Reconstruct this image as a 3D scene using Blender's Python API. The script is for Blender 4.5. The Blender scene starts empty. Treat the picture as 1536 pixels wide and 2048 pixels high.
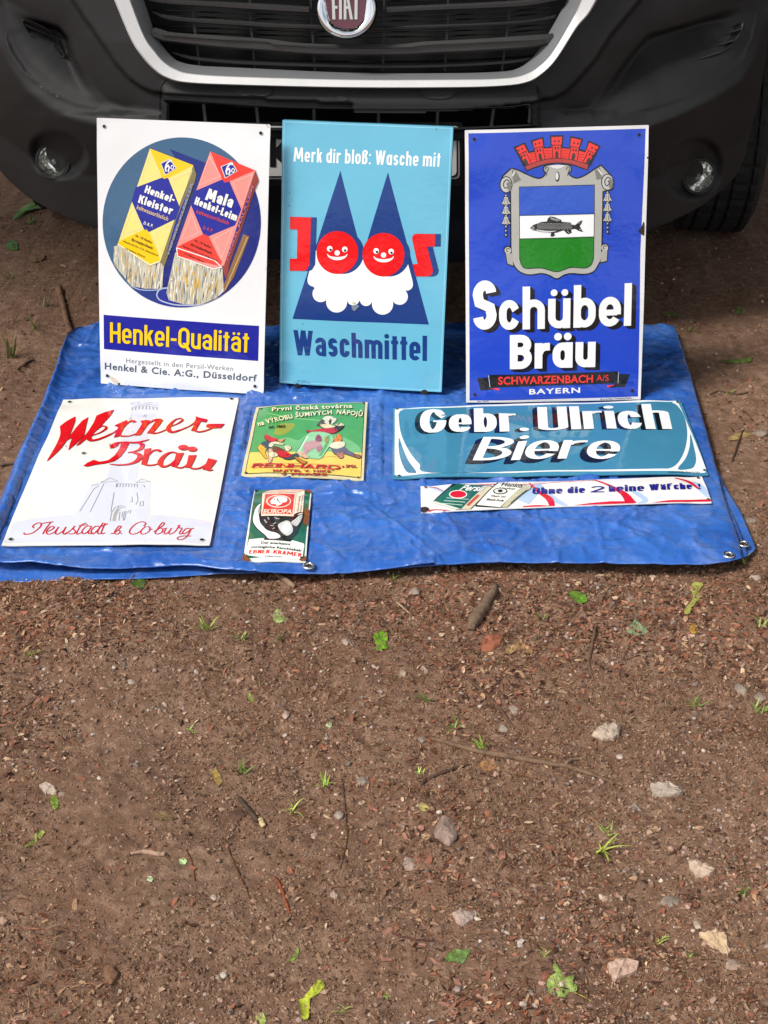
import bpy, bmesh, math, random
import numpy as np
from mathutils import Vector, Matrix
from mathutils.geometry import delaunay_2d_cdt

scene = bpy.context.scene
COL = scene.collection
R = math.radians

# ------------------------------------------------------------------ camera
CAM_H, CAM_T, FPX = 1.49, R(30.1), 2958.2
cam_data = bpy.data.cameras.new('camera')
cam_data.sensor_fit = 'VERTICAL'
cam_data.sensor_height = 36.0
cam_data.lens = 36.0 * FPX / 2048.0
cam_data.clip_start = 0.05
cam_data.clip_end = 1000
camera = bpy.data.objects.new('camera', cam_data)
camera.location = (0, 0, CAM_H)
camera.rotation_euler = (math.pi / 2 - CAM_T, 0, 0)
COL.objects.link(camera)
scene.camera = camera

# ------------------------------------------------------------------ light
SUN_DIR = Vector((-0.55, -0.32, 0.77)).normalized()
SUN_EL = math.asin(SUN_DIR.z)
SUN_ROT = math.atan2(SUN_DIR.x, SUN_DIR.y)
world = bpy.data.worlds.new('World')
scene.world = world
world.use_nodes = True
wn, wl = world.node_tree.nodes, world.node_tree.links
bg = wn['Background']
sky = wn.new('ShaderNodeTexSky')
sky.sky_type = 'NISHITA'
sky.sun_disc = False
sky.sun_elevation = SUN_EL
sky.sun_rotation = SUN_ROT
sky.dust_density = 4.0
sky.air_density = 1.0
sky.ozone_density = 0.6
# a bright broken cloud cover over the Nishita sky
tc = wn.new('ShaderNodeTexCoord')
ns = wn.new('ShaderNodeTexNoise')
ns.inputs['Scale'].default_value = 3.2
ns.inputs['Detail'].default_value = 7.0
ns.inputs['Roughness'].default_value = 0.62
rp = wn.new('ShaderNodeValToRGB')
rp.color_ramp.elements[0].position = 0.38
rp.color_ramp.elements[1].position = 0.62
mx = wn.new('ShaderNodeMix')
mx.data_type = 'RGBA'
mx.inputs['B'].default_value = (9.5, 9.6, 9.8, 1)
wl.new(tc.outputs['Generated'], ns.inputs['Vector'])
wl.new(ns.outputs['Fac'], rp.inputs['Fac'])
wl.new(rp.outputs['Color'], mx.inputs['Factor'])
wl.new(sky.outputs['Color'], mx.inputs['A'])
wl.new(mx.outputs['Result'], bg.inputs['Color'])
bg.inputs['Strength'].default_value = 0.10

sun_data = bpy.data.lights.new('sun', 'SUN')
sun_data.energy = 3.3
sun_data.angle = R(15)
sun_data.color = (1.0, 0.965, 0.91)
sun = bpy.data.objects.new('sun', sun_data)
sun.rotation_euler = (-SUN_DIR).to_track_quat('-Z', 'Y').to_euler()
COL.objects.link(sun)

scene.view_settings.view_transform = 'Standard'
scene.view_settings.look = 'None'
scene.view_settings.exposure = 0.40
scene.view_settings.gamma = 1.0

# ------------------------------------------------------------------ helpers
CT, ST = math.cos(CAM_T), math.sin(CAM_T)
EYE = Vector((0, 0, CAM_H))


def ray(px, py):
    x = (px - 768.0) / FPX
    u = (1024.0 - py) / FPX
    return Vector((x, CT + u * ST, -ST + u * CT))


def gp(px, py, z=0.0):
    """where the sight line through a point of the photograph meets the level z"""
    d = ray(px, py)
    return EYE + d * ((z - CAM_H) / d.z)


def project(P):
    P = np.asarray(P, float)
    x, y, z = P[..., 0], P[..., 1], P[..., 2] - CAM_H
    depth = y * CT - z * ST
    up = y * ST + z * CT
    return 768 + FPX * x / depth, 1024 - FPX * up / depth


def srgb(h):
    h = h.lstrip('#')
    out = []
    for i in (0, 2, 4):
        c = int(h[i:i + 2], 16) / 255
        out.append(c / 12.92 if c <= 0.04045 else ((c + 0.055) / 1.055) ** 2.4)
    return tuple(out)


_M = {}


def mat(name, color, rough=0.6, metal=0.0, spec=0.5, bump=None, vary=None, coat=0.0):
    """procedural principled material; bump=(scale, strength, detail), vary=(scale, amount)"""
    if name in _M:
        return _M[name]
    if isinstance(color, str):
        color = srgb(color)
    m = bpy.data.materials.new(name)
    m.use_nodes = True
    n, l = m.node_tree.nodes, m.node_tree.links
    b = n['Principled BSDF']
    b.inputs['Base Color'].default_value = (*color, 1)
    b.inputs['Roughness'].default_value = rough
    b.inputs['Metallic'].default_value = metal
    b.inputs['Specular IOR Level'].default_value = spec
    if coat:
        b.inputs['Coat Weight'].default_value = coat
        b.inputs['Coat Roughness'].default_value = 0.05
    if bump or vary:
        t = n.new('ShaderNodeTexCoord')
    if vary:
        z = n.new('ShaderNodeTexNoise')
        z.inputs['Scale'].default_value = vary[0]
        z.inputs['Detail'].default_value = 6
        z.inputs['Roughness'].default_value = 0.65
        r = n.new('ShaderNodeValToRGB')
        a = vary[1]
        r.color_ramp.elements[0].position = 0.3
        r.color_ramp.elements[1].position = 0.7
        r.color_ramp.elements[0].color = (*[max(0, c * (1 - a)) for c in color], 1)
        r.color_ramp.elements[1].color = (*[min(1, c * (1 + a)) for c in color], 1)
        l.new(t.outputs['Object'], z.inputs['Vector'])
        l.new(z.outputs['Fac'], r.inputs['Fac'])
        l.new(r.outputs['Color'], b.inputs['Base Color'])
    if bump:
        z = n.new('ShaderNodeTexNoise')
        z.inputs['Scale'].default_value = bump[0]
        z.inputs['Detail'].default_value = bump[2]
        bp = n.new('ShaderNodeBump')
        bp.inputs['Strength'].default_value = bump[1]
        bp.inputs['Distance'].default_value = bump[3] if len(bump) > 3 else 0.01
        l.new(t.outputs['Object'], z.inputs['Vector'])
        l.new(z.outputs['Fac'], bp.inputs['Height'])
        l.new(bp.outputs['Normal'], b.inputs['Normal'])
    _M[name] = m
    return m


def enamel(hexcol):
    return mat('enamel ' + hexcol, hexcol, rough=0.08, spec=0.5, bump=(48, 0.13, 2.0, 0.004))


def tag(o, label=None, cat=None, group=None, kind=None):
    if label:
        o['label'] = label
    if cat:
        o['category'] = cat
    if group:
        o['group'] = group
    if kind:
        o['kind'] = kind
    return o


def mesh_obj(name, verts, faces, mats, parent=None, smooth=False, midx=None):
    me = bpy.data.meshes.new(name)
    me.from_pydata([tuple(v) for v in verts], [], [tuple(f) for f in faces])
    if not isinstance(mats, (list, tuple)):
        mats = [mats]
    for m in mats:
        me.materials.append(m)
    if midx is not None:
        me.polygons.foreach_set('material_index', np.asarray(midx, np.int32))
    if smooth:
        me.polygons.foreach_set('use_smooth', np.ones(len(me.polygons), bool))
    me.update()
    o = bpy.data.objects.new(name, me)
    COL.objects.link(o)
    if parent:
        o.parent = parent
    return o


def np_obj(name, verts, faces, mats, midx=None, smooth=False, parent=None):
    """fast mesh from an (n,3) array and an (m,k) array of equal sized faces"""
    verts = np.asarray(verts, np.float32)
    faces = np.asarray(faces, np.int32)
    k = faces.shape[1]
    me = bpy.data.meshes.new(name)
    me.vertices.add(len(verts))
    me.vertices.foreach_set('co', verts.ravel())
    me.loops.add(faces.size)
    me.loops.foreach_set('vertex_index', faces.ravel())
    me.polygons.add(len(faces))
    me.polygons.foreach_set('loop_start', np.arange(0, faces.size, k, dtype=np.int32))
    me.polygons.foreach_set('loop_total', np.full(len(faces), k, np.int32))
    if not isinstance(mats, (list, tuple)):
        mats = [mats]
    for m in mats:
        me.materials.append(m)
    if midx is not None:
        me.polygons.foreach_set('material_index', np.asarray(midx, np.int32))
    me.polygons.foreach_set('use_smooth', np.full(len(faces), smooth, bool))
    me.update(calc_edges=True)
    me.validate()
    o = bpy.data.objects.new(name, me)
    COL.objects.link(o)
    if parent:
        o.parent = parent
    return o


def empty(name, loc=(0, 0, 0), label=None, cat=None, group=None):
    o = bpy.data.objects.new(name, None)
    o.empty_display_size = 0.05
    o.location = loc
    COL.objects.link(o)
    return tag(o, label, cat, group)


# smooth value noise for shapes
_rng = np.random.RandomState(7)
_TAB = _rng.rand(256, 256)


def vnoise(x, y, seed=0):
    x = np.asarray(x, float) + seed * 17.37
    y = np.asarray(y, float) + seed * 9.71
    xi, yi = np.floor(x).astype(int), np.floor(y).astype(int)
    fx, fy = x - xi, y - yi
    fx, fy = fx * fx * (3 - 2 * fx), fy * fy * (3 - 2 * fy)
    g = lambda a, b: _TAB[a & 255, b & 255]
    return ((g(xi, yi) * (1 - fx) + g(xi + 1, yi) * fx) * (1 - fy)
            + (g(xi, yi + 1) * (1 - fx) + g(xi + 1, yi + 1) * fx) * fy) * 2 - 1


def fbm(x, y, octv=4, seed=0, gain=0.5):
    s, a, f = 0, 1.0, 1.0
    for i in range(octv):
        s = s + a * vnoise(x * f, y * f, seed + i * 3)
        a *= gain
        f *= 2.03
    return s


def spline(pts, n=8, closed=False):
    """Catmull-Rom through the points"""
    p = [np.asarray(q, float) for q in pts]
    N = len(p)
    out = []
    rng = range(N if closed else N - 1)
    for i in rng:
        if closed:
            a, b, c, d = p[(i - 1) % N], p[i], p[(i + 1) % N], p[(i + 2) % N]
        else:
            a, b, c, d = p[max(i - 1, 0)], p[i], p[i + 1], p[min(i + 2, N - 1)]
        for k in range(n):
            t = k / n
            out.append(0.5 * ((2 * b) + (c - a) * t + (2 * a - 5 * b + 4 * c - d) * t * t
                              + (3 * b - a - 3 * c + d) * t ** 3))
    if not closed:
        out.append(p[-1])
    return np.array(out)


def ellipse(cx, cy, rx, ry=None, n=40, a0=0.0, a1=360.0):
    ry = rx if ry is None else ry
    t = np.radians(np.linspace(a0, a1, n, endpoint=(a1 - a0) < 359.9))
    return np.stack([cx + rx * np.cos(t), cy + ry * np.sin(t)], 1)


def inside(pt, poly):
    x, y = pt[:, 0], pt[:, 1]
    r = np.zeros(len(pt), bool)
    q = np.roll(poly, -1, 0)
    for (x0, y0), (x1, y1) in zip(poly, q):
        if y0 == y1:
            continue
        c = (y0 > y) != (y1 > y)
        r ^= c & (x < (x1 - x0) * (y - y0) / (y1 - y0) + x0)
    return r


def fill(polys, clip=None, evenodd=False):
    """one flat triangulated sheet from (overlapping) outlines"""
    vs, es = [], []
    every = list(polys) + ([clip] if clip is not None else [])
    for p in every:
        o = len(vs)
        k = len(p)
        vs += [Vector((float(a), float(b))) for a, b in p]
        es += [(o + i, o + (i + 1) % k) for i in range(k)]
    if not vs:
        return np.zeros((0, 2)), []
    v, e, f, *_ = delaunay_2d_cdt(vs, es, [], 0, 1e-7)
    V = np.array([(a.x, a.y) for a in v])
    T = np.array([t for t in f if len(t) == 3], int).reshape(-1, 3)
    if not len(T):
        return V, []
    C = V[T].mean(1)
    if evenodd:
        k = np.zeros(len(T), bool)
        for p in polys:
            k ^= inside(C, np.asarray(p, float))
    else:
        k = np.zeros(len(T), bool)
        for p in polys:
            p = np.asarray(p, float)
            lo, hi = p.min(0), p.max(0)
            near = ~k & (C >= lo).all(1) & (C <= hi).all(1)
            idx = np.nonzero(near)[0]
            if len(idx):
                k[idx] = inside(C[idx], p)
    if clip is not None:
        k &= inside(C, np.asarray(clip, float))
    return V, T[k].tolist()


def ribbon(pts, w0, w1=None, widths=None):
    """a stroke as a row of quads with mitred joints"""
    p = np.asarray(pts, float)
    keep = np.r_[True, np.linalg.norm(np.diff(p, axis=0), axis=1) > 1e-9]
    p = p[keep]
    n = len(p)
    if n < 2:
        return []
    if widths is None:
        w1 = w0 if w1 is None else w1
        w = np.linspace(w0, w1, n)
    else:
        w = np.interp(np.linspace(0, 1, n), np.linspace(0, 1, len(widths)), widths)
    d = np.diff(p, axis=0)
    d /= np.linalg.norm(d, axis=1)[:, None]
    t = np.vstack([d[:1], d[:-1] + d[1:], d[-1:]])
    t /= np.maximum(np.linalg.norm(t, axis=1), 1e-6)[:, None]
    nn = np.stack([-t[:, 1], t[:, 0]], 1)
    m = np.ones(n)
    if n > 2:
        cs = np.abs((t[1:-1] * d[:-1]).sum(1))
        m[1:-1] = 1 / np.maximum(cs, 0.5)
    off = nn * (w * m / 2)[:, None]
    a, b = p + off, p - off
    return [np.array([a[i], a[i + 1], b[i + 1], b[i]]) for i in range(n - 1)]


def edge(pts, z):
    return spline([np.array(gp(px, py, z))[:2] for px, py in pts], 10)


def along(curve, s):
    d = np.r_[0, np.cumsum(np.linalg.norm(np.diff(curve, axis=0), axis=1))]
    d /= d[-1]
    return np.stack([np.interp(s, d, curve[:, 0]), np.interp(s, d, curve[:, 1])], -1)


def ridge(x, y, f, seed):
    return 1 - np.abs(vnoise(x * f + .6 * vnoise(y * f * 1.3, x * f, seed + 5), y * f, seed))



# ------------------------------------------------------------------ ground
def ground_h(x, y):
    x = np.asarray(x, float)
    y = np.asarray(y, float)
    near = 1 / (1 + ((np.hypot(x, y - 2.2) - 1.2).clip(0) / 2.0) ** 2)
    h = 0.010 * fbm(x * 1.3, y * 1.3, 3, 3) + 0.0075 * fbm(x * 6, y * 6, 3, 5)
    d = 0.0042 * fbm(x * 24, y * 24, 3, 9) + 0.0034 * np.abs(fbm(x * 70, y * 70, 2, 13))
    h = h + d * near - 0.004
    # flattened where the tarpaulin lies
    m = ((np.abs(x) - 0.75).clip(0) / 0.12) ** 2 + (((2.40 - y).clip(0) / 0.10) ** 2) + (((y - 3.5).clip(0) / 0.2) ** 2)
    k = np.clip(1 - m, 0, 1)
    return h * (1 - 0.75 * k) - 0.004 * k


def grow(a0, a1, step, far, f=1.16):
    mid = np.arange(a0, a1 + step / 2, step)
    out, s, p = [], step, a1
    while p < far:
        s *= f
        p += s
        out.append(p)
    lo, s, p = [], step, a0
    while p > -far:
        s *= f
        p -= s
        lo.append(p)
    return np.r_[lo[::-1], mid, out]


def soil_material():
    m = bpy.data.materials.new('trodden soil')
    m.use_nodes = True
    n, l = m.node_tree.nodes, m.node_tree.links
    b = n['Principled BSDF']
    b.inputs['Roughness'].default_value = 0.88
    b.inputs['Specular IOR Level'].default_value = 0.25
    t = n.new('ShaderNodeTexCoord')

    def noise(scale, det, rough=.6):
        z = n.new('ShaderNodeTexNoise')
        z.inputs['Scale'].default_value = scale
        z.inputs['Detail'].default_value = det
        z.inputs['Roughness'].default_value = rough
        l.new(t.outputs['Object'], z.inputs['Vector'])
        return z

    def ramp(src, *el):
        r = n.new('ShaderNodeValToRGB')
        e = r.color_ramp.elements
        while len(e) < len(el):
            e.new(0.5)
        for q, (p, c) in zip(e, el):
            q.position = p
            q.color = (*(srgb(c) if isinstance(c, str) else c), 1)
        l.new(src, r.inputs['Fac'])
        return r

    def mixc(f, a, bb):
        x = n.new('ShaderNodeMix')
        x.data_type = 'RGBA'
        if isinstance(f, float):
            x.inputs['Factor'].default_value = f
        else:
            l.new(f, x.inputs['Factor'])
        for s, q in (('A', a), ('B', bb)):
            if isinstance(q, str):
                x.inputs[s].default_value = (*srgb(q), 1)
            else:
                l.new(q, x.inputs[s])
        return x.outputs['Result']
    big = ramp(noise(2.6, 5).outputs['Fac'], (.34, '#775b49'), (.52, '#8e705c'), (.68, '#a1856f'))
    fine = ramp(noise(46, 8, .72).outputs['Fac'], (.28, '#39281b'), (.5, '#7e5f4b'), (.74, '#bb9c84'))  # dark end paints the shade of small crevices into the soil colour
    c = mixc(0.6, big.outputs['Color'], fine.outputs['Color'])
    redm = ramp(noise(9, 6, .7).outputs['Fac'], (.50, (0, 0, 0)), (.66, (1, 1, 1)))
    rm = n.new('ShaderNodeMath')
    rm.operation = 'MULTIPLY'
    rm.inputs[1].default_value = .38
    l.new(redm.outputs['Color'], rm.inputs[0])
    c = mixc(rm.outputs[0], c, '#75503c')
    moss = ramp(noise(1.7, 6, .65).outputs['Fac'], (.60, (0, 0, 0)), (.72, (1, 1, 1)))
    mm = n.new('ShaderNodeMath')
    mm.operation = 'MULTIPLY'
    mm.inputs[1].default_value = .35
    l.new(moss.outputs['Color'], mm.inputs[0])
    c = mixc(mm.outputs[0], c, '#5a5530')
    # grit: scattered pale and dark grains
    vor = n.new('ShaderNodeTexVoronoi')
    vor.inputs['Scale'].default_value = 210
    l.new(t.outputs['Object'], vor.inputs['Vector'])
    g1 = ramp(vor.outputs['Color'], (.80, (0, 0, 0)), (.86, (1, 1, 1)))
    d1 = ramp(vor.outputs['Distance'], (.22, (1, 1, 1)), (.42, (0, 0, 0)))
    gm = n.new('ShaderNodeMath')
    gm.operation = 'MULTIPLY'
    l.new(g1.outputs['Color'], gm.inputs[0])
    l.new(d1.outputs['Color'], gm.inputs[1])
    c = mixc(gm.outputs[0], c, '#a58e80')
    l.new(c, b.inputs['Base Color'])
    bp = n.new('ShaderNodeBump')
    bp.inputs['Strength'].default_value = .9
    bp.inputs['Distance'].default_value = .009
    z = noise(150, 8, .75)
    l.new(z.outputs['Fac'], bp.inputs['Height'])
    l.new(bp.outputs['Normal'], b.inputs['Normal'])
    return m


xs = grow(-1.15, 1.15, 0.005, 150)
ys = grow(1.10, 3.3, 0.005, 150, 1.12)
gx, gy = np.meshgrid(xs, ys)
gz = ground_h(gx, gy)
nx, ny = len(xs), len(ys)
ii = (np.arange(ny - 1)[:, None] * nx + np.arange(nx - 1)[None, :]).ravel()
ground = np_obj('ground', np.stack([gx.ravel(), gy.ravel(), gz.ravel()], 1),
                np.stack([ii, ii + 1, ii + nx + 1, ii + nx], 1), soil_material(), smooth=True)
tag(ground, 'brown trodden soil strewn with chips and grit', 'ground', kind='structure')


# the wood's edge behind and to the right of the van, far out of the picture
WR = np.random.RandomState(5)
cp_ = np.stack([WR.uniform(-8, 6, 16000), WR.uniform(1.5, 10, 16000), WR.uniform(3.3, 5.6, 16000)], 1)
cp_ = cp_[cp_[:, 1] > 2.15 + .25 * (cp_[:, 2] - 4) + .7 * fbm(cp_[:, 0] * .8, cp_[:, 2] * .8, 2, 71)]
wp = np.concatenate([cp_, np.stack([WR.uniform(-9, 9, 5200), WR.uniform(10.5, 16, 5200), WR.uniform(.4, 9.5, 5200)], 1),
                     np.stack([WR.uniform(3.4, 9, 3600), WR.uniform(.5, 11, 3600), WR.uniform(.3, 8.5, 3600)], 1)])
wp = wp[fbm(wp[:, 0] * .5 + wp[:, 2] * .3, wp[:, 1] * .5 + wp[:, 2] * .45, 3, 61) > -.5]
wn_ = len(wp)
wa, wb = WR.randn(wn_, 3), WR.randn(wn_, 3)
wa /= np.linalg.norm(wa, axis=1)[:, None]
wb -= wa * (wa * wb).sum(1)[:, None]
wb /= np.linalg.norm(wb, axis=1)[:, None]
ws_ = WR.uniform(.12, .34, wn_)[:, None]
wv = np.stack([wp - wa * ws_, wp - wb * ws_ * .5, wp + wa * ws_, wp + wb * ws_ * .5], 1).reshape(-1, 3)
wood = np_obj('woodland', wv, np.arange(wn_ * 4).reshape(-1, 4), mat('woodland leaves', (.045, .085, .022), .6, vary=(1.5, .5)))
tag(wood, 'leafy edge of a wood beyond and above the van', 'woodland', kind='stuff')

# ------------------------------------------------------------------ van
XC, WID, DEP, NEXP, YAW = -0.05, 0.985, 0.58, 2.7, -0.035


def prof_y(z):
    return np.interp(z, [.15, .22, .30, .40, .52, .62, .75, .90, 1.05, 1.15], [3.345, 3.305, 3.285, 3.272, 3.265, 3.268, 3.285, 3.32, 3.375, 3.43])


def wid(z):
    return np.interp(z, [.15, .22, .30, .40, .55, .75, 1.15], [.92, .95, .975, .985, .99, .99, .985])


def surf_y(x, z):
    xr = np.clip(np.abs(x - XC) / wid(z), 0, .99999)
    return prof_y(z) + DEP * (1 - (1 - xr ** NEXP) ** (1 / NEXP)) + YAW * (x - XC)


def on(px, py, off=0.0):
    """the point of the van's front skin seen at a point of the photograph, brought forward by off"""
    d = ray(px, py)
    lo, hi = 2.4, 4.6
    f = lambda t: (d.y * t) - off * -1 - float(surf_y(d.x * t, CAM_H + d.z * t))
    a, b = lo, hi
    for _ in range(50):
        m = (a + b) / 2
        if f(m) < 0:
            a = m
        else:
            b = m
    p = EYE + d * a
    return Vector(p)


def skin(pts, off=0.0):
    return [on(x, y, off) for x, y in pts]


plastic = mat('grained bumper plastic', (.0165, .0165, .017), .56, spec=.30, bump=(420, .25, 3, .002), vary=(7, .22))
plastic2 = mat('smooth grey plastic', (.046, .046, .046), .42, spec=.42, bump=(300, .12, 2, .002), vary=(6, .2))
dark = mat('dark cavity', (.006, .006, .006), .8, spec=.2)
silver = mat('silver trim paint', (.60, .60, .595), .38, metal=.0, spec=.5, bump=(60, .05, 3, .003), vary=(12, .05))
greytrim = mat('grey trim paint', (.20, .205, .215), .42, spec=.4)
chrome = mat('chrome', (.72, .73, .74), .08, 1.0)
van = empty('van', (XC, 4.3, 0), 'dark bumpered front of a parked van behind the leaning signs', 'van')
bpy.context.view_layer.update()


def attach(o, parent=None):
    o.parent = parent or van
    if parent is None:
        o.matrix_parent_inverse = van.matrix_world.inverted()
    return o


# polylines read off the front: (left, right)
GRILLE = [(262, -10), (292, 72), (312, 104), (330, 124), (352, 138), (385, 147), (480, 153), (700, 160), (900, 161), (1000, 158), (1048, 150), (1080, 132), (1108, 102), (1148, 34), (1166, -8)]
GRILLE_X = [(200, -190)] + GRILLE + [(1225, -190)]
SLOT = [(334, 208), (345, 200), (560, 214), (800, 218), (1000, 215), (1050, 210), (1061, 216), (1060, 246), (1050, 252), (800, 262), (560, 260), (345, 256), (334, 248)]
E1L = [(60, -150), (146, 0), (164, 29), (186, 60), (215, 101), (234, 129), (260, 158), (283, 174), (305, 183), (324, 184)]
E1R = [(1370, -150), (1280, 0), (1250, 36), (1220, 72), (1192, 117), (1159, 156), (1133, 182), (1111, 195), (1081, 199)]
SCL = [(-60, -90), (12, 8), (49, 33), (117, 57), (137, 80), (150, 125), (175, 168), (206, 205), (250, 226), (300, 232), (200, 223), (150, 210), (115, 195), (85, 175), (45, 140), (25, 110), (12, 80), (2, 10), (-70, -60)]
SCR = [(1600, -90), (1519, 0), (1397, 44), (1298, 73), (1270, 105), (1238, 145), (1205, 190), (1180, 222), (1150, 236), (1200, 241), (1266, 228), (1331, 211), (1386, 188), (1430, 166), (1462, 144), (1487, 118), (1504, 79), (1513, 44), (1521, 7), (1610, -60)]
E3L = [(-40, -40), (2, 10), (12, 80), (25, 110), (45, 140), (85, 175), (115, 195), (150, 210), (200, 223), (300, 231), (325, 232)]
E3R = [(1570, -40), (1521, 7), (1513, 44), (1504, 79), (1487, 118), (1462, 144), (1430, 166), (1386, 188), (1331, 211), (1266, 228), (1200, 241), (1078, 246)]
E4L = [(-60, 20), (0, 95), (20, 135), (55, 185), (100, 220), (150, 240), (190, 250), (330, 262)]
E4R = [(1600, -20), (1536, 39), (1517, 109), (1484, 162), (1419, 203), (1353, 234), (1298, 255), (1070, 272)]


def dist(px, py, line):
    """unsigned distance to a polyline and the side (positive = right of the direction of travel)"""
    best = np.full(px.shape, 1e9)
    side = np.zeros(px.shape)
    for (x0, y0), (x1, y1) in zip(line[:-1], line[1:]):
        dx, dy = x1 - x0, y1 - y0
        L2 = dx * dx + dy * dy
        t = np.clip(((px - x0) * dx + (py - y0) * dy) / L2, 0, 1)
        d = np.hypot(px - x0 - t * dx, py - y0 - t * dy)
        s = dx * (py - y0) - dy * (px - x0)
        k = d < best
        best = np.where(k, d, best)
        side = np.where(k, s, side)
    return best, side


def sm(x):
    x = np.clip(x, 0, 1)
    return x * x * (3 - 2 * x)


def pinside(px, py, poly):
    return inside(np.stack([px.ravel(), py.ravel()], 1), np.array(poly, float)).reshape(px.shape)


FOGS = [(108, 322, 38, 34), (1396, 352, 40, 42)]


def push(px, py):
    """how far the skin is set back from its smooth envelope (metres)"""
    d = np.zeros(px.shape)
    for E1, SC, E3, E4, sgn in ((E1L, SCL, E3L, E4L, 1), (E1R, SCR, E3R, E4R, -1)):
        half = (px < 705) if sgn > 0 else (px >= 705)
        a, s = dist(px, py, E1)
        outer = (s * sgn > 0)
        d += np.where(half & outer, .016 * sm(a / 8), 0)
        ins = pinside(px, py, SC)
        a3, s3 = dist(px, py, E3)
        wall, _ = dist(px, py, SC[1:9])
        d += np.where(half & ins, .085 * sm(a3 / 105) * sm(wall / 30), 0)
        # soft hollow on the face beside the scoop
        d += np.where(half & outer & (py < 230), .018 * np.exp(-wall / 40.0), 0)
        d -= np.where(half, .0035 * np.exp(-(a3 / 5.0) ** 2), 0)
        a4, s4 = dist(px, py, E4)
        below = s4 * sgn > 0
        d += np.where(half & below, -.018 + .070 * np.clip(a4 / 120, 0, 1.0), -.018 * sm((1 - a4 / 34)) * (~ins))
    for cx, cy, rx, ry in FOGS:
        q = np.hypot((px - cx) / (rx * 1.35), (py - cy) / (ry * 1.35))
        d += .030 * sm((1.25 - q) / .35)
    # the cross panel under the trim leans out to a lip
    mid = (px > 325) & (px < 1078)
    lip = np.interp(px, [325, 560, 800, 1000, 1078], [184, 203, 208, 205, 200])
    d -= np.where(mid, .022 * sm((py - 158) / 44) * (py < lip + 30), 0) + np.where(mid & (py > lip + 30), .022, 0)
    return d


# plan curve resampled to even steps
_a = np.linspace(0, math.pi / 2, 4000)
_px = np.sin(_a) ** (2 / NEXP)
_py = DEP * (1 - np.cos(_a) ** (2 / NEXP))
_d = np.r_[0, np.cumsum(np.hypot(np.diff(_px), np.diff(_py)))]
_s = np.arange(0, _d[-1], 0.0042)
hx, hy = np.interp(_s, _d, _px), np.interp(_s, _d, _py)
side_y = np.r_[DEP + np.arange(.01, .62, .03)]
hx, hy = np.r_[hx, np.ones(len(side_y))], np.r_[hy, side_y]
fx = np.r_[-hx[:0:-1], hx]
fy = np.r_[hy[:0:-1], hy]
zz = np.arange(.215, 1.1501, 0.0042)
FX, ZZ = np.meshgrid(fx, zz)
FY = np.meshgrid(fy, zz)[0]
bot = np.interp(np.abs(fx), [0, .4, .7, .85, .95, 1.0], [.02, .03, .066, .105, .145, .18]) + np.interp(fy, [0, .3, .58, .8, 1.2], [0, .01, .08, .15, .18])
ZZ = ZZ + bot[None, :] * np.clip(1 - (ZZ - .215) / .45, 0, 1)
X = XC + FX * wid(ZZ)
Y = prof_y(ZZ) + FY + YAW * (X - XC)
PX, PY = project(np.stack([X, Y, ZZ], -1))
front = np.abs(FY) < DEP * .96
D = np.where(front, push(PX, PY), 0)
for _ in range(1):                       # soften the creases
    E_ = np.pad(D, 1, mode='edge')
    D = (E_[1:-1, 1:-1] * 2 + E_[:-2, 1:-1] + E_[2:, 1:-1] + E_[1:-1, :-2] + E_[1:-1, 2:]) / 6
Y2 = Y + D
# lower lip turned under
rows = ZZ.shape[0]
V = np.stack([X, Y2, ZZ], -1)
lip = V[0].copy()
lip[:, 1] += .09
lip[:, 2] -= .012
V = np.concatenate([lip[None], V], 0)
nr, nc = V.shape[:2]
i = (np.arange(nr - 1)[:, None] * nc + np.arange(nc - 1)[None, :])
cut = pinside(PX, PY, GRILLE_X) | pinside(PX, PY, SLOT)
cut = np.concatenate([np.zeros((1, nc), bool), cut], 0) & np.concatenate([front[:1], front], 0)
keep = ~(cut[:-1, :-1] & cut[1:, :-1] & cut[:-1, 1:] & cut[1:, 1:])
wheel = (np.hypot(V[..., 1] - 4.33, V[..., 2] - .34) < .41) & (np.concatenate([FY[:1], FY], 0) > DEP * .97)
keep &= ~(wheel[:-1, :-1] & wheel[1:, 1:])
i = i[keep]
bumper = np_obj('bumper', V.reshape(-1, 3), np.stack([i, i + 1, i + nc + 1, i + nc], 1), plastic, smooth=True)
attach(bumper)


def strip(name, rails, m, smooth=True, closed=False, parent=None, caps=True):
    """a solid bar lofted along rails of equal length"""
    n = len(rails[0])
    k = len(rails)
    V = [p for q in zip(*rails) for p in q]
    Fc = []
    for a in range(n - 1 if not closed else n):
        b = (a + 1) % n
        for j in range(k):
            j2 = (j + 1) % k
            Fc.append((a * k + j, a * k + j2, b * k + j2, b * k + j))
    if caps and not closed:
        Fc.append(tuple(range(k)))
        Fc.append(tuple((n - 1) * k + j for j in range(k - 1, -1, -1)))
    o = mesh_obj(name, V, Fc, m, smooth=smooth)
    bm = bmesh.new()
    bm.from_mesh(o.data)
    bmesh.ops.recalc_face_normals(bm, faces=bm.faces[:])
    bm.to_mesh(o.data)
    bm.free()
    if smooth:
        o.data.set_sharp_from_angle(angle=R(38))
    return attach(o, parent)


def even(pts, n):
    c = spline(pts, 10)
    return along(c, np.linspace(0, 1, n))


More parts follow.
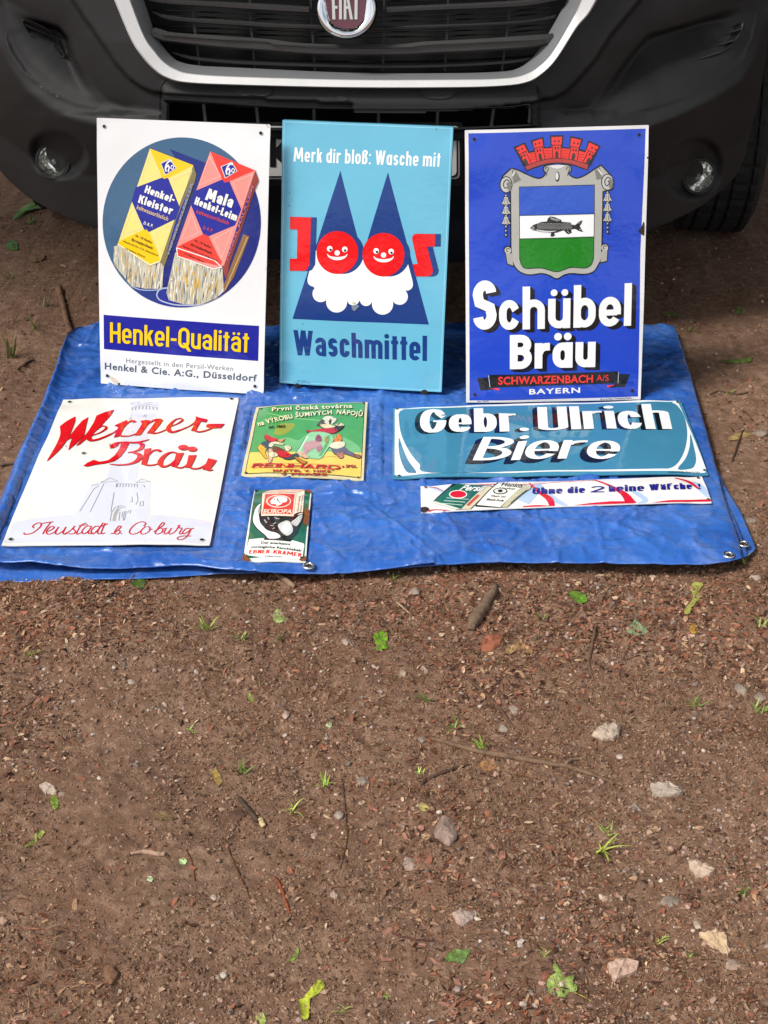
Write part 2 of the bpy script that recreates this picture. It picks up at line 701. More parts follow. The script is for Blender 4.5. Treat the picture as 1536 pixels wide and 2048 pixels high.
TO = [(150, -190), (228, 0), (262, 80), (285, 115), (308, 140), (332, 156), (372, 166), (480, 171), (700, 176), (900, 176), (1000, 173), (1052, 166), (1082, 150), (1112, 120), (1152, 58), (1195, -2), (1270, -190)]
TI = [(192, -190), (262, 0), (290, 72), (312, 104), (330, 124), (352, 138), (385, 147), (480, 153), (700, 159), (900, 159), (1000, 157), (1046, 150), (1078, 132), (1106, 102), (1146, 34), (1164, -4), (1238, -190)]
TG = [(222, -190), (288, 0), (308, 60), (326, 92), (344, 113), (362, 124), (400, 131), (480, 135), (700, 145), (900, 146), (1000, 143), (1034, 137), (1058, 121), (1082, 92), (1120, 24), (1136, -6), (1208, -190)]
N = 150
to, ti, tg = (np.array([q for q in spline(c, 12)]) for c in (TO, TI, TG))
to, ti, tg = (c[np.linspace(0, len(c) - 1, N).astype(int)] for c in (to, ti, tg))
mixp = lambda a, b, t: a * (1 - t) + b * t
strip('trim', [skin(to, -.004), skin(mixp(to, ti, .03), .034), skin(mixp(to, ti, .12), .037), skin(mixp(to, ti, .9), .028), skin(ti, .020), skin(mixp(to, ti, .9), -.02)], silver)
strip('grille_surround', [skin(mixp(ti, tg, .02), .019), skin(mixp(ti, tg, .96), -.030), skin(tg, -.06), skin(mixp(ti, tg, .1), -.06)], greytrim)

# grille cavity and slats
gr = empty('grille', (0, 0, 0))
attach(gr)
gr.matrix_parent_inverse = Matrix.Identity(4)
gr.location = -van.location
gr.location = (0, 0, 0)
gr.matrix_parent_inverse = van.matrix_world.inverted()
bpy.context.view_layer.update()
bk = [(150, -190), (1290, -190), (1160, 20), (1090, 140), (1020, 175), (380, 168), (300, 120), (230, 0)]
tl, tr_, bl_, br_ = on(150, -190, -.16), on(1290, -190, -.16), on(300, 172, -.15), on(1100, 172, -.15)
cav = mesh_obj('radiator', [tl, tr_, br_, bl_, tl + Vector((0, .05, 0)), tr_ + Vector((0, .05, 0)), br_ + Vector((0, .05, 0)), bl_ + Vector((0, .05, 0))],
               [(0, 1, 2, 3), (4, 7, 6, 5), (0, 4, 5, 1), (1, 5, 6, 2), (2, 6, 7, 3), (3, 7, 4, 0)], mat('radiator mesh', (.0025, .0025, .0025), .8))
attach(cav)
bump_wall = [skin(tg, -.05), skin(tg, -.155), skin(mixp(tg, ti, .2), -.155), skin(mixp(tg, ti, .2), -.05)]
strip('grille_housing', bump_wall, dark)


def slat(top, bottom, off, depth=.030, m=None, n=60, name='slat'):
    a, b = even(top, n), even(bottom, n)
    c = mixp(a, b, .38)
    return strip(name, [skin(a, off - depth), skin(a, off - .010), skin(c, off), skin(mixp(a, b, .85), off - .003), skin(b, off - .012), skin(b, off - depth)], m or plastic2)


slat([(296, -8), (330, -2), (420, 2), (540, 8), (618, 13)], [(298, 2), (332, 8), (420, 14), (540, 22), (618, 26)], -.012)
slat([(772, 14), (850, 10), (980, 4), (1060, -2), (1130, -14)], [(774, 27), (850, 22), (980, 17), (1060, 12), (1128, -2)], -.012)
slat([(306, 23), (330, 29), (380, 35), (480, 41), (560, 46), (650, 49)], [(307, 27), (332, 39), (378, 45), (480, 52), (560, 57), (650, 59)], -.030, m=plastic2)
slat([(748, 53), (820, 50), (930, 47), (1050, 40), (1112, 28)], [(748, 61), (820, 59), (930, 55), (1050, 48), (1110, 37)], -.030)
slat([(298, 62), (315, 54), (340, 64), (450, 72), (535, 78), (600, 86), (700, 89), (800, 88), (850, 83), (950, 78), (1080, 69), (1112, 66)],
     [(299, 72), (322, 82), (352, 86), (450, 97), (540, 103), (620, 109), (700, 111), (800, 111), (860, 108), (950, 104), (1060, 96), (1113, 84)], -.006, depth=.05)
slat([(345, 103), (380, 111), (430, 117), (520, 121), (700, 127), (800, 128), (930, 125), (1030, 118), (1080, 111)],
     [(346, 107), (380, 119), (430, 125), (520, 131), (700, 136), (800, 137), (930, 133), (1030, 126), (1078, 115)], -.030)
# the lit upper lip on the broad slat
lp = even([(324, 69), (440, 78), (530, 82), (552, 88), (700, 93), (820, 93), (850, 89), (960, 84), (1086, 79), (1092, 84)], 60)
strip('slat_lip', [skin(lp, -.004), skin(lp + (0, 1.3), -.001), skin(lp + (0, 2.6), -.004)], plastic2)
for x0, x1 in ((386, 400), (500, 510), (622, 630), (768, 766), (896, 890), (1018, 1004)):
    a = even([(x0 - 2, -150), (x0, 20), ((x0 + x1) / 2, 84), (x1, 142)], 24)
    strip('grille_rib', [skin(a - (2.2, 0), -.045), skin(a + (2.2, 0), -.045), skin(a + (2.2, 0), -.085), skin(a - (2.2, 0), -.085)], plastic)

for y0, y1 in ((18, 30), (28, 40), (50, 62), (60, 72), (112, 122), (138, 146), (-12, 0)):
    a = even([(306, y0), (450, y0 + 6), (700, y1), (930, y1 - 3), (1100, y0 - 4)], 40)
    strip('radiator_fin', [skin(a, -.105), skin(a + (0, 2.2), -.100), skin(a + (0, 3.2), -.115)], mat('radiator fin plastic', (.012, .012, .012), .5))

# emblem: a chromed ring round a claret shield with tall narrow letters
ec = on(693, 17, .028)
emblem = empty('emblem', tuple(ec))
attach(emblem)
bpy.context.view_layer.update()
tilt = Matrix.Rotation(R(-14), 4, 'X')


def epx(pts):
    """photo points on the emblem's own plane"""
    n = (tilt @ Vector((0, -1, 0)))
    out = []
    for x, y in pts:
        d = ray(x, y)
        t = (ec - EYE).dot(n) / d.dot(n)
        out.append(EYE + d * t)
    return out


en = (tilt @ Vector((0, -1, 0)))


def ring_solid(name, loops, m, parent):
    n = len(loops[0])
    k = len(loops)
    V = [p for L in loops for p in L]
    Fc = []
    for j in range(k - 1):
        for a in range(n):
            b = (a + 1) % n
            Fc.append((j * n + a, j * n + b, (j + 1) * n + b, (j + 1) * n + a))
    o = mesh_obj(name, V, Fc, m, smooth=True)
    o.data.set_sharp_from_angle(angle=R(50))
    o.parent = parent
    o.matrix_parent_inverse = parent.matrix_world.inverted()
    return o


def lift(pts, h):
    return [p + en * h for p in pts]


def circ(r, n=72):
    return epx(ellipse(693, 17, r, r * 1.0, n=n))


shield = spline([(651, -18), (653, 8), (658, 33), (664, 46), (676, 54), (693, 57.5), (710, 55), (720, 48), (727, 36), (731, 10), (732, -18), (718, -27), (693, -29), (665, -27)], 6, True)
sn = len(shield)
ring_solid('ring', [lift(circ(62), -.03), lift(circ(62), .000), lift(circ(60), .004), lift(circ(60), .002)], mat('black gloss', (.01, .01, .012), .15), emblem)
ang = [math.atan2(y - 17, x - 693) for x, y in shield]
orb = lambda r: epx([(693 + r * math.cos(a), 17 + r * math.sin(a)) for a in ang])
c0 = np.array([693, 14])
ring_solid('chrome_ring', [lift(orb(60), .002), lift(orb(58.5), .0065), lift(orb(55), .0095), lift(orb(50), .0095), lift(epx(c0 + (shield - c0) * 1.10), .0065), lift(epx(c0 + (shield - c0) * 1.02), .004), lift(epx(shield), .003)], chrome, emblem)
cen = epx([(693, 14)])[0]
sv = lift(epx(shield), .0035)
o = mesh_obj('shield', sv + [cen + en * .005], [(a, (a + 1) % sn, sn) for a in range(sn)], mat('claret enamel', (.095, .006, .022), .16, spec=.5, coat=.5), smooth=True)
o.parent = emblem
o.matrix_parent_inverse = emblem.matrix_world.inverted()
lt = [[(663.5, -10), (669, -10), (671, 39), (665, 39)], [(669, 12), (675, 12), (675, 17.5), (669, 17.5)], [(669, -10), (676, -10), (676, -4.5), (669, -4.5)],
      [(678, -10), (683.5, -10), (684, 39), (678.5, 39)],
      [(688, -10), (692.5, -10), (693, 39), (687.5, 39)], [(692, -10), (697, -10), (706, 39), (700.5, 39)], [(692, 12.3), (700, 12.3), (700, 17.8), (692, 17.8)], [(688, -10), (697, -10), (697, -4), (688, -4)],
      [(709.5, -10), (715.5, -10), (714.8, 39), (709, 39)], [(701.5, -10), (723.5, -10), (723.5, -4.5), (701.5, -4.5)]]
Vt, Ft = fill([np.array(q, float) for q in lt])
n0 = len(Vt)
fr = lift(epx(Vt), .0068)
bk_ = lift(epx(Vt), .0048)
Fs = [tuple(f) for f in Ft]
ed = {}
for f in Ft:
    for a, b in ((f[0], f[1]), (f[1], f[2]), (f[2], f[0])):
        ed[(a, b)] = 1
sides = [(a, b, b + n0, a + n0) for a, b in ed if (b, a) not in ed]
o = mesh_obj('lettering', fr + bk_, Fs + sides, mat('satin metal', (.62, .61, .56), .3, .7))
o.parent = emblem
o.matrix_parent_inverse = emblem.matrix_world.inverted()

# lower intake
ins = np.array([(q[0], q[1]) for q in SLOT], float)
sc_ = ins.mean(0)
fr1 = spline(SLOT, 6, True)
fr0 = sc_ + (fr1 - sc_) * np.array([1.012, 1.16])
fr2 = sc_ + (fr1 - sc_) * np.array([.985, .86])
strip('intake_frame', [skin(fr0, .012), skin(fr1, .026), skin(fr2, .018), skin(fr2, -.10), skin(fr0, -.10)], plastic, closed=True)
q = [on(320, 196, -.09), on(1075, 196, -.09), on(1075, 268, -.09), on(320, 268, -.09)]
o = mesh_obj('intake_mesh', q + [p + Vector((0, .04, 0)) for p in q], [(0, 1, 2, 3), (7, 6, 5, 4), (0, 4, 5, 1), (1, 5, 6, 2), (2, 6, 7, 3), (3, 7, 4, 0)], dark)
attach(o)
for x0, x1 in ((406, 413), (511, 518), (627, 629), (757, 757), (876, 874), (990, 981)):
    a = even([(x0, 200), (x1, 262)], 10)
    strip('intake_rib', [skin(a - (3, 0), .004), skin(a + (3, 0), .004), skin(a + (3, 0), -.06), skin(a - (3, 0), -.06)], plastic2)
# scuffed spots on the cross panel
for pts in ([(467, 185), (480, 180), (505, 177), (530, 178), (543, 183), (540, 190), (525, 193), (505, 191), (485, 192)], [(840, 184), (858, 180), (900, 180), (945, 180), (915, 187), (898, 196), (872, 198), (852, 195)], [(672, 196), (682, 193), (694, 197), (690, 202), (676, 202)]):
    q2 = spline(pts, 4, True)
    o = mesh_obj('scuff', skin(q2, .0255), [tuple(range(len(q2)))], mat('bare black plastic', (.008, .008, .008), .7))
    attach(o)
    bm = bmesh.new()
    bm.from_mesh(o.data)
    bmesh.ops.triangulate(bm, faces=bm.faces[:])
    bm.to_mesh(o.data)
    bm.free()
    D_ = push(np.array([p[0] for p in q2]), np.array([p[1] for p in q2]))
    for v, dd in zip(o.data.vertices, D_):
        b = Vector(v.co)
        b.y = float(surf_y(b.x, b.z)) + dd - .0018
        v.co = b
# joints between the panels
for line in ([(332, 160), (324, 170), (321, 184), (320, 215), (320, 250)], [(1072, 172), (1077, 184), (1079, 215), (1081, 255)]):
    a = even(line, 20)
    D_ = push(a[:, 0], a[:, 1])
    f_ = [on(x, y, -dd + .0015) for (x, y), dd in zip(a - (1.4, 0), D_)]
    g_ = [on(x, y, -dd + .0015) for (x, y), dd in zip(a + (1.4, 0), D_)]
    o = mesh_obj('panel_joint', f_ + g_, [(k, k + 1, k + 21, k + 20) for k in range(19)], dark)
    attach(o)

# number plate, almost hidden
pl = [on(447, 262, .03), on(917, 262, .03), on(917, 352, .03), on(447, 352, .03)]
def slab(name, x0, x1, y0, y1, off, th, m, rad=8, parent=None):
    w = np.array([(x0 + rad, y0), (x1 - rad, y0), (x1 - rad * .3, y0 + rad * .3), (x1, y0 + rad), (x1, y1 - rad), (x1 - rad * .3, y1 - rad * .3), (x1 - rad, y1), (x0 + rad, y1), (x0 + rad * .3, y1 - rad * .3), (x0, y1 - rad), (x0, y0 + rad), (x0 + rad * .3, y0 + rad * .3)], float)
    a = on(682, 300, off)
    def flat(pts, o_):
        out = []
        for x, y in pts:
            d = ray(x, y)
            t = (a.y - o_) / (d.y - YAW * d.x)
            out.append(EYE + d * t)
        return out
    f, b = flat(w, 0), flat(w, -th)
    k = len(w)
    o = mesh_obj(name, f + b, [tuple(range(k)), tuple(range(2 * k - 1, k - 1, -1))] + [(j, j + k, (j + 1) % k + k, (j + 1) % k) for j in range(k)], m)
    bm = bmesh.new()
    bm.from_mesh(o.data)
    bmesh.ops.recalc_face_normals(bm, faces=bm.faces[:])
    bm.to_mesh(o.data)
    bm.free()
    attach(o, parent)
    return o, flat


slab('plate_holder', 438, 926, 244, 372, -.012, .03, mat('black holder', (.012, .012, .013), .35))
_, pflat = slab('number_plate', 446, 919, 252, 358, -.001, .004, mat('number plate white', (.62, .62, .59), .3, bump=(90, .05, 2, .002)))
o, kfl = slab('number_plate_rim', 449, 916, 255, 355, .0008, .0012, mat('plate black', (.008, .008, .009), .35))
o, kfl = slab('number_plate_field', 452, 913, 258, 352, .0016, .0012, mat('number plate white', (.62, .62, .59), .3))
KV, KF = fill([np.array(q, float) for q in ([(540, 276), (552, 276), (552, 334), (540, 334)], [(548, 300), (585, 262), (598, 268), (560, 310)], [(554, 298), (598, 340), (584, 346), (548, 312)])])
a0 = on(682, 300, .0028)
kk = []
for x, y in KV:
    d = ray(x, y)
    kk.append(EYE + d * (a0.y / (d.y - YAW * d.x)))
attach(mesh_obj('plate_letter', kk, KF, mat('plate black', (.008, .008, .009), .35)))

# fog lamps in their pockets
for cx, cy, rx, ry in FOGS:
    base = on(cx, cy, -float(push(np.array([cx * 1.0]), np.array([cy * 1.0]))[0]) + (-.008 if cx < 700 else .008))
    fl = empty('fog_lamp', tuple(base))
    attach(fl)
    bpy.context.view_layer.update()
    sx = 1 if cx < 700 else -1
    ax = Vector((-.18 * sx, -1, .22)).normalized()
    q = ax.to_track_quat('Z', 'Y').to_matrix().to_4x4()
    r = .0375
    def turn(prof, m, nm, n=48):
        vv = [Vector((rr_ * math.cos(2 * math.pi * k / n), rr_ * math.sin(2 * math.pi * k / n), h)) for k in range(n) for rr_, h in prof]
        k_ = len(prof)
        fc = [(a * k_ + j, a * k_ + j + 1, ((a + 1) % n) * k_ + j + 1, ((a + 1) % n) * k_ + j) for a in range(n) for j in range(k_ - 1)]
        o = mesh_obj(nm, vv, fc, m, smooth=True)
        bm = bmesh.new()
        bm.from_mesh(o.data)
        bmesh.ops.remove_doubles(bm, verts=bm.verts[:], dist=1e-6)
        bmesh.ops.recalc_face_normals(bm, faces=bm.faces[:])
        bm.to_mesh(o.data)
        bm.free()
        o.parent = fl
        o.matrix_local = q
        return o
    turn([(.034, -.01), (.0365, .008), (.040, .011), (.044, .008), (.046, -.03)], plastic, 'bezel')
    turn([(0.0001, -.020), (.012, -.019), (.024, -.012), (.033, .002), (.036, .010)], mat('lamp reflector', (.95, .95, .90), .22, 1.0, bump=(70, .6, 1, .006)), 'reflector')
    turn([(0.0001, .004), (.004, .003), (.0075, -.002), (.0085, -.018)], mat('bulb shield', (.16, .16, .15), .25, .8), 'bulb_cap')
    g = bpy.data.materials.get('lamp glass')
    if not g:
        g = mat('lamp glass', (.95, .96, .95), .02)
        bs = g.node_tree.nodes['Principled BSDF']
        bs.inputs['Transmission Weight'].default_value = 1.0
        bs.inputs['IOR'].default_value = 1.06
    turn([(0.0001, .0165), (.016, .0158), (.028, .0135), (.0358, .0105), (.0358, .0095), (.028, .0122), (.016, .0145), (0.0001, .015)], g, 'lens')

# pale scratches on the left ridge
for k in range(14):
    x, y = [(44, 136), (52, 146), (58, 138), (48, 140), (80, 172), (90, 178), (112, 192), (104, 178), (118, 184), (130, 168), (112, 190), (100, 184), (46, 132), (128, 178)][k]
    a = np.array([(x, y), (x + 4 + k % 3, y + 2 - k % 4)], float)
    dd = push(a[:, 0], a[:, 1])
    pp = [on(a[0][0], a[0][1], -dd[0] + .003), on(a[1][0], a[1][1], -dd[1] + .003), on(a[1][0], a[1][1] + 1.3, -dd[1] + .003), on(a[0][0], a[0][1] + 1.1, -dd[0] + .003)]
    attach(mesh_obj('scratch', pp, [(0, 1, 2, 3)], mat('scraped plastic', (.22, .22, .21), .7)))

# vents up in the scoops
for pts, m_ in (([(48, 42), (80, 52), (104, 68), (122, 98), (126, 112), (100, 102), (78, 88), (60, 68)], 1), ([(1482, 48), (1440, 66), (1380, 90), (1340, 112), (1332, 126), (1380, 122), (1432, 108), (1466, 84)], -1)):
    q2 = spline(pts, 6, True)
    D_ = push(q2[:, 0], q2[:, 1])
    c_ = q2.mean(0)
    f_ = [on(x, y, -dd + .012) for (x, y), dd in zip(q2, D_)]
    v_ = empty('air_vent', tuple(on(*c_, -.05)))
    attach(v_)
    bpy.context.view_layer.update()
    o = mesh_obj('vent_opening', f_ + [on(*c_, -float(push(np.array([c_[0]]), np.array([c_[1]]))[0]) + .010)], [(k, (k + 1) % len(f_), len(f_)) for k in range(len(f_))], dark)
    o.parent = v_
    o.matrix_parent_inverse = v_.matrix_world.inverted()
    lo_, hi_ = q2.min(0), q2.max(0)
    for k in range(3):
        yy = [66, 82, 98][k] if m_ > 0 else [82, 100, 115][k]
        sl = -.32 if m_ < 0 else .42
        xs_ = np.linspace(lo_[0], hi_[0], 60)
        ys_ = yy + sl * (xs_ - c_[0])
        ok = inside(np.stack([xs_, ys_], 1), q2)
        if ok.sum() < 4:
            continue
        ln = np.stack([xs_[ok], ys_[ok]], 1)
        dd = push(ln[:, 0], ln[:, 1])
        r1 = [on(x, y - 2.0, -d_ + .013) for (x, y), d_ in zip(ln, dd)]
        r2 = [on(x, y + 1.0, -d_ + .020) for (x, y), d_ in zip(ln, dd)]
        r3 = [on(x, y + 2.5, -d_ + .013) for (x, y), d_ in zip(ln, dd)]
        strip('vent_slat', [r1, r2, r3], plastic2)
    wr = [on(x, y, -d_ + .012) for (x, y), d_ in zip(q2, D_)]
    wr2 = [on(x, y, -d_ + .018) for (x, y), d_ in zip(c_ + (q2 - c_) * 1.05, D_)]
    wr3 = [on(x, y, -d_ + .000) for (x, y), d_ in zip(c_ + (q2 - c_) * 1.12, D_)]
    strip('vent_rim', [wr, wr2, wr3], plastic2, closed=True)

# wheels
def wheel_at(x, y, turn_):
    w = empty('wheel', (x, y, .335))
    attach(w)
    n, Rr_, W_ = 72, .335, .215
    prof = [(.19, -W_ / 2 + .03), (.25, -W_ / 2 + .005), (.30, -W_ / 2), (.322, -W_ / 2 + .012)]
    cols = [(-W_ / 2 + .022, 0), (-.072, 0), (-.069, 1), (-.063, 1), (-.060, 0), (-.024, 0), (-.021, 1), (-.015, 1), (-.012, 0), (.012, 0), (.015, 1), (.021, 1), (.024, 0), (.060, 0), (.063, 1), (.069, 1), (.072, 0), (W_ / 2 - .022, 0)]
    prof += [(Rr_ - .009 * g_, c) for c, g_ in cols]
    prof += [(.322, W_ / 2 - .012), (.30, W_ / 2), (.25, W_ / 2 - .005), (.19, W_ / 2 - .03)]
    vv = []
    for k in range(n * 2):
        a = math.pi * k / n
        for r_, c in prof:
            rr2 = r_ - (.006 if (k % 4 == 0 and r_ > .33) else 0)
            vv.append((c, rr2 * math.cos(a), rr2 * math.sin(a)))
    k_ = len(prof)
    N_ = n * 2
    fc = [(a * k_ + j, a * k_ + j + 1, ((a + 1) % N_) * k_ + j + 1, ((a + 1) % N_) * k_ + j) for a in range(N_) for j in range(k_ - 1)]
    o = mesh_obj('tyre', vv, fc, mat('tyre rubber', (.010, .0095, .009), .85, bump=(120, .5, 4, .004), vary=(30, .5)))
    o.parent = w
    vv = [(c, r_ * math.cos(2 * math.pi * k / 40), r_ * math.sin(2 * math.pi * k / 40)) for k in range(40) for r_, c in ((.02, .0), (.15, -.02), (.17, .07), (.195, .085), (.195, -.085))]
    fc = [(a * 5 + j, a * 5 + j + 1, ((a + 1) % 40) * 5 + j + 1, ((a + 1) % 40) * 5 + j) for a in range(40) for j in range(4)]
    o = mesh_obj('rim', vv, fc, mat('steel rim', (.25, .25, .26), .4, .6), smooth=True)
    o.parent = w
    w.rotation_euler = (0, 0, turn_)


wheel_at(XC - .90, 4.50, R(-4))
wheel_at(XC + 1.02, 4.30, R(-5))

# the cab above and behind: sides, bonnet, windscreen, roof, floor
paint = mat('grey van paint', (.30, .31, .32), .28, spec=.5, coat=.6, vary=(4, .05))
def section(z, back, wscale):
    return [Vector((XC + x * .985 * wscale, 3.43 + y * wscale + back + YAW * x, z)) for x, y in zip(fx[::6], fy[::6])]
secs = [section(1.15, 0, 1), section(1.22, .10, .99), section(1.30, .32, .98), section(1.36, .62, .97)]
L_ = len(secs[0])
far = [[Vector((s[0].x, 9.2, s[0].z)), Vector((s[-1].x, 9.2, s[-1].z))] for s in secs]
Vb = [p for s in secs for p in s]
Fb = [(j * L_ + a, j * L_ + a + 1, (j + 1) * L_ + a + 1, (j + 1) * L_ + a) for j in range(3) for a in range(L_ - 1)]
attach(mesh_obj('bonnet', Vb, Fb, paint, smooth=True))
ws = [section(1.36, .63, .965), section(1.75, 1.05, .93), section(2.10, 1.40, .88)]
Vb = [p for s in ws for p in s]
attach(mesh_obj('windscreen', Vb, [(j * L_ + a, j * L_ + a + 1, (j + 1) * L_ + a + 1, (j + 1) * L_ + a) for j in range(2) for a in range(L_ - 1)], mat('dark glass', (.012, .014, .015), .05), smooth=True))
rf = section(2.10, 1.41, .885) 
rt = section(2.32, 1.9, .86)
Vb = rf + rt
attach(mesh_obj('roof', Vb + [Vector((XC - .86, 9.2, 2.32)), Vector((XC + .86, 9.2, 2.32))], [(a, a + 1, L_ + a + 1, L_ + a) for a in range(L_ - 1)] + [tuple(range(L_, 2 * L_)) + (2 * L_ + 1, 2 * L_)], paint))
for sg in (-1, 1):
    x_ = XC + sg * .985
    pts = [(4.80, .38), (9.2, .38), (9.2, 2.32), (5.9, 2.32), (5.3, 2.10), (4.7, 1.36), (4.62, 1.15), (4.62, .78), (4.72, .62)]
    v2 = [Vector((x_ - (.10 * sg if z > 2 else 0), y + YAW * (x_ - XC), z)) for y, z in pts]
    attach(mesh_obj('side_panel', v2, [tuple(range(len(v2)))], paint))
b0 = [Vector((XC + sx * .70, y, z)) for y in (3.55, 9.2) for z in (.27, .33) for sx in (-1, 1)]
b0 = [Vector((p.x * (.9 if p.y < 4 else 1), p.y, p.z)) for p in b0]
attach(mesh_obj('floor_pan', b0, [(0, 1, 3, 2), (4, 6, 7, 5), (0, 4, 5, 1), (2, 3, 7, 6), (0, 2, 6, 4), (1, 5, 7, 3)], dark))
v2 = [Vector((XC + sx * .86, 9.2, z)) for sx, z in ((-1, .3), (1, .3), (1, 2.32), (-1, 2.32))]
attach(mesh_obj('rear_door', v2, [(0, 1, 2, 3)], paint))

# ------------------------------------------------------------------ lettering
# a drawn alphabet: every letter is a set of strokes inside a box of cap height 1
def glyph(ch, cw, t, xh, rnd):
    """returns (advance width, list of quads); cw widens, t is the stem weight"""
    h = t / 2
    S, P = [], []           # strokes, polygons
    dots = []
    base = {'ä': 'a', 'ö': 'o', 'ü': 'u', 'Ä': 'A'}.get(ch, ch)
    if base != ch:
        dots = True

    def box(x0, y0, x1, y1):
        P.append(np.array([(x0, y0), (x1, y0), (x1, y1), (x0, y1)]))

    def diag(xa, ya, xb, yb, tt=None):
        tt = (t if tt is None else tt) * math.hypot(xb - xa, yb - ya) / max(abs(yb - ya), 1e-6) / 2
        tt = min(tt, t * 0.75)
        P.append(np.array([(xa - tt, ya), (xa + tt, ya), (xb + tt, yb), (xb - tt, yb)]))

    def arc(cx, cy, rx, ry, a0, a1, n=12):
        a = np.radians(np.linspace(a0, a1, n))
        return [(cx + rx * math.cos(q), cy + ry * math.sin(q)) for q in a]

    def rr(x0, y0, x1, y1):
        r = min((x1 - x0) / 2, (y1 - y0) / 2) * 1.0
        rx, ry = (x1 - x0) / 2, min((y1 - y0) / 2, max(r, (y1 - y0) / 2 * rnd))
        ps = arc(x1 - rx, y1 - ry, rx, ry, 0, 90) + arc(x0 + rx, y1 - ry, rx, ry, 90, 180) \
            + arc(x0 + rx, y0 + ry, rx, ry, 180, 270) + arc(x1 - rx, y0 + ry, rx, ry, 270, 360)
        return ps + [ps[0], ps[1]]

    def st(ps, w=None):
        P.extend(ribbon(ps, t if w is None else w))

    W = {'i': 0, 'l': 0, 'm': 0.86, 'w': .8, 'W': .95, 'M': .95, 't': .34, 'f': .36, 'r': .40, 'I': 0, 's': .46,
         'S': .56, 'J': .5, 'E': .5, 'L': .48, 'F': .48, '-': .32, '.': 0, ':': 0, ',': 0, '!': 0, ' ': .16,
         'Q': .62, 'O': .62, 'G': .62, 'U': .6, 'B': .58, 'D': .6, 'H': .6, 'K': .58, 'c': .48, 'k': .5}.get(base, .53)
    w = max(W * cw, t) if W else t
    if base == ' ':
        return W * cw, []
    L, Rr, X = h, w - h, xh
    if base in 'Il':
        box(0, 0, t, 1)
    elif base == 'i':
        box(0, 0, t, X)
        ry = h * 1.08 if t > .13 else h * 1.75
        P.append(ellipse(h, min(X + 0.17, 1 - h), h * 1.08, ry, n=20))
    elif base in '.:,!':
        ry = h if t > .13 else h * 1.7
        P.append(ellipse(h, ry, h, ry, n=18) if base != ',' else np.array([(0, t), (t, t), (t, 0), (h * .5, -t * .8), (h, 0), (0, 0)]))
        if base == ':':
            P.append(ellipse(h, X - h, h, n=18))
        if base == '!':
            P.append(np.array([(0, 1), (t, 1), (t * .75, .32), (t * .25, .32)]))
    elif base == '-':
        box(0, X * .42, w, X * .42 + t * .85)
    elif base in 'bdpqɑog' and base != 'o':
        st(rr(L, h, Rr, X - h))
        if base == 'b':
            box(0, 0, t, 1)
        elif base == 'd':
            box(w - t, 0, w, 1)
        elif base == 'p':
            box(0, -.3, t, X)
        elif base == 'ɑ':
            box(w - t, 0, w, X)
        elif base == 'q':
            box(w - t, -.3, w, X)
        elif base == 'g':
            st([(Rr, X)] + [(Rr, -.1)] + arc((L + Rr) / 2, -.1, (Rr - L) / 2, .2 - h * .2, 0, -150))
    elif base == 'o':
        st(rr(L, h, Rr, X - h))
    elif base == 'c':
        rx = (Rr - L) / 2
        ry = (X - t) / 2
        k = min(ry, max(rx, ry * rnd))
        st([(Rr, X * .66)] + arc(L + rx, X - h - k, rx, k, 20, 180) + arc(L + rx, h + k, rx, k, 180, 340) + [(Rr, X * .34)])
    elif base == 'e':
        rx = (Rr - L) / 2
        ry = (X - t) / 2
        k = min(ry, max(rx, ry * rnd))
        st([(L, X * .47), (Rr, X * .47)], t * .8)
        st([(Rr, X * .40)] + arc(L + rx, X - h - k, rx, k, 0, 180) + arc(L + rx, h + k, rx, k, 180, 330))
    elif base == 'a':
        rx = (Rr - L) / 2
        box(w - t, 0, w, X * .62)
        k = min(rx, X * .3)
        st([(L + t * .1, X * .70)] + arc(L + rx, X - h - k, rx, k, 165, 0) + [(Rr, X * .5)])
        hb = X * .58
        kk = (hb - t * .75) / 2
        st([(Rr, hb - h * .9)] + arc(L + rx * .9, h + kk, rx * .9, kk, 90, 270) + [(Rr, h)], t * .86)
    elif base in 'nhmru':
        if base == 'u':
            k = min((Rr - L) / 2, X * .45)
            rx = (Rr - L) / 2
            st([(L, X), (L, h + k)] + arc(L + rx, h + k, rx, k, 180, 360) + [(Rr, X)])
            box(w - t, 0, w, X)
        else:
            box(0, 0, t, 1 if base == 'h' else X)
            if base == 'r':
                rx = Rr - L
                k = min(rx, X * .4)
                st(arc(Rr + .02, X - h - k, rx, k, 180, 95) + [(w, X - h)])
            elif base == 'm':
                half = (Rr - L) / 2
                for q in (0, 1):
                    x0 = L + half * q
                    rx = half / 2
                    k = min(rx, X * .4)
                    st(arc(x0 + rx, X - h - k, rx, k, 180, 0) + [(x0 + half, 0)])
            else:
                rx = (Rr - L) / 2
                k = min(rx, X * .45)
                st(arc(L + rx, X - h - k, rx, k, 180, 0) + [(Rr, 0)])
    elif base in 'kK':
        X2 = 1 if base == 'K' else X
        box(0, 0, t, 1)
        diag(t * .8, X2 * .42, w - h, X2)
        diag(w - h, 0, t + (w - t) * .28, X2 * .60)
    elif base == 't':
        box(w / 2 - h, 0, w / 2 + h, .93)
        box(0, X - t * .8, w, X)
    elif base in 'ſf':
        k = min(w - t, .3)
        st([(L, 0), (L, 1 - h - k)] + arc(L + k, 1 - h - k, k, k, 180, 90) + [(w, 1 - h)])
        box(0 if base == 'ſ' else -t * .4, X - t * .8, w * .8, X)
    elif base in 'sS':
        T = X if base == 's' else 1
        rx = (Rr - L) / 2
        ry = (T - t) / 4
        k = ry
        st([(Rr - .01, T - h - k * .75)] + arc(L + rx, T - h - k, rx, k, 30, 180)
           + [(L + rx * .25, T / 2 + k * .25), (Rr - rx * .25, T / 2 - k * .25)]
           + arc(L + rx, h + k, rx, k, 0, -150) + [(L + .01, h + k * .75)])
    elif base == 'ß':
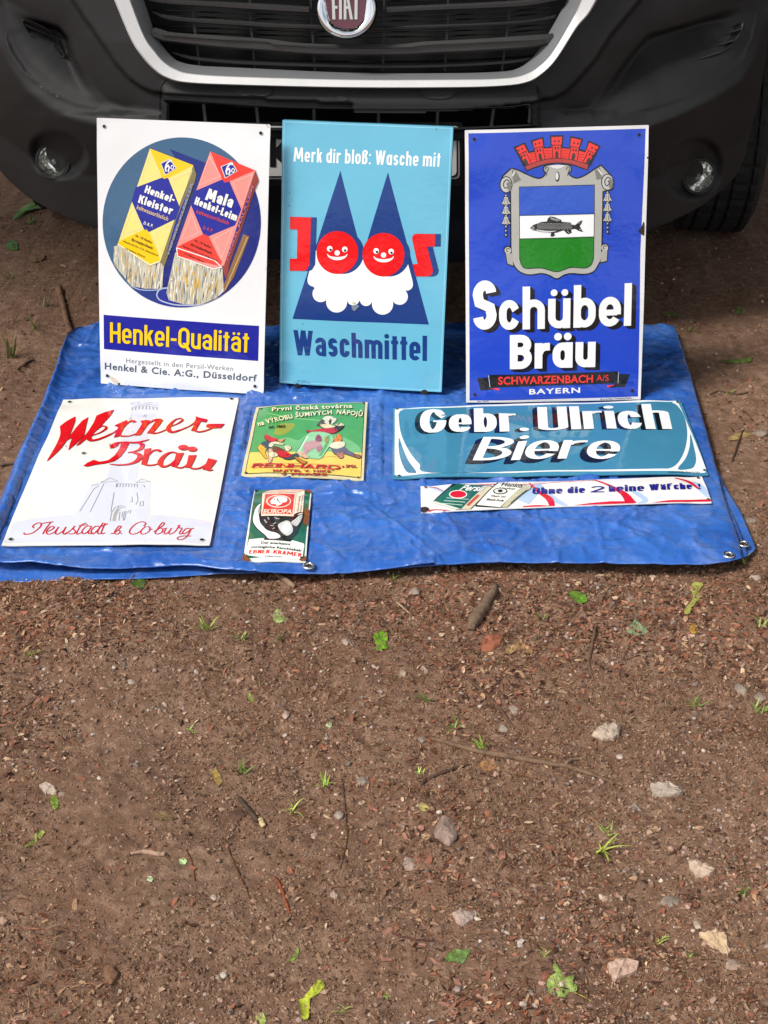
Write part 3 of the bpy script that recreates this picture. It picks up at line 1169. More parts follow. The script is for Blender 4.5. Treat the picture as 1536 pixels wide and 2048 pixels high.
        k = (Rr - L) / 2
        st([(L, 0), (L, 1 - h - k)] + arc(L + k, 1 - h - k, k, k, 180, -60) + [(Rr - k * .7, .56)]
           + arc(L + k * 1.05, h + .22, k * .95, .22, 80, -110) + [(L + t * .9, h)])
    elif base in 'vVwWAMN':
        T = X if base in 'vw' else 1
        if base in 'vV':
            diag(w / 2 - h * .4, 0, h, T); diag(w / 2 + h * .4, 0, w - h, T)
        elif base in 'wW':
            q = (w - t) / 4
            diag(h + q, 0, h, T); diag(h + q, 0, h + 2 * q, T)
            diag(h + 3 * q, 0, h + 2 * q, T); diag(h + 3 * q, 0, h + 4 * q, T)
        elif base == 'A':
            diag(h, 0, w / 2, T); diag(w - h, 0, w / 2, T); box(w * .25, .24, w * .75, .24 + t * .75)
        elif base == 'M':
            diag(h, 0, h + w * .08, 1); diag(w - h, 0, w - h - w * .08, 1)
            diag(w / 2, .18, h + w * .1, 1); diag(w / 2, .18, w - h - w * .1, 1)
        elif base == 'N':
            box(0, 0, t, 1); box(w - t, 0, w, 1); diag(w - h, 0, h, 1)
    elif base in 'zZ':
        T = X if base == 'z' else 1
        box(0, 0, w, t); box(0, T - t, w, T); diag(h * 1.2, t * .5, w - h * 1.2, T - t * .5)
    elif base == 'H':
        box(0, 0, t, 1); box(w - t, 0, w, 1); box(t * .5, .5 - h, w - t * .5, .5 + h)
    elif base in 'OQ':
        st(rr(L, h, Rr, 1 - h))
        if base == 'Q':
            diag(w + .02, -.14, w * .55, .26)
    elif base in 'CG':
        rx = (Rr - L) / 2
        k = min(.5 - h, max(rx, (.5 - h) * rnd))
        st([(Rr, .70)] + arc(L + rx, 1 - h - k, rx, k, 15, 180) + arc(L + rx, h + k, rx, k, 180, 360 if base == 'G' else 345)
           + [(Rr, .5 if base == 'G' else .3)])
        if base == 'G':
            box(w * .5, .5 - t * .8, w, .5)
    elif base in 'BDPR':
        box(0, 0, t, 1)
        x0 = h
        if base == 'D':
            k = min(Rr - x0, .5 - h)
            rx = min(k, (Rr - x0) * .85)
            st([(x0, h), (Rr - rx, h)] + arc(Rr - rx, h + k, rx, k, -90, 0) + arc(Rr - rx, 1 - h - k, rx, k, 0, 90) + [(x0, 1 - h)])
        else:
            m_ = .53
            k = (1 - h - m_) / 2
            rx = min(k, (Rr - x0) * .8)
            st([(x0, m_), (Rr - rx - .02, m_)] + arc(Rr - rx - .02, m_ + k, rx, k, -90, 90) + [(x0, 1 - h)])
            if base == 'B':
                k = (m_ - h) / 2
                rx = min(k, (Rr - x0) * .85)
                st([(x0, h), (Rr - rx, h)] + arc(Rr - rx, h + k, rx, k, -90, 90) + [(x0, m_)])
            if base == 'R':
                diag(w - h, 0, w * .5, m_)
    elif base == 'U':
        rx = (Rr - L) / 2
        k = min(rx, .4)
        st([(L, 1), (L, h + k)] + arc(L + rx, h + k, rx, k, 180, 360) + [(Rr, 1)])
    elif base in 'EFL':
        box(0, 0, t, 1)
        if base in 'EL':
            box(0, 0, w, t * .9)
        if base in 'EF':
            box(0, 1 - t * .9, w, 1); box(0, .5 - h * .9, w * .85, .5 + h * .9)
    elif base == 'J':
        rx = (Rr - L) / 2
        st([(Rr, 1), (Rr, h + rx)] + arc(L + rx, h + rx, rx, rx, 0, -170))
    elif base == '2':
        k = (w - t) / 2
        ky = min(k, .26)
        st(arc(L + k, 1 - h - ky, k, ky, 170, -40) + [(L + .02, h)])
        box(0, 0, w, t * .9)
    else:
        box(0, 0, w, X)
    if dots:
        r = max(t * .46, .055)
        y = (X if base != 'A' else 1) + r + .06
        g = max(r * 1.15, w * .24)
        P.append(ellipse(w / 2 - g, y, r, n=18)); P.append(ellipse(w / 2 + g, y, r, n=18))
    return w, P


def drawn(text, P0, P1, P2, t=0.2, xh=0.7, gap=0.09, rnd=0.6, single_a=False, k=1.0):
    """text in the drawn alphabet fitted to baseline P0-P1 and cap height P0-P2"""
    P0, P1, P2 = (np.asarray(p, float) for p in (P0, P1, P2))
    ex, ey = P1 - P0, P2 - P0
    aim = np.linalg.norm(ex) / np.linalg.norm(ey) / k
    kx = k
    if single_a:
        text = text.replace('a', 'ɑ')
    lo, hi = 0.05, 6.0
    for _ in range(40):
        cw = (lo + hi) / 2
        tot = sum(glyph(c, cw, t, xh, rnd)[0] + gap for c in text) - gap
        if tot < aim:
            lo = cw
        else:
            hi = cw
    out, x = [], 0.0
    for c in text:
        if single_a and c == 'ä':
            w, q = glyph('ɑ', cw, t, xh, rnd)
            for s in (-1, 1):
                q.append(ellipse(w / 2 + s * t * .62, xh + t * .55 + .05, t * .5, n=20))
        else:
            w, q = glyph(c, cw, t, xh, rnd)
        q = [p + (x, 0) for p in q]
        out += q
        x += w + gap
    k = aim / (x - gap)
    ux = ex / np.linalg.norm(ex) * np.linalg.norm(ey) * kx
    return [P0 + (p[:, :1] * k) * ux + p[:, 1:] * ey for p in out]


def typed(text, P0, P1, P2, bold=0.0, spacing=1.0):
    """small print in Blender's own font, fitted like drawn(); returns (points, faces)"""
    P0, P1, P2 = (np.asarray(p, float) for p in (P0, P1, P2))
    c = bpy.data.curves.new('print', 'FONT')
    c.body = text
    c.offset = bold
    c.space_character = spacing
    c.resolution_u = 3
    o = bpy.data.objects.new('print', c)
    COL.objects.link(o)
    me = bpy.data.meshes.new_from_object(o)
    v = np.array([x.co[:2] for x in me.vertices])
    f = [list(p.vertices) for p in me.polygons]
    bpy.data.objects.remove(o)
    bpy.data.curves.remove(c)
    bpy.data.meshes.remove(me)
    x0, x1 = v[:, 0].min(), v[:, 0].max()
    V = P0 + ((v[:, :1] - x0) / (x1 - x0)) * (P1 - P0) + (v[:, 1:] / 0.69) * (P2 - P0)
    return V, f


# ------------------------------------------------------------------ signs
class Sign:
    def __init__(self, name, corners, label, cat, group, z=0.03, lean=None, dome=0.006, thick=0.002, seed=0, deep=0.0):
        TL, TR, BR, BL = corners
        if lean is None:
            self.O = gp(*BL, z)
            U = gp(*BR, z) - self.O
            U.normalize()
            self.N = Vector((0, 0, 1))
        else:
            self.O = gp(*BL, z)
            U = gp(*BR, z) - self.O
            U.normalize()
            back = Vector((-U.y, U.x, 0)).normalized()
            V = Vector((0, 0, math.cos(R(lean)))) + back * math.sin(R(lean))
            self.N = U.cross(V).normalized()
        self.U = U
        self.V = self.N.cross(U).normalized()
        self.seed, self.domeh, self.ready = seed, dome, False
        self.c = np.array([self.uv(*p) for p in (TL, TR, BR, BL)])
        self.mid = self.c.mean(0)
        self.half = np.array([np.abs(self.c[:, 0] - self.mid[0]).mean(), np.abs(self.c[:, 1] - self.mid[1]).mean()])
        self.thick, self.deep = thick, deep
        self.ready = True
        base = (self.c[2] + self.c[3]) / 2
        self.root = empty(name, (0, 0, 0), label, cat, group)
        M = Matrix((self.U, self.V, self.N)).transposed().to_4x4()
        self.b = base
        M.translation = self.O + self.U * base[0] + self.V * base[1]
        self.root.matrix_world = M
        print(name, 'w %.3f/%.3f h %.3f/%.3f' % (np.linalg.norm(self.c[1] - self.c[0]), np.linalg.norm(self.c[2] - self.c[3]),
              np.linalg.norm(self.c[0] - self.c[3]), np.linalg.norm(self.c[1] - self.c[2])))

    def uv(self, px, py):
        d = ray(px, py)
        t = (self.O - EYE).dot(self.N) / d.dot(self.N)
        q = EYE + d * t - self.O
        a = (q.dot(self.U), q.dot(self.V))
        if self.ready:                     # the pressed surface stands proud of the rim's plane
            for _ in range(2):
                h = float(self.dome(np.array([a[0]]), np.array([a[1]]))[0]) + self.thick
                t = ((self.O - EYE).dot(self.N) + h) / d.dot(self.N)
                q = EYE + d * t - self.O
                a = (q.dot(self.U), q.dot(self.V))
        return a

    def zoom(self, x0, y0, s):
        def f(pts):
            a = np.asarray(pts, float)
            if a.ndim == 1:
                return np.array(self.uv(x0 + a[0] / s, y0 + a[1] / s))
            return np.array([self.uv(x0 + p[0] / s, y0 + p[1] / s) for p in a])
        return f

    def dome(self, u, v):
        a = (u - self.mid[0]) / self.half[0]
        b = (v - self.mid[1]) / self.half[1]
        z = self.domeh * (1 - a * a) * (1 - b * b)
        z = z + 0.0026 * vnoise(u * 9 + 3, v * 9 + 1, self.seed) + 0.0003 * vnoise(u * 22, v * 22, self.seed + 2)
        # the enamel is drawn in round each screw hole near the corners
        r = np.minimum.reduce([np.hypot(u - c[0] * .93 - self.mid[0] * .07, v - c[1] * .94 - self.mid[1] * .06) for c in self.c])
        return z - 0.0032 * np.exp(-(r / 0.03) ** 2)

    def normals(self, u, v):
        e = 0.002
        du = (self.dome(u + e, v) - self.dome(u - e, v)) / (2 * e)
        dv = (self.dome(u, v + e) - self.dome(u, v - e)) / (2 * e)
        n = np.stack([-du, -dv, np.ones_like(du)], -1)
        return n / np.linalg.norm(n, axis=-1)[:, None]

    def part(self, name, parent=None):
        return Art(self, name, parent)

    def plate(self, hexcol, back='#15161a', corner=0.004, name='plate'):
        """the steel plate with its folded or cut edge"""
        c = self.c
        out = []
        for i in range(4):
            p, a, b = c[i], c[i - 1], c[(i + 1) % 4]
            da = (a - p) / np.linalg.norm(a - p) * corner
            db = (b - p) / np.linalg.norm(b - p) * corner
            out += [p + da, p + da * .3 + db * .0, p + db * .3 + da * .0, p + db] if corner else [p]
        out = np.array(out)
        art = self.part(name)
        art.add([out], enamel(hexcol), 0)
        rim = art.rim(out, enamel(hexcol) if self.deep == 0 else enamel(hexcol), max(self.thick, self.deep), mat('sign back', back, 0.5))
        self.plate_obj = art.build()
        return self.plate_obj


class Art:
    STEP = 0.00030

    def __init__(self, sign, name, parent=None):
        self.s, self.name, self.parent = sign, name, parent
        self.bm = bmesh.new()
        self.lay = self.bm.verts.layers.float.new('lift')
        self.mats = []

    def _mi(self, m):
        if m not in self.mats:
            self.mats.append(m)
        return self.mats.index(m)

    def add(self, polys, m, layer, clip=None, evenodd=False):
        if isinstance(polys, tuple):          # ready faces
            V, Fs = polys
        else:
            V, Fs = fill(polys, clip, evenodd)
        if not len(Fs):
            return self
        mi = self._mi(m)
        bm = bmesh.new()
        vs = [bm.verts.new((p[0], p[1], 0)) for p in V]
        for f in Fs:
            try:
                bm.faces.new([vs[i] for i in f])
            except ValueError:
                pass
        loose = [v for v in bm.verts if not v.link_faces]
        bmesh.ops.delete(bm, geom=loose, context='VERTS')
        if bm.faces:
            co = np.array([v.co[:2] for v in bm.verts])
            lo, hi = co.min(0), co.max(0)
            g = 0.008
            for ax in (0, 1):
                k = math.ceil(lo[ax] / g)
                while k * g < hi[ax]:
                    n = [0, 0, 0]
                    n[ax] = 1
                    q = [0, 0, 0]
                    q[ax] = k * g
                    bmesh.ops.bisect_plane(bm, geom=bm.verts[:] + bm.edges[:] + bm.faces[:], dist=1e-6, plane_co=q, plane_no=n)
                    k += 1
            bm.verts.index_update()
            new = []
            for v in bm.verts:
                w = self.bm.verts.new(v.co)
                w[self.lay] = layer * self.STEP
                new.append(w)
            for f in bm.faces:
                nf = self.bm.faces.new([new[v.index] for v in f.verts])
                if nf.calc_area() > 0:
                    nf.normal_update()
                    if nf.normal.z < 0:
                        nf.normal_flip()
                nf.material_index = mi
        bm.free()
        return self

    def rim(self, out, m, depth, mback):
        n = len(out)
        mi, mb = self._mi(m), self._mi(mback)
        # refine so that it follows the dome
        pts = []
        for i in range(n):
            a, b = out[i], out[(i + 1) % n]
            k = max(1, int(np.linalg.norm(b - a) / 0.008))
            pts += [a + (b - a) * j / k for j in range(k)]
        top = []
        bot = []
        for p in pts:
            v = self.bm.verts.new((p[0], p[1], 0))
            v[self.lay] = 0
            top.append(v)
            v = self.bm.verts.new((p[0], p[1], 0))
            v[self.lay] = -depth
            bot.append(v)
        k = len(pts)
        for i in range(k):
            f = self.bm.faces.new([top[i], bot[i], bot[(i + 1) % k], top[(i + 1) % k]])
            f.material_index = mi if depth < 0.005 else mi
        self.add([out], mback, -depth / self.STEP)

    def build(self):
        s = self.s
        me = bpy.data.meshes.new(self.name)
        lift = np.array([v[self.lay] for v in self.bm.verts])
        for f in self.bm.faces:
            f.smooth = True
        self.bm.to_mesh(me)
        nv = len(me.vertices)
        co = np.zeros(nv * 3)
        me.vertices.foreach_get('co', co)
        co = co.reshape(-1, 3)
        u, v = co[:, 0].copy(), co[:, 1].copy()
        nrm = s.normals(u, v)
        z = s.dome(u, v) + lift
        co[:, 0] = u - s.b[0]
        co[:, 1] = v - s.b[1]
        co[:, 2] = z + s.thick
        me.vertices.foreach_set('co', co.ravel())
        for m in self.mats:
            me.materials.append(m)
        ref = np.zeros(len(me.polygons) * 3)
        me.update()
        me.polygons.foreach_get('normal', ref)
        pz = ref.reshape(-1, 3)[:, 2]
        # true normals of the domed sheet on the front, the faces' own elsewhere
        ln = np.zeros((len(me.loops), 3))
        vi = np.zeros(len(me.loops), np.int32)
        me.loops.foreach_get('vertex_index', vi)
        for p in me.polygons:
            r_ = range(p.loop_start, p.loop_start + p.loop_total)
            if pz[p.index] > 0.5:
                for i in r_:
                    ln[i] = nrm[vi[i]]
            else:
                for i in r_:
                    ln[i] = ref[p.index * 3:p.index * 3 + 3]
        me.normals_split_custom_set([tuple(a) for a in ln])
        self.bm.free()
        o = bpy.data.objects.new(self.name, me)
        COL.objects.link(o)
        o.parent = self.parent or s.root
        return o


def holes(sign, pts, z, parent, r=0.005, col='#101014', ring='#b9babb'):
    """the dark screw holes in the plate"""
    for p in pts:
        q = z(p)
        a = sign.part('screw_hole', parent)
        a.add([ellipse(q[0], q[1], r * 1.3, n=20)], enamel(ring), 6)
        a.add([ellipse(q[0], q[1], r, n=20)], mat('hole dark', col, 0.8), 7)
        a.build()


# ------------------------------------------------------------------ tarpaulin
def tarp_material():
    m = bpy.data.materials.new('blue woven sheeting')
    m.use_nodes = True
    n, l = m.node_tree.nodes, m.node_tree.links
    b = n['Principled BSDF']
    b.inputs['Roughness'].default_value = .24
    b.inputs['Specular IOR Level'].default_value = .55
    t = n.new('ShaderNodeTexCoord')
    z = n.new('ShaderNodeTexNoise')
    z.inputs['Scale'].default_value = 5
    z.inputs['Detail'].default_value = 7
    z.inputs['Roughness'].default_value = .7
    l.new(t.outputs['Object'], z.inputs['Vector'])
    r = n.new('ShaderNodeValToRGB')
    e = r.color_ramp.elements
    e[0].position, e[1].position = .32, .68
    e[0].color = (*srgb('#214d9c'), 1)
    e[1].color = (*srgb('#3a6cba'), 1)
    l.new(z.outputs['Fac'], r.inputs['Fac'])
    # dusty patches, with the sheeting's pale sheen painted into the colour
    z2 = n.new('ShaderNodeTexNoise')
    z2.inputs['Scale'].default_value = 14
    z2.inputs['Detail'].default_value = 9
    z2.inputs['Roughness'].default_value = .8
    l.new(t.outputs['Object'], z2.inputs['Vector'])
    r2 = n.new('ShaderNodeValToRGB')
    r2.color_ramp.elements[0].position, r2.color_ramp.elements[1].position = .48, .80
    r2.color_ramp.elements[1].color = (.6, .6, .6, 1)
    l.new(z2.outputs['Fac'], r2.inputs['Fac'])
    x = n.new('ShaderNodeMix')
    x.data_type = 'RGBA'
    x.inputs['B'].default_value = (*srgb('#7f93bf'), 1)
    l.new(r2.outputs['Color'], x.inputs['Factor'])
    l.new(r.outputs['Color'], x.inputs['A'])
    l.new(x.outputs['Result'], b.inputs['Base Color'])
    # fine crumple, weave threads
    z3 = n.new('ShaderNodeTexNoise')
    z3.noise_type = 'RIDGED_MULTIFRACTAL'
    z3.inputs['Scale'].default_value = 24
    z3.inputs['Detail'].default_value = 6
    z3.inputs['Roughness'].default_value = .55
    z3.inputs['Distortion'].default_value = .6
    l.new(t.outputs['Object'], z3.inputs['Vector'])
    w = n.new('ShaderNodeTexWave')
    w.inputs['Scale'].default_value = 130
    w.inputs['Distortion'].default_value = 1.5
    l.new(t.outputs['Object'], w.inputs['Vector'])
    b1 = n.new('ShaderNodeBump')
    b1.inputs['Strength'].default_value = .12
    b1.inputs['Distance'].default_value = .002
    l.new(w.outputs['Fac'], b1.inputs['Height'])
    b2 = n.new('ShaderNodeBump')
    b2.inputs['Strength'].default_value = .75
    b2.inputs['Distance'].default_value = .006
    l.new(z3.outputs['Fac'], b2.inputs['Height'])
    l.new(b1.outputs['Normal'], b2.inputs['Normal'])
    vo = n.new('ShaderNodeTexVoronoi')
    vo.inputs['Scale'].default_value = 30
    l.new(t.outputs['Object'], vo.inputs['Vector'])
    b3 = n.new('ShaderNodeBump')
    b3.inputs['Strength'].default_value = .35
    b3.inputs['Distance'].default_value = .006
    l.new(vo.outputs['Distance'], b3.inputs['Height'])
    l.new(b2.outputs['Normal'], b3.inputs['Normal'])
    l.new(b3.outputs['Normal'], b.inputs['Normal'])
    return m


TARP_M = tarp_material()
tarp = empty('tarpaulin', tuple(gp(760, 900, 0)), 'blue woven plastic tarpaulin folded in layers, lying on the soil under the signs', 'tarpaulin')


FLAT_Q = [[(126, 800), (478, 794), (420, 1092), (2, 1090)], [(513, 814), (735, 802), (727, 961), (481, 953)], [(509, 979), (623, 983), (611, 1122), (485, 1122)],
          [(786, 817), (1361, 801), (1417, 950), (785, 957)], [(841, 972), (1403, 954), (1424, 1005), (842, 1025)]]


def sheet(name, left, right, rear, front, z0, amp, seed, hem=None):
    nu, nv = 420, 320
    L, Rr, A, F_ = (edge(e, z0) for e in (left, right, rear, front))
    u = np.linspace(0, 1, nu)[None, :, None]
    v = np.linspace(0, 1, nv)[:, None, None]
    l_, r_ = along(L, np.linspace(0, 1, nv))[:, None, :], along(Rr, np.linspace(0, 1, nv))[:, None, :]
    a_, f_ = along(A, np.linspace(0, 1, nu))[None, :, :], along(F_, np.linspace(0, 1, nu))[None, :, :]
    c00, c10, c01, c11 = A[0], A[-1], F_[0], F_[-1]
    P = (1 - u) * l_ + u * r_ + (1 - v) * a_ + v * f_ - ((1 - u) * (1 - v) * c00 + u * (1 - v) * c10 + (1 - u) * v * c01 + u * v * c11)
    x, y = P[..., 0], P[..., 1]
    h = amp * (.55 * ridge(x, y, 7, seed) ** 4 + .75 * ridge(x + 3, y * 1.4, 11, seed + 2) ** 7 + .45 * fbm(x * 5, y * 5, 3, seed + 4)
               + .40 * ridge(x, y, 22, seed + 6) ** 4 + .24 * ridge(x, y, 52, seed + 8) ** 3)
    # sharp little creases, straight and short
    cr_ = random.Random(seed)
    for _ in range(190):
        ax, ay, th = cr_.uniform(-.85, .8), cr_.uniform(2.3, 3.5), cr_.choice([0, 1.57, .8, -.8]) + cr_.gauss(0, .35)
        L_, w_, g_ = cr_.uniform(.03, .20), cr_.uniform(.005, .012), cr_.uniform(-.45, .85)
        du, dv = (x - ax) * math.cos(th) + (y - ay) * math.sin(th), -(x - ax) * math.sin(th) + (y - ay) * math.cos(th)
        h = h + amp * g_ * np.clip(1 - np.abs(dv) / w_, 0, 1) * np.clip(1.3 - np.abs(du) / L_, 0, 1)
    # creases from the folded pack
    for cx in (-.33, .0, .34):
        h = h + amp * .35 * np.exp(-((x - cx - .03 * y) / .006) ** 2)
    for cy in (2.55, 2.92, 3.2):
        h = h - amp * .35 * np.exp(-((y - cy) / .007) ** 2)
    e = np.minimum.reduce([u[..., 0] * 1.5 + 0 * x, (1 - u[..., 0]) * 1.5 + 0 * x, (1 - v[..., 0]) + 0 * x])
    h = h * (1 - .6 * np.exp(-e / .03)) - (z0 * .2) * np.exp(-e / .010)
    if hem is not None:
        h = h + hem(x, y, u[..., 0] + 0 * x, v[..., 0] + 0 * x)
    # pressed flat under the signs
    qx, qy = project(np.stack([x, y, 0 * x + z0], -1))
    for c in FLAT_Q:
        c = np.array(c, float)
        c = c.mean(0) + (c - c.mean(0)) * 1.07
        h = np.where(pinside(qx, qy, c), np.minimum(h, .002) * .4, h)
    zz = z0 + h
    n_ = nu * nv
    V = np.stack([x.ravel(), y.ravel(), zz.ravel()], 1)
    V2 = V.copy()
    V2[:, 2] -= .0012
    i = (np.arange(nv - 1)[:, None] * nu + np.arange(nu - 1)[None, :]).ravel()
    top = np.stack([i, i + nu, i + nu + 1, i + 1], 1)
    bot = top[:, ::-1] + n_
    ring = np.r_[np.arange(nu), np.arange(1, nv) * nu + nu - 1, (nv - 1) * nu + np.arange(nu - 2, -1, -1), np.arange(nv - 2, 0, -1) * nu]
    nx_ = np.roll(ring, -1)
    side = np.stack([ring, nx_, nx_ + n_, ring + n_], 1)
    o = np_obj(name, np.r_[V, V2], np.r_[top, bot, side], TARP_M, smooth=True)
    o.parent = tarp
    o.matrix_parent_inverse = tarp.matrix_world.inverted()
    return o


def hem_top(x, y, u, v):
    # the thick rolled fold down the left side and the hump at its far corner, the lifted front lip on the left
    h = .013 * np.exp(-((u - .016) / .012) ** 2) - .005 * np.exp(-((u - .05) / .02) ** 2)
    h = h + .030 * np.exp(-((u - .07) / .06) ** 2 - ((v - .03) / .07) ** 2)
    h = h + .010 * np.exp(-((v - 1) / .02) ** 2) * np.clip(1 - u * 3.2, 0, 1) + .006 * np.exp(-((v - 1) / .02) ** 2) * np.sin(u * 23) * (u < .6)
    return h


bpy.context.view_layer.update()
sheet('bottom_layer', [(160, 690), (70, 870), (-15, 1040), (-75, 1163)], [(1340, 660), (1425, 915), (1484, 1030), (1512, 1096)],
      [(160, 690), (760, 670), (1340, 660)], [(-75, 1163), (60, 1163), (200, 1159), (290, 1156), (460, 1147), (700, 1140), (1000, 1124), (1300, 1126), (1440, 1122), (1490, 1113), (1512, 1096)], .006, .004, 21)
sheet('middle_layer', [(158, 688), (66, 872), (-18, 1032), (-75, 1118)], [(1345, 655), (1422, 920), (1476, 1050), (1496, 1108)],
      [(158, 688), (760, 668), (1345, 655)], [(-75, 1118), (100, 1119), (200, 1120), (300, 1122), (400, 1128), (470, 1138), (700, 1139), (1000, 1122), (1300, 1124), (1450, 1120), (1496, 1108)], .016, .004, 31)
sheet('top_layer', [(152, 682), (124, 706), (100, 762), (74, 826), (36, 906), (0, 996), (-40, 1078), (-66, 1128)], [(1350, 650), (1368, 704), (1396, 800), (1428, 912), (1452, 1000), (1476, 1070), (1485, 1112)],
      [(152, 682), (210, 660), (500, 652), (900, 650), (1350, 650)], [(-66, 1128), (60, 1131), (150, 1134), (215, 1133), (300, 1128), (380, 1128), (470, 1141), (600, 1140), (800, 1131), (1000, 1120), (1200, 1121), (1350, 1123), (1440, 1121), (1485, 1110)], .027, .0075, 41, hem_top)

for px, py, z in ((617, 1132, .030), (1457, 1110, .029), (1486, 1088, .017)):
    bm = bmesh.new()
    n = 28
    prof = [(.0062, .0), (.0066, .0022), (.0085, .0032), (.0108, .0022), (.0116, .0)]
    vv = []
    for k in range(n):
        a = 2 * math.pi * k / n
        vv.append([bm.verts.new((r * math.cos(a), r * math.sin(a), zz)) for r, zz in prof])
    for k in range(n):
        for j in range(len(prof) - 1):
            f = bm.faces.new([vv[k][j], vv[k][j + 1], vv[(k + 1) % n][j + 1], vv[(k + 1) % n][j]])
            f.smooth = True
    bmesh.ops.recalc_face_normals(bm, faces=bm.faces[:])
    f = bm.faces.new([bm.verts.new((.0062 * math.cos(2 * math.pi * k / n), .0062 * math.sin(2 * math.pi * k / n), .0006)) for k in range(n)])
    f.material_index = 1
    me = bpy.data.meshes.new('eyelet')
    bm.to_mesh(me)
    bm.free()
    me.materials.append(mat('galvanised metal', (.62, .62, .6), .28, 1.0))
    me.materials.append(mat('eyelet gap', '#1a1c22', .9))
    o = bpy.data.objects.new('eyelet', me)
    COL.objects.link(o)
    q = gp(px, py, z)
    o.parent = tarp
    o.location = q - tarp.location

GS = 'enamel signs leaning on the van'
GF = 'signs lying flat on the tarpaulin'
rnd = random.Random(4)
TARP_Z = 0.032
FLAT_Z = 0.038
LEAN = [11.0, 10.5, 11.0]


def sh(poly, dx, dy):
    return np.asarray(poly, float) + (dx, dy)


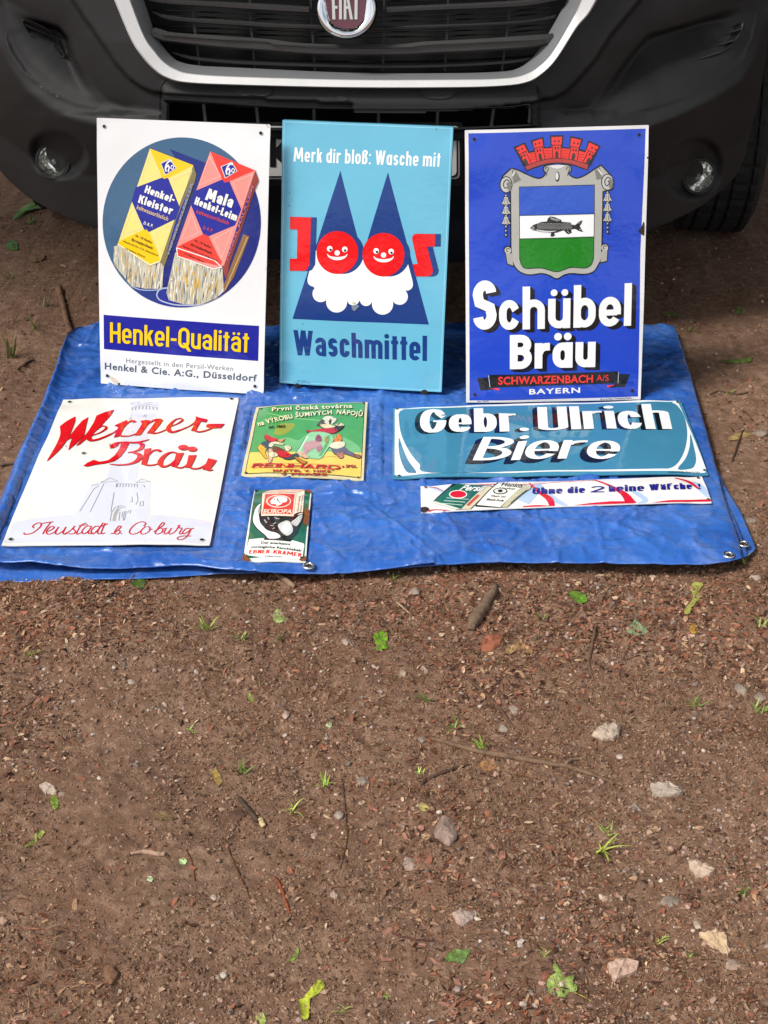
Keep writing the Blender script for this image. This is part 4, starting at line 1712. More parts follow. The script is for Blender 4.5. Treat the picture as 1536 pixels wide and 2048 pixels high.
# ---- the white sign with the two paste boxes
def sign_boxes():
    s = Sign('enamel_sign', [(193.6, 235.5), (541, 249), (526.5, 789.5), (201.2, 767)],
             'white enamel sign picturing a yellow and a red box, leaning on the van', 'sign', GS,
             z=TARP_Z, lean=LEAN[0], dome=0.007, seed=1)
    A, B = s.zoom(180, 220, 4.042), s.zoom(180, 500, 4.042)
    s.plate('#e0e1e2', corner=0.006)
    navy, grey = enamel('#1b2290'), enamel('#3c5f80')
    yel, pale, red, pink = enamel('#efc312'), enamel('#ead77c'), enamel('#e43b30'), enamel('#ee8f86')
    wht, blk = enamel('#e9e8e4'), enamel('#1c1a18')
    circ = A(ellipse(742, 908, 640, 687, n=96))
    p = s.part('picture')
    p.add([circ], grey, 1)
    p.add([A([(645, 315), (940, 430), (1000, 380), (1420, 640), (1420, 1700), (560, 1700), (560, 1230), (800, 560)])], enamel('#1f2a78'), 2, clip=circ)
    # buckets under the boxes
    p.add([B([(330, 285), (590, 320), (600, 460), (300, 460)])], enamel('#263a80'), 3, clip=circ)
    p.add(ribbon(B(spline([(335, 292), (400, 318), (480, 325), (590, 318)])), 0.0022), enamel('#9fb0d0'), 4, clip=circ)
    p.add([B([(540, 370), (590, 310), (720, 300), (1080, 330), (1050, 480), (560, 480)])], enamel('#26348c'), 4, clip=circ)
    p.add(ribbon(B(spline([(640, 305), (570, 315), (542, 360), (570, 405), (680, 440), (800, 446), (920, 440)])), 0.003), enamel('#a9b5cf'), 5, clip=circ)
    # the brush stick
    p.add([B([(1240, -130), (1290, -110), (1165, 215), (1085, 345), (1072, 320), (1085, 275)])], enamel('#8a6642'), 5, clip=circ)
    p.add(ribbon(B([(1275, -105), (1095, 320)]), 0.0022), enamel('#c2a06c'), 6, clip=circ)
    # powder pouring out of each box
    st1 = B([(195, -30), (190, 110), (335, 290), (450, 312), (585, 312), (600, 100), (490, 60), (300, -60)])
    st2 = B([(690, 20), (650, 200), (618, 345), (640, 405), (760, 438), (900, 440), (1030, 385), (1085, 330), (1070, 120), (960, 90), (760, 20)])
    for st, x0, x1, y0, y1, n in ((st1, 190, 600, -40, 320, 170), (st2, 615, 1085, 20, 450, 230)):
        p.add([st], enamel('#bdb8a4'), 5, clip=circ)
        for c, part in (('#878c93', .24), ('#dfdac6', .28), ('#cfa63a', .22), ('#f0ede2', .16), ('#4d5866', .16)):
            rb = []
            for k in range(int(n * part)):
                x, y = rnd.uniform(x0, x1), rnd.uniform(y0, y1 - 60)
                ln = rnd.uniform(40, 150)
                dx = (x - (x0 + x1) / 2) * -0.05 - 8
                rb += ribbon(B([(x, y), (x + dx * .5 + rnd.uniform(-4, 4), y + ln / 2), (x + dx, y + ln)]),
                             0.0004, widths=[0.0002, rnd.uniform(.0009, .0032), 0.0002])
            V, Fs = fill(rb, st)
            C = np.array([V[f].mean(0) for f in Fs])
            ok = inside(C, circ)
            p.add((V, [f for f, q in zip(Fs, ok) if q]), enamel(c), 6 + (c in ('#d9d4bf', '#efece0')))
    # the two boxes
    for k, (main, light, side) in enumerate(((yel, pale, enamel('#7d7448')), (red, pink, enamel('#8d3a34')))):
        if k == 0:
            front = [(487, 310), (838, 445), (570, 1225), (490, 1257), (225, 1085), (235, 1060)]
            sd = [(838, 445), (862, 520), (845, 590), (632, 1180), (600, 1270), (570, 1225)]
            navyp = [(372, 625), (585, 545), (635, 550), (728, 785), (695, 880), (480, 985), (440, 965), (340, 735)]
            topf = [(487, 310), (838, 445), (640, 545), (605, 556), (585, 545)]
            botf = [(452, 957), (480, 985), (548, 1140), (570, 1225), (490, 1257), (225, 1085), (235, 1062)]
            em = [(650, 380), (718, 472), (607, 540), (562, 425)]
            cream = [[(487, 350), (415, 570), (570, 505)], [(830, 490), (665, 560), (735, 735)],
                     [(345, 790), (265, 1010), (410, 950)], [(655, 920), (515, 1000), (575, 1150)]]
            strip = [(835, 560), (640, 1110), (618, 1170), (700, 880)]
            line = [(228, 1083), (490, 1250), (566, 1222)]
        else:
            front = [(975, 333), (1338, 487), (1085, 1255), (1060, 1262), (990, 1280), (705, 1178), (700, 1110)]
            sd = [(1338, 487), (1366, 572), (1332, 650), (1130, 1240), (1105, 1375), (1062, 1255)]
            navyp = [(860, 650), (1070, 560), (1130, 575), (1225, 800), (1175, 930), (960, 1020), (915, 1000), (820, 770)]
            topf = [(975, 333), (1335, 487), (1130, 575), (1092, 586), (1070, 560)]
            botf = [(938, 992), (962, 1020), (1040, 1180), (1068, 1225), (1060, 1262), (705, 1178), (700, 1108)]
            em = [(1155, 405), (1208, 495), (1090, 565), (1047, 452)]
            cream = [[(970, 375), (885, 605), (1060, 535)], [(1315, 520), (1160, 585), (1235, 770)],
                     [(825, 840), (745, 1050), (880, 990)], [(1155, 960), (1000, 1045), (1070, 1190)]]
            strip = [(1330, 590), (1300, 690), (1120, 1170), (1100, 1215), (1190, 940)]
            line = [(702, 1112), (1010, 1215), (1066, 1268), (1000, 1284), (712, 1180), (702, 1112)]
        p.add([A(sd)], side, 7)
        p.add([A(front)], light, 8)
        p.add([A(topf)], main, 9)
        p.add([A(botf)], main, 9)
        p.add([A(navyp)], navy, 9)
        p.add([A(strip)], navy, 9)
        for c in cream:
            p.add(ribbon(A(c + [c[0]]), 0.0012), enamel('#f4e6b4' if k == 0 else '#f6c2b6'), 10)
        p.add([A(em)], main, 10)
        e = np.array(em, float)
        e = e.mean(0) + (e - e.mean(0)) * .84
        p.add([A(e)], wht, 11)
        e = e.mean(0) + (e - e.mean(0)) * .90
        p.add([A(e)], navy, 12)
        c = e.mean(0)
        h = np.array([(-14, 42), (-20, 10), (-5, -28), (18, -46), (32, -38)]) + c
        p.add(ribbon(A(spline(h)), 0.0034), wht, 13)
        p.add(ribbon(A(np.array([(-16, 8), (2, -8), (10, 6), (2, 44)]) + c), 0.0032), wht, 13)
        p.add(ribbon(A(np.array([(30, -10), (48, 0), (40, 24), (22, 16), (30, -10)]) + c), 0.0018), wht, 13)
        p.add(ribbon(A(line), 0.0022), enamel('#f3eec8') if k == 0 else wht, 10)
    tx = s.part('yellow_box_lettering')
    ty = s.part('red_box_lettering')
    tx.add(drawn('Henkel-', A((443, 664)), A((680, 752)), A((462, 604)), t=.23, xh=.72, gap=.10), wht, 14)
    tx.add(drawn('Kleister', A((392, 746)), A((664, 846)), A((410, 682)), t=.23, xh=.72, gap=.10), wht, 14)
    tx.add(typed('kaltwasserlöslich', A((380, 796)), A((632, 895)), A((390, 764)), .012), enamel('#d9b98e'), 14)
    tx.add(typed('D. R. P.', A((436, 920)), A((510, 946)), A((444, 898)), .02), wht, 14)
    ty.add(drawn('Mala', A((932, 722)), A((1148, 790)), A((962, 630)), t=.23, xh=.72, gap=.10), wht, 14)
    ty.add(drawn('Henkel-Leim', A((845, 758)), A((1184, 896)), A((864, 698)), t=.23, xh=.72, gap=.10), wht, 14)
    ty.add(typed('kaltwasserlöslich', A((863, 830)), A((1122, 926)), A((872, 800)), .012), enamel('#d0464a'), 14)
    ty.add(typed('D. R. P.', A((916, 958)), A((992, 985)), A((925, 934)), .02), enamel('#d0464a'), 14)
    tx.build()
    ty.build()
    tx = s.part('box_small_print')
    ty = s.part('box_small_print')
    for dx, dy, tz in ((0, 0, tx), (478, 40, ty)):
        q = lambda x, y: A((x + dx, y + dy))
        tz.add(typed('ca. 15 fache', q(368, 1016), q(500, 1076), q(374, 1000), .02), blk, 14)
        tz.add(typed('Ergiebigkeit', q(338, 1052), q(508, 1124), q(346, 1034), .02), blk, 14)
        tz.add(typed('Henkel & Cie. A.G. Düsseldorf', q(272, 1062), q(550, 1180), q(277, 1050), .012), blk, 14)
        tz.add(typed('mit kaltem Wasser', q(285, 1120), q(450, 1192), q(290, 1108), .012), blk, 14)
    tx.build()
    ty.build()
    tx = s.part('side_lettering')
    ty = s.part('side_lettering')
    tx.add(typed('HENKEL KLEISTER', A((645, 1165)), A((840, 590)), A((630, 1155)), .02), enamel('#8f97b8'), 14)
    ty.add(typed('HENKEL MALA LEIM', A((1118, 1215)), A((1328, 620)), A((1102, 1200)), .02), enamel('#b06a78'), 14)
    tx.build()
    ty.build()
    p.build()
    b = s.part('name_band')
    b.add([B([(110, 523), (1367, 613), (1360, 897), (113, 800)])], navy, 1)
    word = drawn('Henkel-Qualität', B((163, 747)), B((1283, 829)), B((163, 583)), t=.145, xh=.76, gap=.085, rnd=.55)
    b.add([sh(q, 0.0012, -0.0010) for q in word], enamel('#12143c'), 2)
    b.add(word, yel, 3)
    b.build()
    f = s.part('small_print')
    f.add(typed('Hergestellt in den Persil-Werken', B((293, 911)), B((1156, 977)), B((293, 873)), 0.0, 1.1), enamel('#6b7079'), 1)
    f.build()
    f = s.part('maker_line')
    f.add(typed('Henkel & Cie. A:G., Düsseldorf', B((120, 962)), B((1348, 1061)), B((120, 911)), .026, 1.12), enamel('#4c5666'), 1)
    f.build()
    holes(s, [(117, 132), (1382, 186)], A, s.plate_obj, r=0.0034)
    holes(s, [(142, 1015), (1335, 1100)], B, s.plate_obj, r=0.0034)
    w = s.part('stain', s.plate_obj)
    w.add([B(spline([(155, 1020), (200, 1035), (240, 1075), (200, 1080), (170, 1050)], 4, True))], enamel('#cdbfae'), 1)
    w.build()
    w = s.part('enamel_chip', s.plate_obj)
    w.add([B(spline([(225, 1078), (243, 1075), (240, 1090), (228, 1092)], 3, True))], mat('chip dark', '#2a2422', .7), 2)
    w.build()
    w = s.part('crack', s.plate_obj)
    w.add(ribbon(A([(1425, 118), (1448, 145)]), .001), mat('chip dark', '#2a2422', .7), 2)
    w.build()
    return s


# ---- the pale blue detergent sign
def sign_gnomes():
    s = Sign('enamel_sign', [(564.9, 239.6), (906.5, 253.4), (883, 784.6), (559, 765.8)],
             'pale blue enamel sign with two round red smiling faces, leaning on the van', 'sign', GS,
             z=TARP_Z + 0.008, lean=LEAN[1], dome=0.006, seed=2, deep=0.016)
    A, B = s.zoom(550, 230, 4.1514), s.zoom(550, 510, 4.1514)
    DY = 280 * 4.1514
    s.plate('#66b0cb', corner=0.005)
    navy, red, wht, blk = enamel('#17397a'), enamel('#dc0e16'), enamel('#ecebe8'), enamel('#131218')
    e = s.part('edge_highlight')
    c = s.c
    inn = s.mid + (c - s.mid) * (1 - 0.004 / s.half)
    e.add(ribbon(np.vstack([inn, inn[:1]]), .0016), enamel('#8fd0e6'), 1)  # highlight of the bevelled edge, painted as a paler blue line
    e.build()
    p = s.part('picture')
    p.add([A([(543, 462), (727, 1172), (938, 475), (1277, 577 + DY), (145, 530 + DY)])], navy, 1)
    lobes = [(380, 322, 68), (512, 390, 87), (650, 368, 50), (756, 372, 51), (893, 407, 88), (1035, 345, 68), (318, 212, 48), (1095, 245, 50)]
    body = [(338, -40), (300, 80), (270, 195), (318, 262), (380, 330), (512, 390), (660, 380), (756, 380), (893, 400), (1035, 345),
            (1085, 296), (1145, 228), (1105, 75), (1060, 60), (720, -40), (500, 60)]
    p.add([B(body)] + [B(ellipse(x, y, r, n=36)) for x, y, r in lobes], wht, 2)
    J = [(125, 845), (300, 850), (288, 1240), (262, 1285), (240, 1294), (122, 1292), (122, 1192), (182, 1192), (187, 950), (125, 948)]
    S = [(1140, 1016), (1148, 995), (1170, 985), (1330, 988), (1328, 1090), (1262, 1092), (1312, 1290), (1304, 1320), (1290, 1332), (1265, 1340),
         (1168, 1338), (1143, 1238), (1184, 1236), (1140, 1040)]
    C1, C2 = ellipse(518, 1141, 173, 178, n=64), ellipse(901, 1159, 174, 181, n=64)
    for q in (J, S, C1, C2):
        p.add([A(sh(q, d, 0)) for d in (12, 24, 36, 47)], navy, 3)
    p.add([A(J), A(S), A(C1), A(C2)], red, 4)
    for cx, cy in ((517, 1142), (902, 1160)):
        for dx, dy, px, py in ((-62, -32, -55, -24), (63, -27, 66, -18)):
            p.add([A(ellipse(cx + dx, cy + dy, 23, 24, n=24))], wht, 5)
            p.add([A(ellipse(cx + px, cy + py, 10, 10, n=16))], blk, 6)
        p.add([A(ellipse(cx, cy + 2, 22, 22, n=24))], wht, 5)
        low = ellipse(cx + 1, cy + 10, 84, 52, n=20, a0=0, a1=180)
        up = ellipse(cx + 1, cy + 12, 78, 24, n=20, a0=180, a1=0)
        p.add([A(np.vstack([low, up]))], wht, 5)
    p.build()
    t = s.part('slogan')
    t.add(drawn('Merk dir bloß: Wasche mit', A((154, 386)), A((1370, 430)), A((158, 268)), t=.145, xh=.73, gap=.10, rnd=.6, single_a=True), wht, 1)
    t.build()
    t = s.part('product_word')
    t.add(drawn('Waschmittel', B((158, 830)), B((1262, 880)), B((152, 622)), t=.175, xh=.75, gap=.08, rnd=.5), navy, 1)
    t.build()
    t = s.part('maker_line')
    t.add(typed('Ferro Email', B((185, 1047)), B((258, 1050)), B((185, 1038)), .0), navy, 1)
    t.add(typed('Emaillierwerk Fulda', B((150, 1060)), B((292, 1066)), B((150, 1049)), .0), navy, 1)
    t.build()
    w = s.part('worn_patch', s.plate_obj)
    w.add([B(spline([(640, 420), (680, 412), (700, 425), (680, 445), (665, 462), (642, 450)], 4, True))], enamel('#74808f'), 7)
    w.add([B(ellipse(652, 392, 16, 9))], enamel('#d9d3b4'), 7)
    w.build()
    for q in ((230, 572), (120, 752 - DY), (125, 650 - DY), (1340, 118 - DY)):
        w = s.part('speck', s.plate_obj)
        w.add([B(ellipse(*q, 4, n=10))], blk, 2)
        w.build()
    for q in ((185, 1088), (1240, 1158)):
        foot = bpy.data.meshes.new('foot')
        bm = bmesh.new()
        bmesh.ops.create_cone(bm, cap_ends=True, segments=24, radius1=.0085, radius2=.0085, depth=.014)
        bmesh.ops.create_cone(bm, cap_ends=True, segments=16, radius1=.0045, radius2=.0035, depth=.020)
        for f in bm.faces:
            f.smooth = len(f.verts) == 4
        bm.to_mesh(foot)
        bm.free()
        foot.materials.append(mat('black rubber', '#16171a', .55))
        o = bpy.data.objects.new('foot', foot)
        COL.objects.link(o)
        o.parent = s.root
        a = B(q) - s.b
        o.location = (a[0], a[1] + 0.003, -0.006)
    return s


# ---- the deep blue brewery sign
def sign_crest():
    s = Sign('enamel_sign', [(929.6, 260.5), (1297.5, 250), (1281.5, 799.5), (932.3, 805.5)],
             'deep blue enamel sign with a red crown over a fish crest, leaning on the van', 'sign', GS,
             z=TARP_Z, lean=LEAN[2], dome=0.008, seed=3)
    A, B = s.zoom(920, 240, 3.9385), s.zoom(920, 520, 3.9385)
    DY = 280 * 3.9385
    s.plate('#dedddd', corner=0.004)
    blue, blk, wht = enamel('#1d44ba'), enamel('#14151c'), enamel('#ececeb')
    red, dred, grey, lite, dark = enamel('#e8352f'), enamel('#ad3b38'), enamel('#aaa9a2'), enamel('#d6d5cf'), enamel('#77766f')
    f = s.part('blue_field')
    f.add([A([(66, 105), (1462, 68), (1420, 1040), (1402, 1075 + DY), (75, 1106 + DY)])], blue, 1)
    f.build()
    p = s.part('crest')
    crown = [(418, 214), (512, 176), (546, 248), (588, 236), (556, 160), (656, 132), (666, 215), (714, 210), (708, 121), (814, 119), (808, 212),
             (862, 216), (866, 124), (970, 148), (940, 226), (986, 241), (1012, 160), (1107, 204), (1002, 396), (880, 356), (765, 343), (650, 358), (524, 402)]
    p.add([A(crown)], blk, 3)
    wall = [(440, 222), (502, 190), (540, 262), (592, 250), (572, 170), (646, 146), (658, 226), (722, 220), (719, 134), (803, 131), (798, 223),
            (866, 228), (875, 140), (953, 156), (929, 240), (988, 255), (1017, 176), (1092, 211), (1008, 345), (880, 312), (765, 298), (650, 313), (522, 358)]
    p.add([A(wall)], red, 4)
    p.add([A([(512, 362)] + list(spline([(522, 358), (650, 313), (765, 298), (880, 312), (1010, 346)], 5)) + [(1000, 388)]
             + list(spline([(1000, 388), (880, 346), (765, 334), (650, 348), (526, 394)], 5)))], dred, 5)
    p.add(ribbon(A(spline([(514, 362), (650, 314), (765, 299), (880, 313), (1010, 348)], 5)), .0012), blk, 6)
    for tx_, ty, ang in ((517, 325, -25), (630, 285, -12), (761, 268, 0), (893, 283, 11), (1010, 318, 25)):
        ca, sa = math.cos(R(ang)), math.sin(R(ang))
        rot = lambda pts: [(tx_ + x * ca - y * sa, ty + x * sa + y * ca) for x, y in pts]
        p.add([A(rot([(-12, 28), (-12, -8), (-8, -20), (0, -25), (8, -20), (12, -8), (12, 28)]))], enamel('#3a332c'), 6)
        for wx in (-16, 6):
            p.add([A(rot([(wx, -58), (wx + 10, -58), (wx + 10, -38), (wx, -38)]))], enamel('#2a1c1a'), 6)
        p.add(ribbon(A(rot([(-40, -72), (40, -72)])), .0012), enamel('#3a1512'), 6)
        for sx in (-36, 36):
            p.add(ribbon(A(rot([(sx * .92, -70), (sx * .92, 30)])), .0011), enamel('#3a1512'), 6)
        for k in (-17, 14):
            p.add([A(rot([(k - 5, -108), (k + 8, -108), (k + 6, -95), (k - 3, -95)]))], blk, 6)
    for x0, x1, yy in ((550, 605, 270), (665, 720, 240), (802, 858, 240), (918, 978, 262)):
        for k in range(3):
            p.add(ribbon(A([(x0, yy + k * 22), (x1, yy + k * 22 - (12 if x0 < 700 else -12) * (x0 not in (665, 802)))]), .0006), enamel('#8e2019'), 6)
    outline = list(spline([(405, 385), (460, 402), (560, 448), (620, 464), (660, 448), (678, 415), (660, 392), (668, 370), (700, 358), (765, 372),
                           (830, 356), (862, 366), (872, 392), (850, 420), (878, 450), (925, 462), (985, 440), (1060, 392), (1110, 362)], 5)) + \
        [(1185, 440), (1195, 540), (1120, 560), (1112, 980), (1108, 1085)] + list(spline([(1100, 1110), (1088, 1130), (1050, 85 + DY), (980, 107 + DY), (880, 101 + DY), (820, 112 + DY),
        (762, 142 + DY), (700, 114 + DY), (640, 101 + DY), (540, 111 + DY), (470, 86 + DY), (430, 40 + DY), (412, 1100)], 5)) + [(405, 1000), (402, 560), (330, 545), (340, 445)]
    o = np.array(outline)
    c0 = np.array([762, 760])
    p.add([A(o)] + [np.array(q) for q in ribbon(A(np.vstack([o, o[:1]])), .0058)], blk, 3)
    p.add([A(o)], grey, 7)
    p.add([A([(405, 392), (440, 405), (480, 470), (420, 500)])], dark, 8)
    p.add([A([(1060, 398), (1100, 372), (1118, 460), (1075, 470)])], dark, 8)
    p.add(ribbon(A([(1085, 385), (1118, 432)]), .003), lite, 9)
    p.add(ribbon(A([(430, 405), (412, 440)]), .003), lite, 9)
    for cx, cy in ((362, 508), (1160, 488)):
        p.add([A(ellipse(cx, cy, 50, 66))], blk, 8)
        p.add([A(ellipse(cx, cy, 43, 59))], enamel('#b9b8b2'), 9)
        p.add(ribbon(A(spline([(cx + 30, cy - 25), (cx, cy - 38), (cx - 22, cy - 5), (cx - 8, cy + 28), (cx + 14, cy + 12), (cx + 4, cy - 8)], 5)), .0018), blk, 10)
        p.add([A([(cx + 8, cy - 20), (cx + 40, cy - 22), (cx + 40, cy + 40), (cx + 12, cy + 45)])], dark, 10)
    p.add([A(ellipse(765, 445, 18, 40))], blk, 8)
    p.add([A(ellipse(762, 441, 12, 30))], lite, 9)
    p.add([A(list(spline([(700, 362), (765, 384), (832, 360)], 5)) + list(spline([(832, 356), (765, 352), (700, 358)], 5)))], lite, 9)
    for cx in (680, 848):
        p.add(ribbon(A(spline([(cx - 14, 392), (cx, 368), (cx + 16, 385), (cx + 4, 402), (cx - 2, 440)], 4)), .0014), enamel('#4a4a46'), 9)
    field = [(464, 524), (1060, 507), (1054, 1075)] + list(spline([(1052, 1095), (1032, 1143), (980, 1168), (870, 1163), (762, 1197), (640, 1168), (520, 1171), (482, 1143), (466, 1092)], 4))
    p.add([A(field)], blk, 8)
    fc = A([(469, 529), (1055, 513), (1049, 1075)] + list(spline([(1047, 1093), (1027, 1138), (978, 1162), (870, 1157), (762, 1191), (640, 1162), (522, 1165), (486, 1139), (471, 1090)], 4)))
    p.add([fc], enamel('#1d7a1d'), 9)
    p.add([A([(460, 500), (1070, 480), (1062, 916), (460, 932)])], wht, 10, clip=fc)
    p.add([A([(460, 500), (1070, 480), (1062, 737), (460, 751)])], enamel('#2a52ba'), 11, clip=fc)
    for a, b in (((466, 751), (1058, 737)), ((467, 933), (1054, 917))):
        p.add(ribbon(A([a, b]), .0011), blk, 12)
    fish = [(548, 850), (575, 825), (640, 801), (682, 797), (690, 775), (706, 758), (740, 762), (795, 785), (800, 800), (870, 806), (880, 822), (905, 826),
            (935, 800), (962, 786), (955, 812), (940, 832), (952, 855), (968, 880), (935, 872), (905, 855), (872, 860), (878, 885), (850, 898), (832, 885), (815, 866),
            (760, 884), (738, 888), (748, 905), (730, 917), (710, 914), (716, 888), (640, 880), (585, 868)]
    p.add([A(fish)], enamel('#26272a'), 12)
    p.add([A(spline([(590, 862), (640, 866), (700, 872), (760, 870), (700, 884), (640, 878)], 4, True))], enamel('#c9c9c6'), 13)
    p.add([A(ellipse(572, 850, 13, 15))], enamel('#8e8e8a'), 13)
    p.add([A(ellipse(566, 845, 4, 4, n=10))], blk, 14)
    for q in ([(706, 766), (785, 790)], [(712, 776), (770, 794)], [(930, 812), (945, 806)], [(935, 856), (952, 866)], [(842, 870), (858, 888)]):
        p.add(ribbon(A(q), .0012), enamel('#b4b4b0'), 13)
    sc = []
    for i in range(22):
        for j in range(5):
            x = 605 + i * 12.5 + (j % 2) * 6
            y = 812 + j * 10 - (abs(x - 700) * .00)
            if y < 868 - max(0, (x - 760)) * .12 and y > 800 + max(0, (x - 800)) * .10:
                sc += ribbon(A([(x, y), (x + 5, y + 3), (x, y + 6)]), .0006)
    p.add(sc, enamel('#bfbfba'), 13)
    # tassels of bells and beads
    for x, bells, beads in ((361, (636, 712, 792), (595, 676, 756, 838, 871, 905)), (1160, (610, 688, 768), (570, 650, 730, 815, 846, 880))):
        for y in beads:
            p.add([A(ellipse(x, y, 13, 14, n=16))], blk, 8)
            p.add([A(ellipse(x - 1, y - 1, 7, 8, n=12))], grey, 10)
        for y in bells:
            bell = np.array([(0, -32), (14, -28), (20, 0), (36, 24), (18, 22), (8, 32), (-4, 24), (-16, 30), (-20, 22), (-36, 26), (-20, 0), (-14, -28)]) + (x, y)
            p.add([A(bell.mean(0) + (bell - bell.mean(0)) * 1.2)], blk, 8)
            p.add([A(bell)], enamel('#b5b4ae'), 9)
            p.add(ribbon(A(np.array([(6, -20), (10, 22)]) + (x, y)), .0012), enamel('#4b4b48'), 10)
            p.add(ribbon(A(np.array([(-8, -20), (-12, 20)]) + (x, y)), .0008), enamel('#6b6b68'), 10)
    for cx, cy, rb in ((376, 1025, [(360, 1050), (408, 1048), (418, 1145), (374, 1130)]), (1138, 1005, [(1106, 1040), (1160, 1010), (1154, 1108), (1106, 1118)])):
        rb = np.array(rb, float)
        p.add([A(rb.mean(0) + (rb - rb.mean(0)) * 1.25), A(ellipse(cx, cy, 34))], blk, 2)
        p.add([A(rb)], enamel('#a3a29b'), 8)
        p.add([A(ellipse(cx, cy, 26))], enamel('#b9b8b1'), 9)
        p.add(ribbon(A(spline([(cx + 16, cy - 8), (cx - 4, cy - 16), (cx - 12, cy + 4), (cx + 4, cy + 10)], 4)), .0014), blk, 10)
    p.build()
    words = [drawn('S', B((100, 550)), B((287, 545)), B((100, 163)), t=.2, gap=0, rnd=.8),
             drawn('chübel', B((308, 551)), B((1346, 516)), B((306, 214)), t=.172, xh=.70, gap=.075, rnd=.8),
             drawn('Bräu', B((392, 860)), B((1064, 842)), B((392, 590)), t=.222, xh=.745, gap=.08, rnd=.8, single_a=True)]
    o0, o1 = B((700, 500)), B((736, 524))
    d = o1 - o0
    for w, nm in zip((words[0] + words[1], words[2]), ('name_word', 'beer_word')):
        t = s.part(nm)
        for k in range(8):
            t.add([sh(q, *(d * (k + 1) / 8)) for q in w], blk, 2 + k * .12)
        t.add(w, wht, 4)
        t.build()
    b = s.part('ribbon')
    b.add([B([(135, 930), (222, 924), (232, 1000), (310, 1012), (163, 1029)]), B([(1248, 900), (1339, 897), (1300, 999), (1155, 1004), (1240, 968)])], blk, 2)
    b.add([B([(222, 905), (1250, 877), (1245, 970), (235, 1003)])], enamel('#1a1a1e'), 3)
    b.add([B([(234, 1008), (312, 1009), (308, 1027)]), B([(1155, 986), (1222, 983), (1160, 1005)])], red, 4)
    b.add(ribbon(B([(224, 906), (236, 1002)]), .0008) + ribbon(B([(1248, 880), (1244, 970)]), .0008), wht, 4)
    b.add(typed('SCHWARZENBACH', B((300, 979)), B((1046, 962)), B((300, 921)), .026, 1.05), red, 5)
    b.add(typed('A/S', B((1074, 950)), B((1170, 950)), B((1074, 904)), .0), red, 5)
    b.add(typed('BAYERN', B((545, 1057)), B((945, 1044)), B((545, 1017)), .022, 1.15), wht, 3)
    b.add(typed('Ges. Gesch.', B((135, 1117)), B((228, 1114)), B((135, 1107)), .01), enamel('#26306a'), 3)
    b.add(typed('Boos & Hahn, Ortenberg, Baden', B((1105, 1101)), B((1350, 1089)), B((1105, 1090)), .01), enamel('#26306a'), 3)
    b.build()
    holes(s, [(112, 151), (1410, 116)], A, s.plate_obj, r=.0036, ring='#3a52c4')
    holes(s, [(117, 1060), (1356, 1028)], B, s.plate_obj, r=.0036, ring='#3a52c4')
    w = s.part('rust_chip', s.plate_obj)
    w.add([A(spline([(1405, 862), (1425, 850), (1445, 800), (1452, 830), (1450, 905), (1430, 900), (1412, 885)], 4, True))], mat('rusty steel', '#33231c', .8, bump=(200, .6, 4)), 3)
    w.build()
    w = s.part('rust_chip', s.plate_obj)
    w.add([A([(1472, 290), (1484, 292), (1482, 304), (1472, 302)])], mat('rusty steel', '#33231c', .8), 3)
    w.build()
    return s



SIGN_A = sign_boxes()
SIGN_B = sign_gnomes()
SIGN_C = sign_crest()


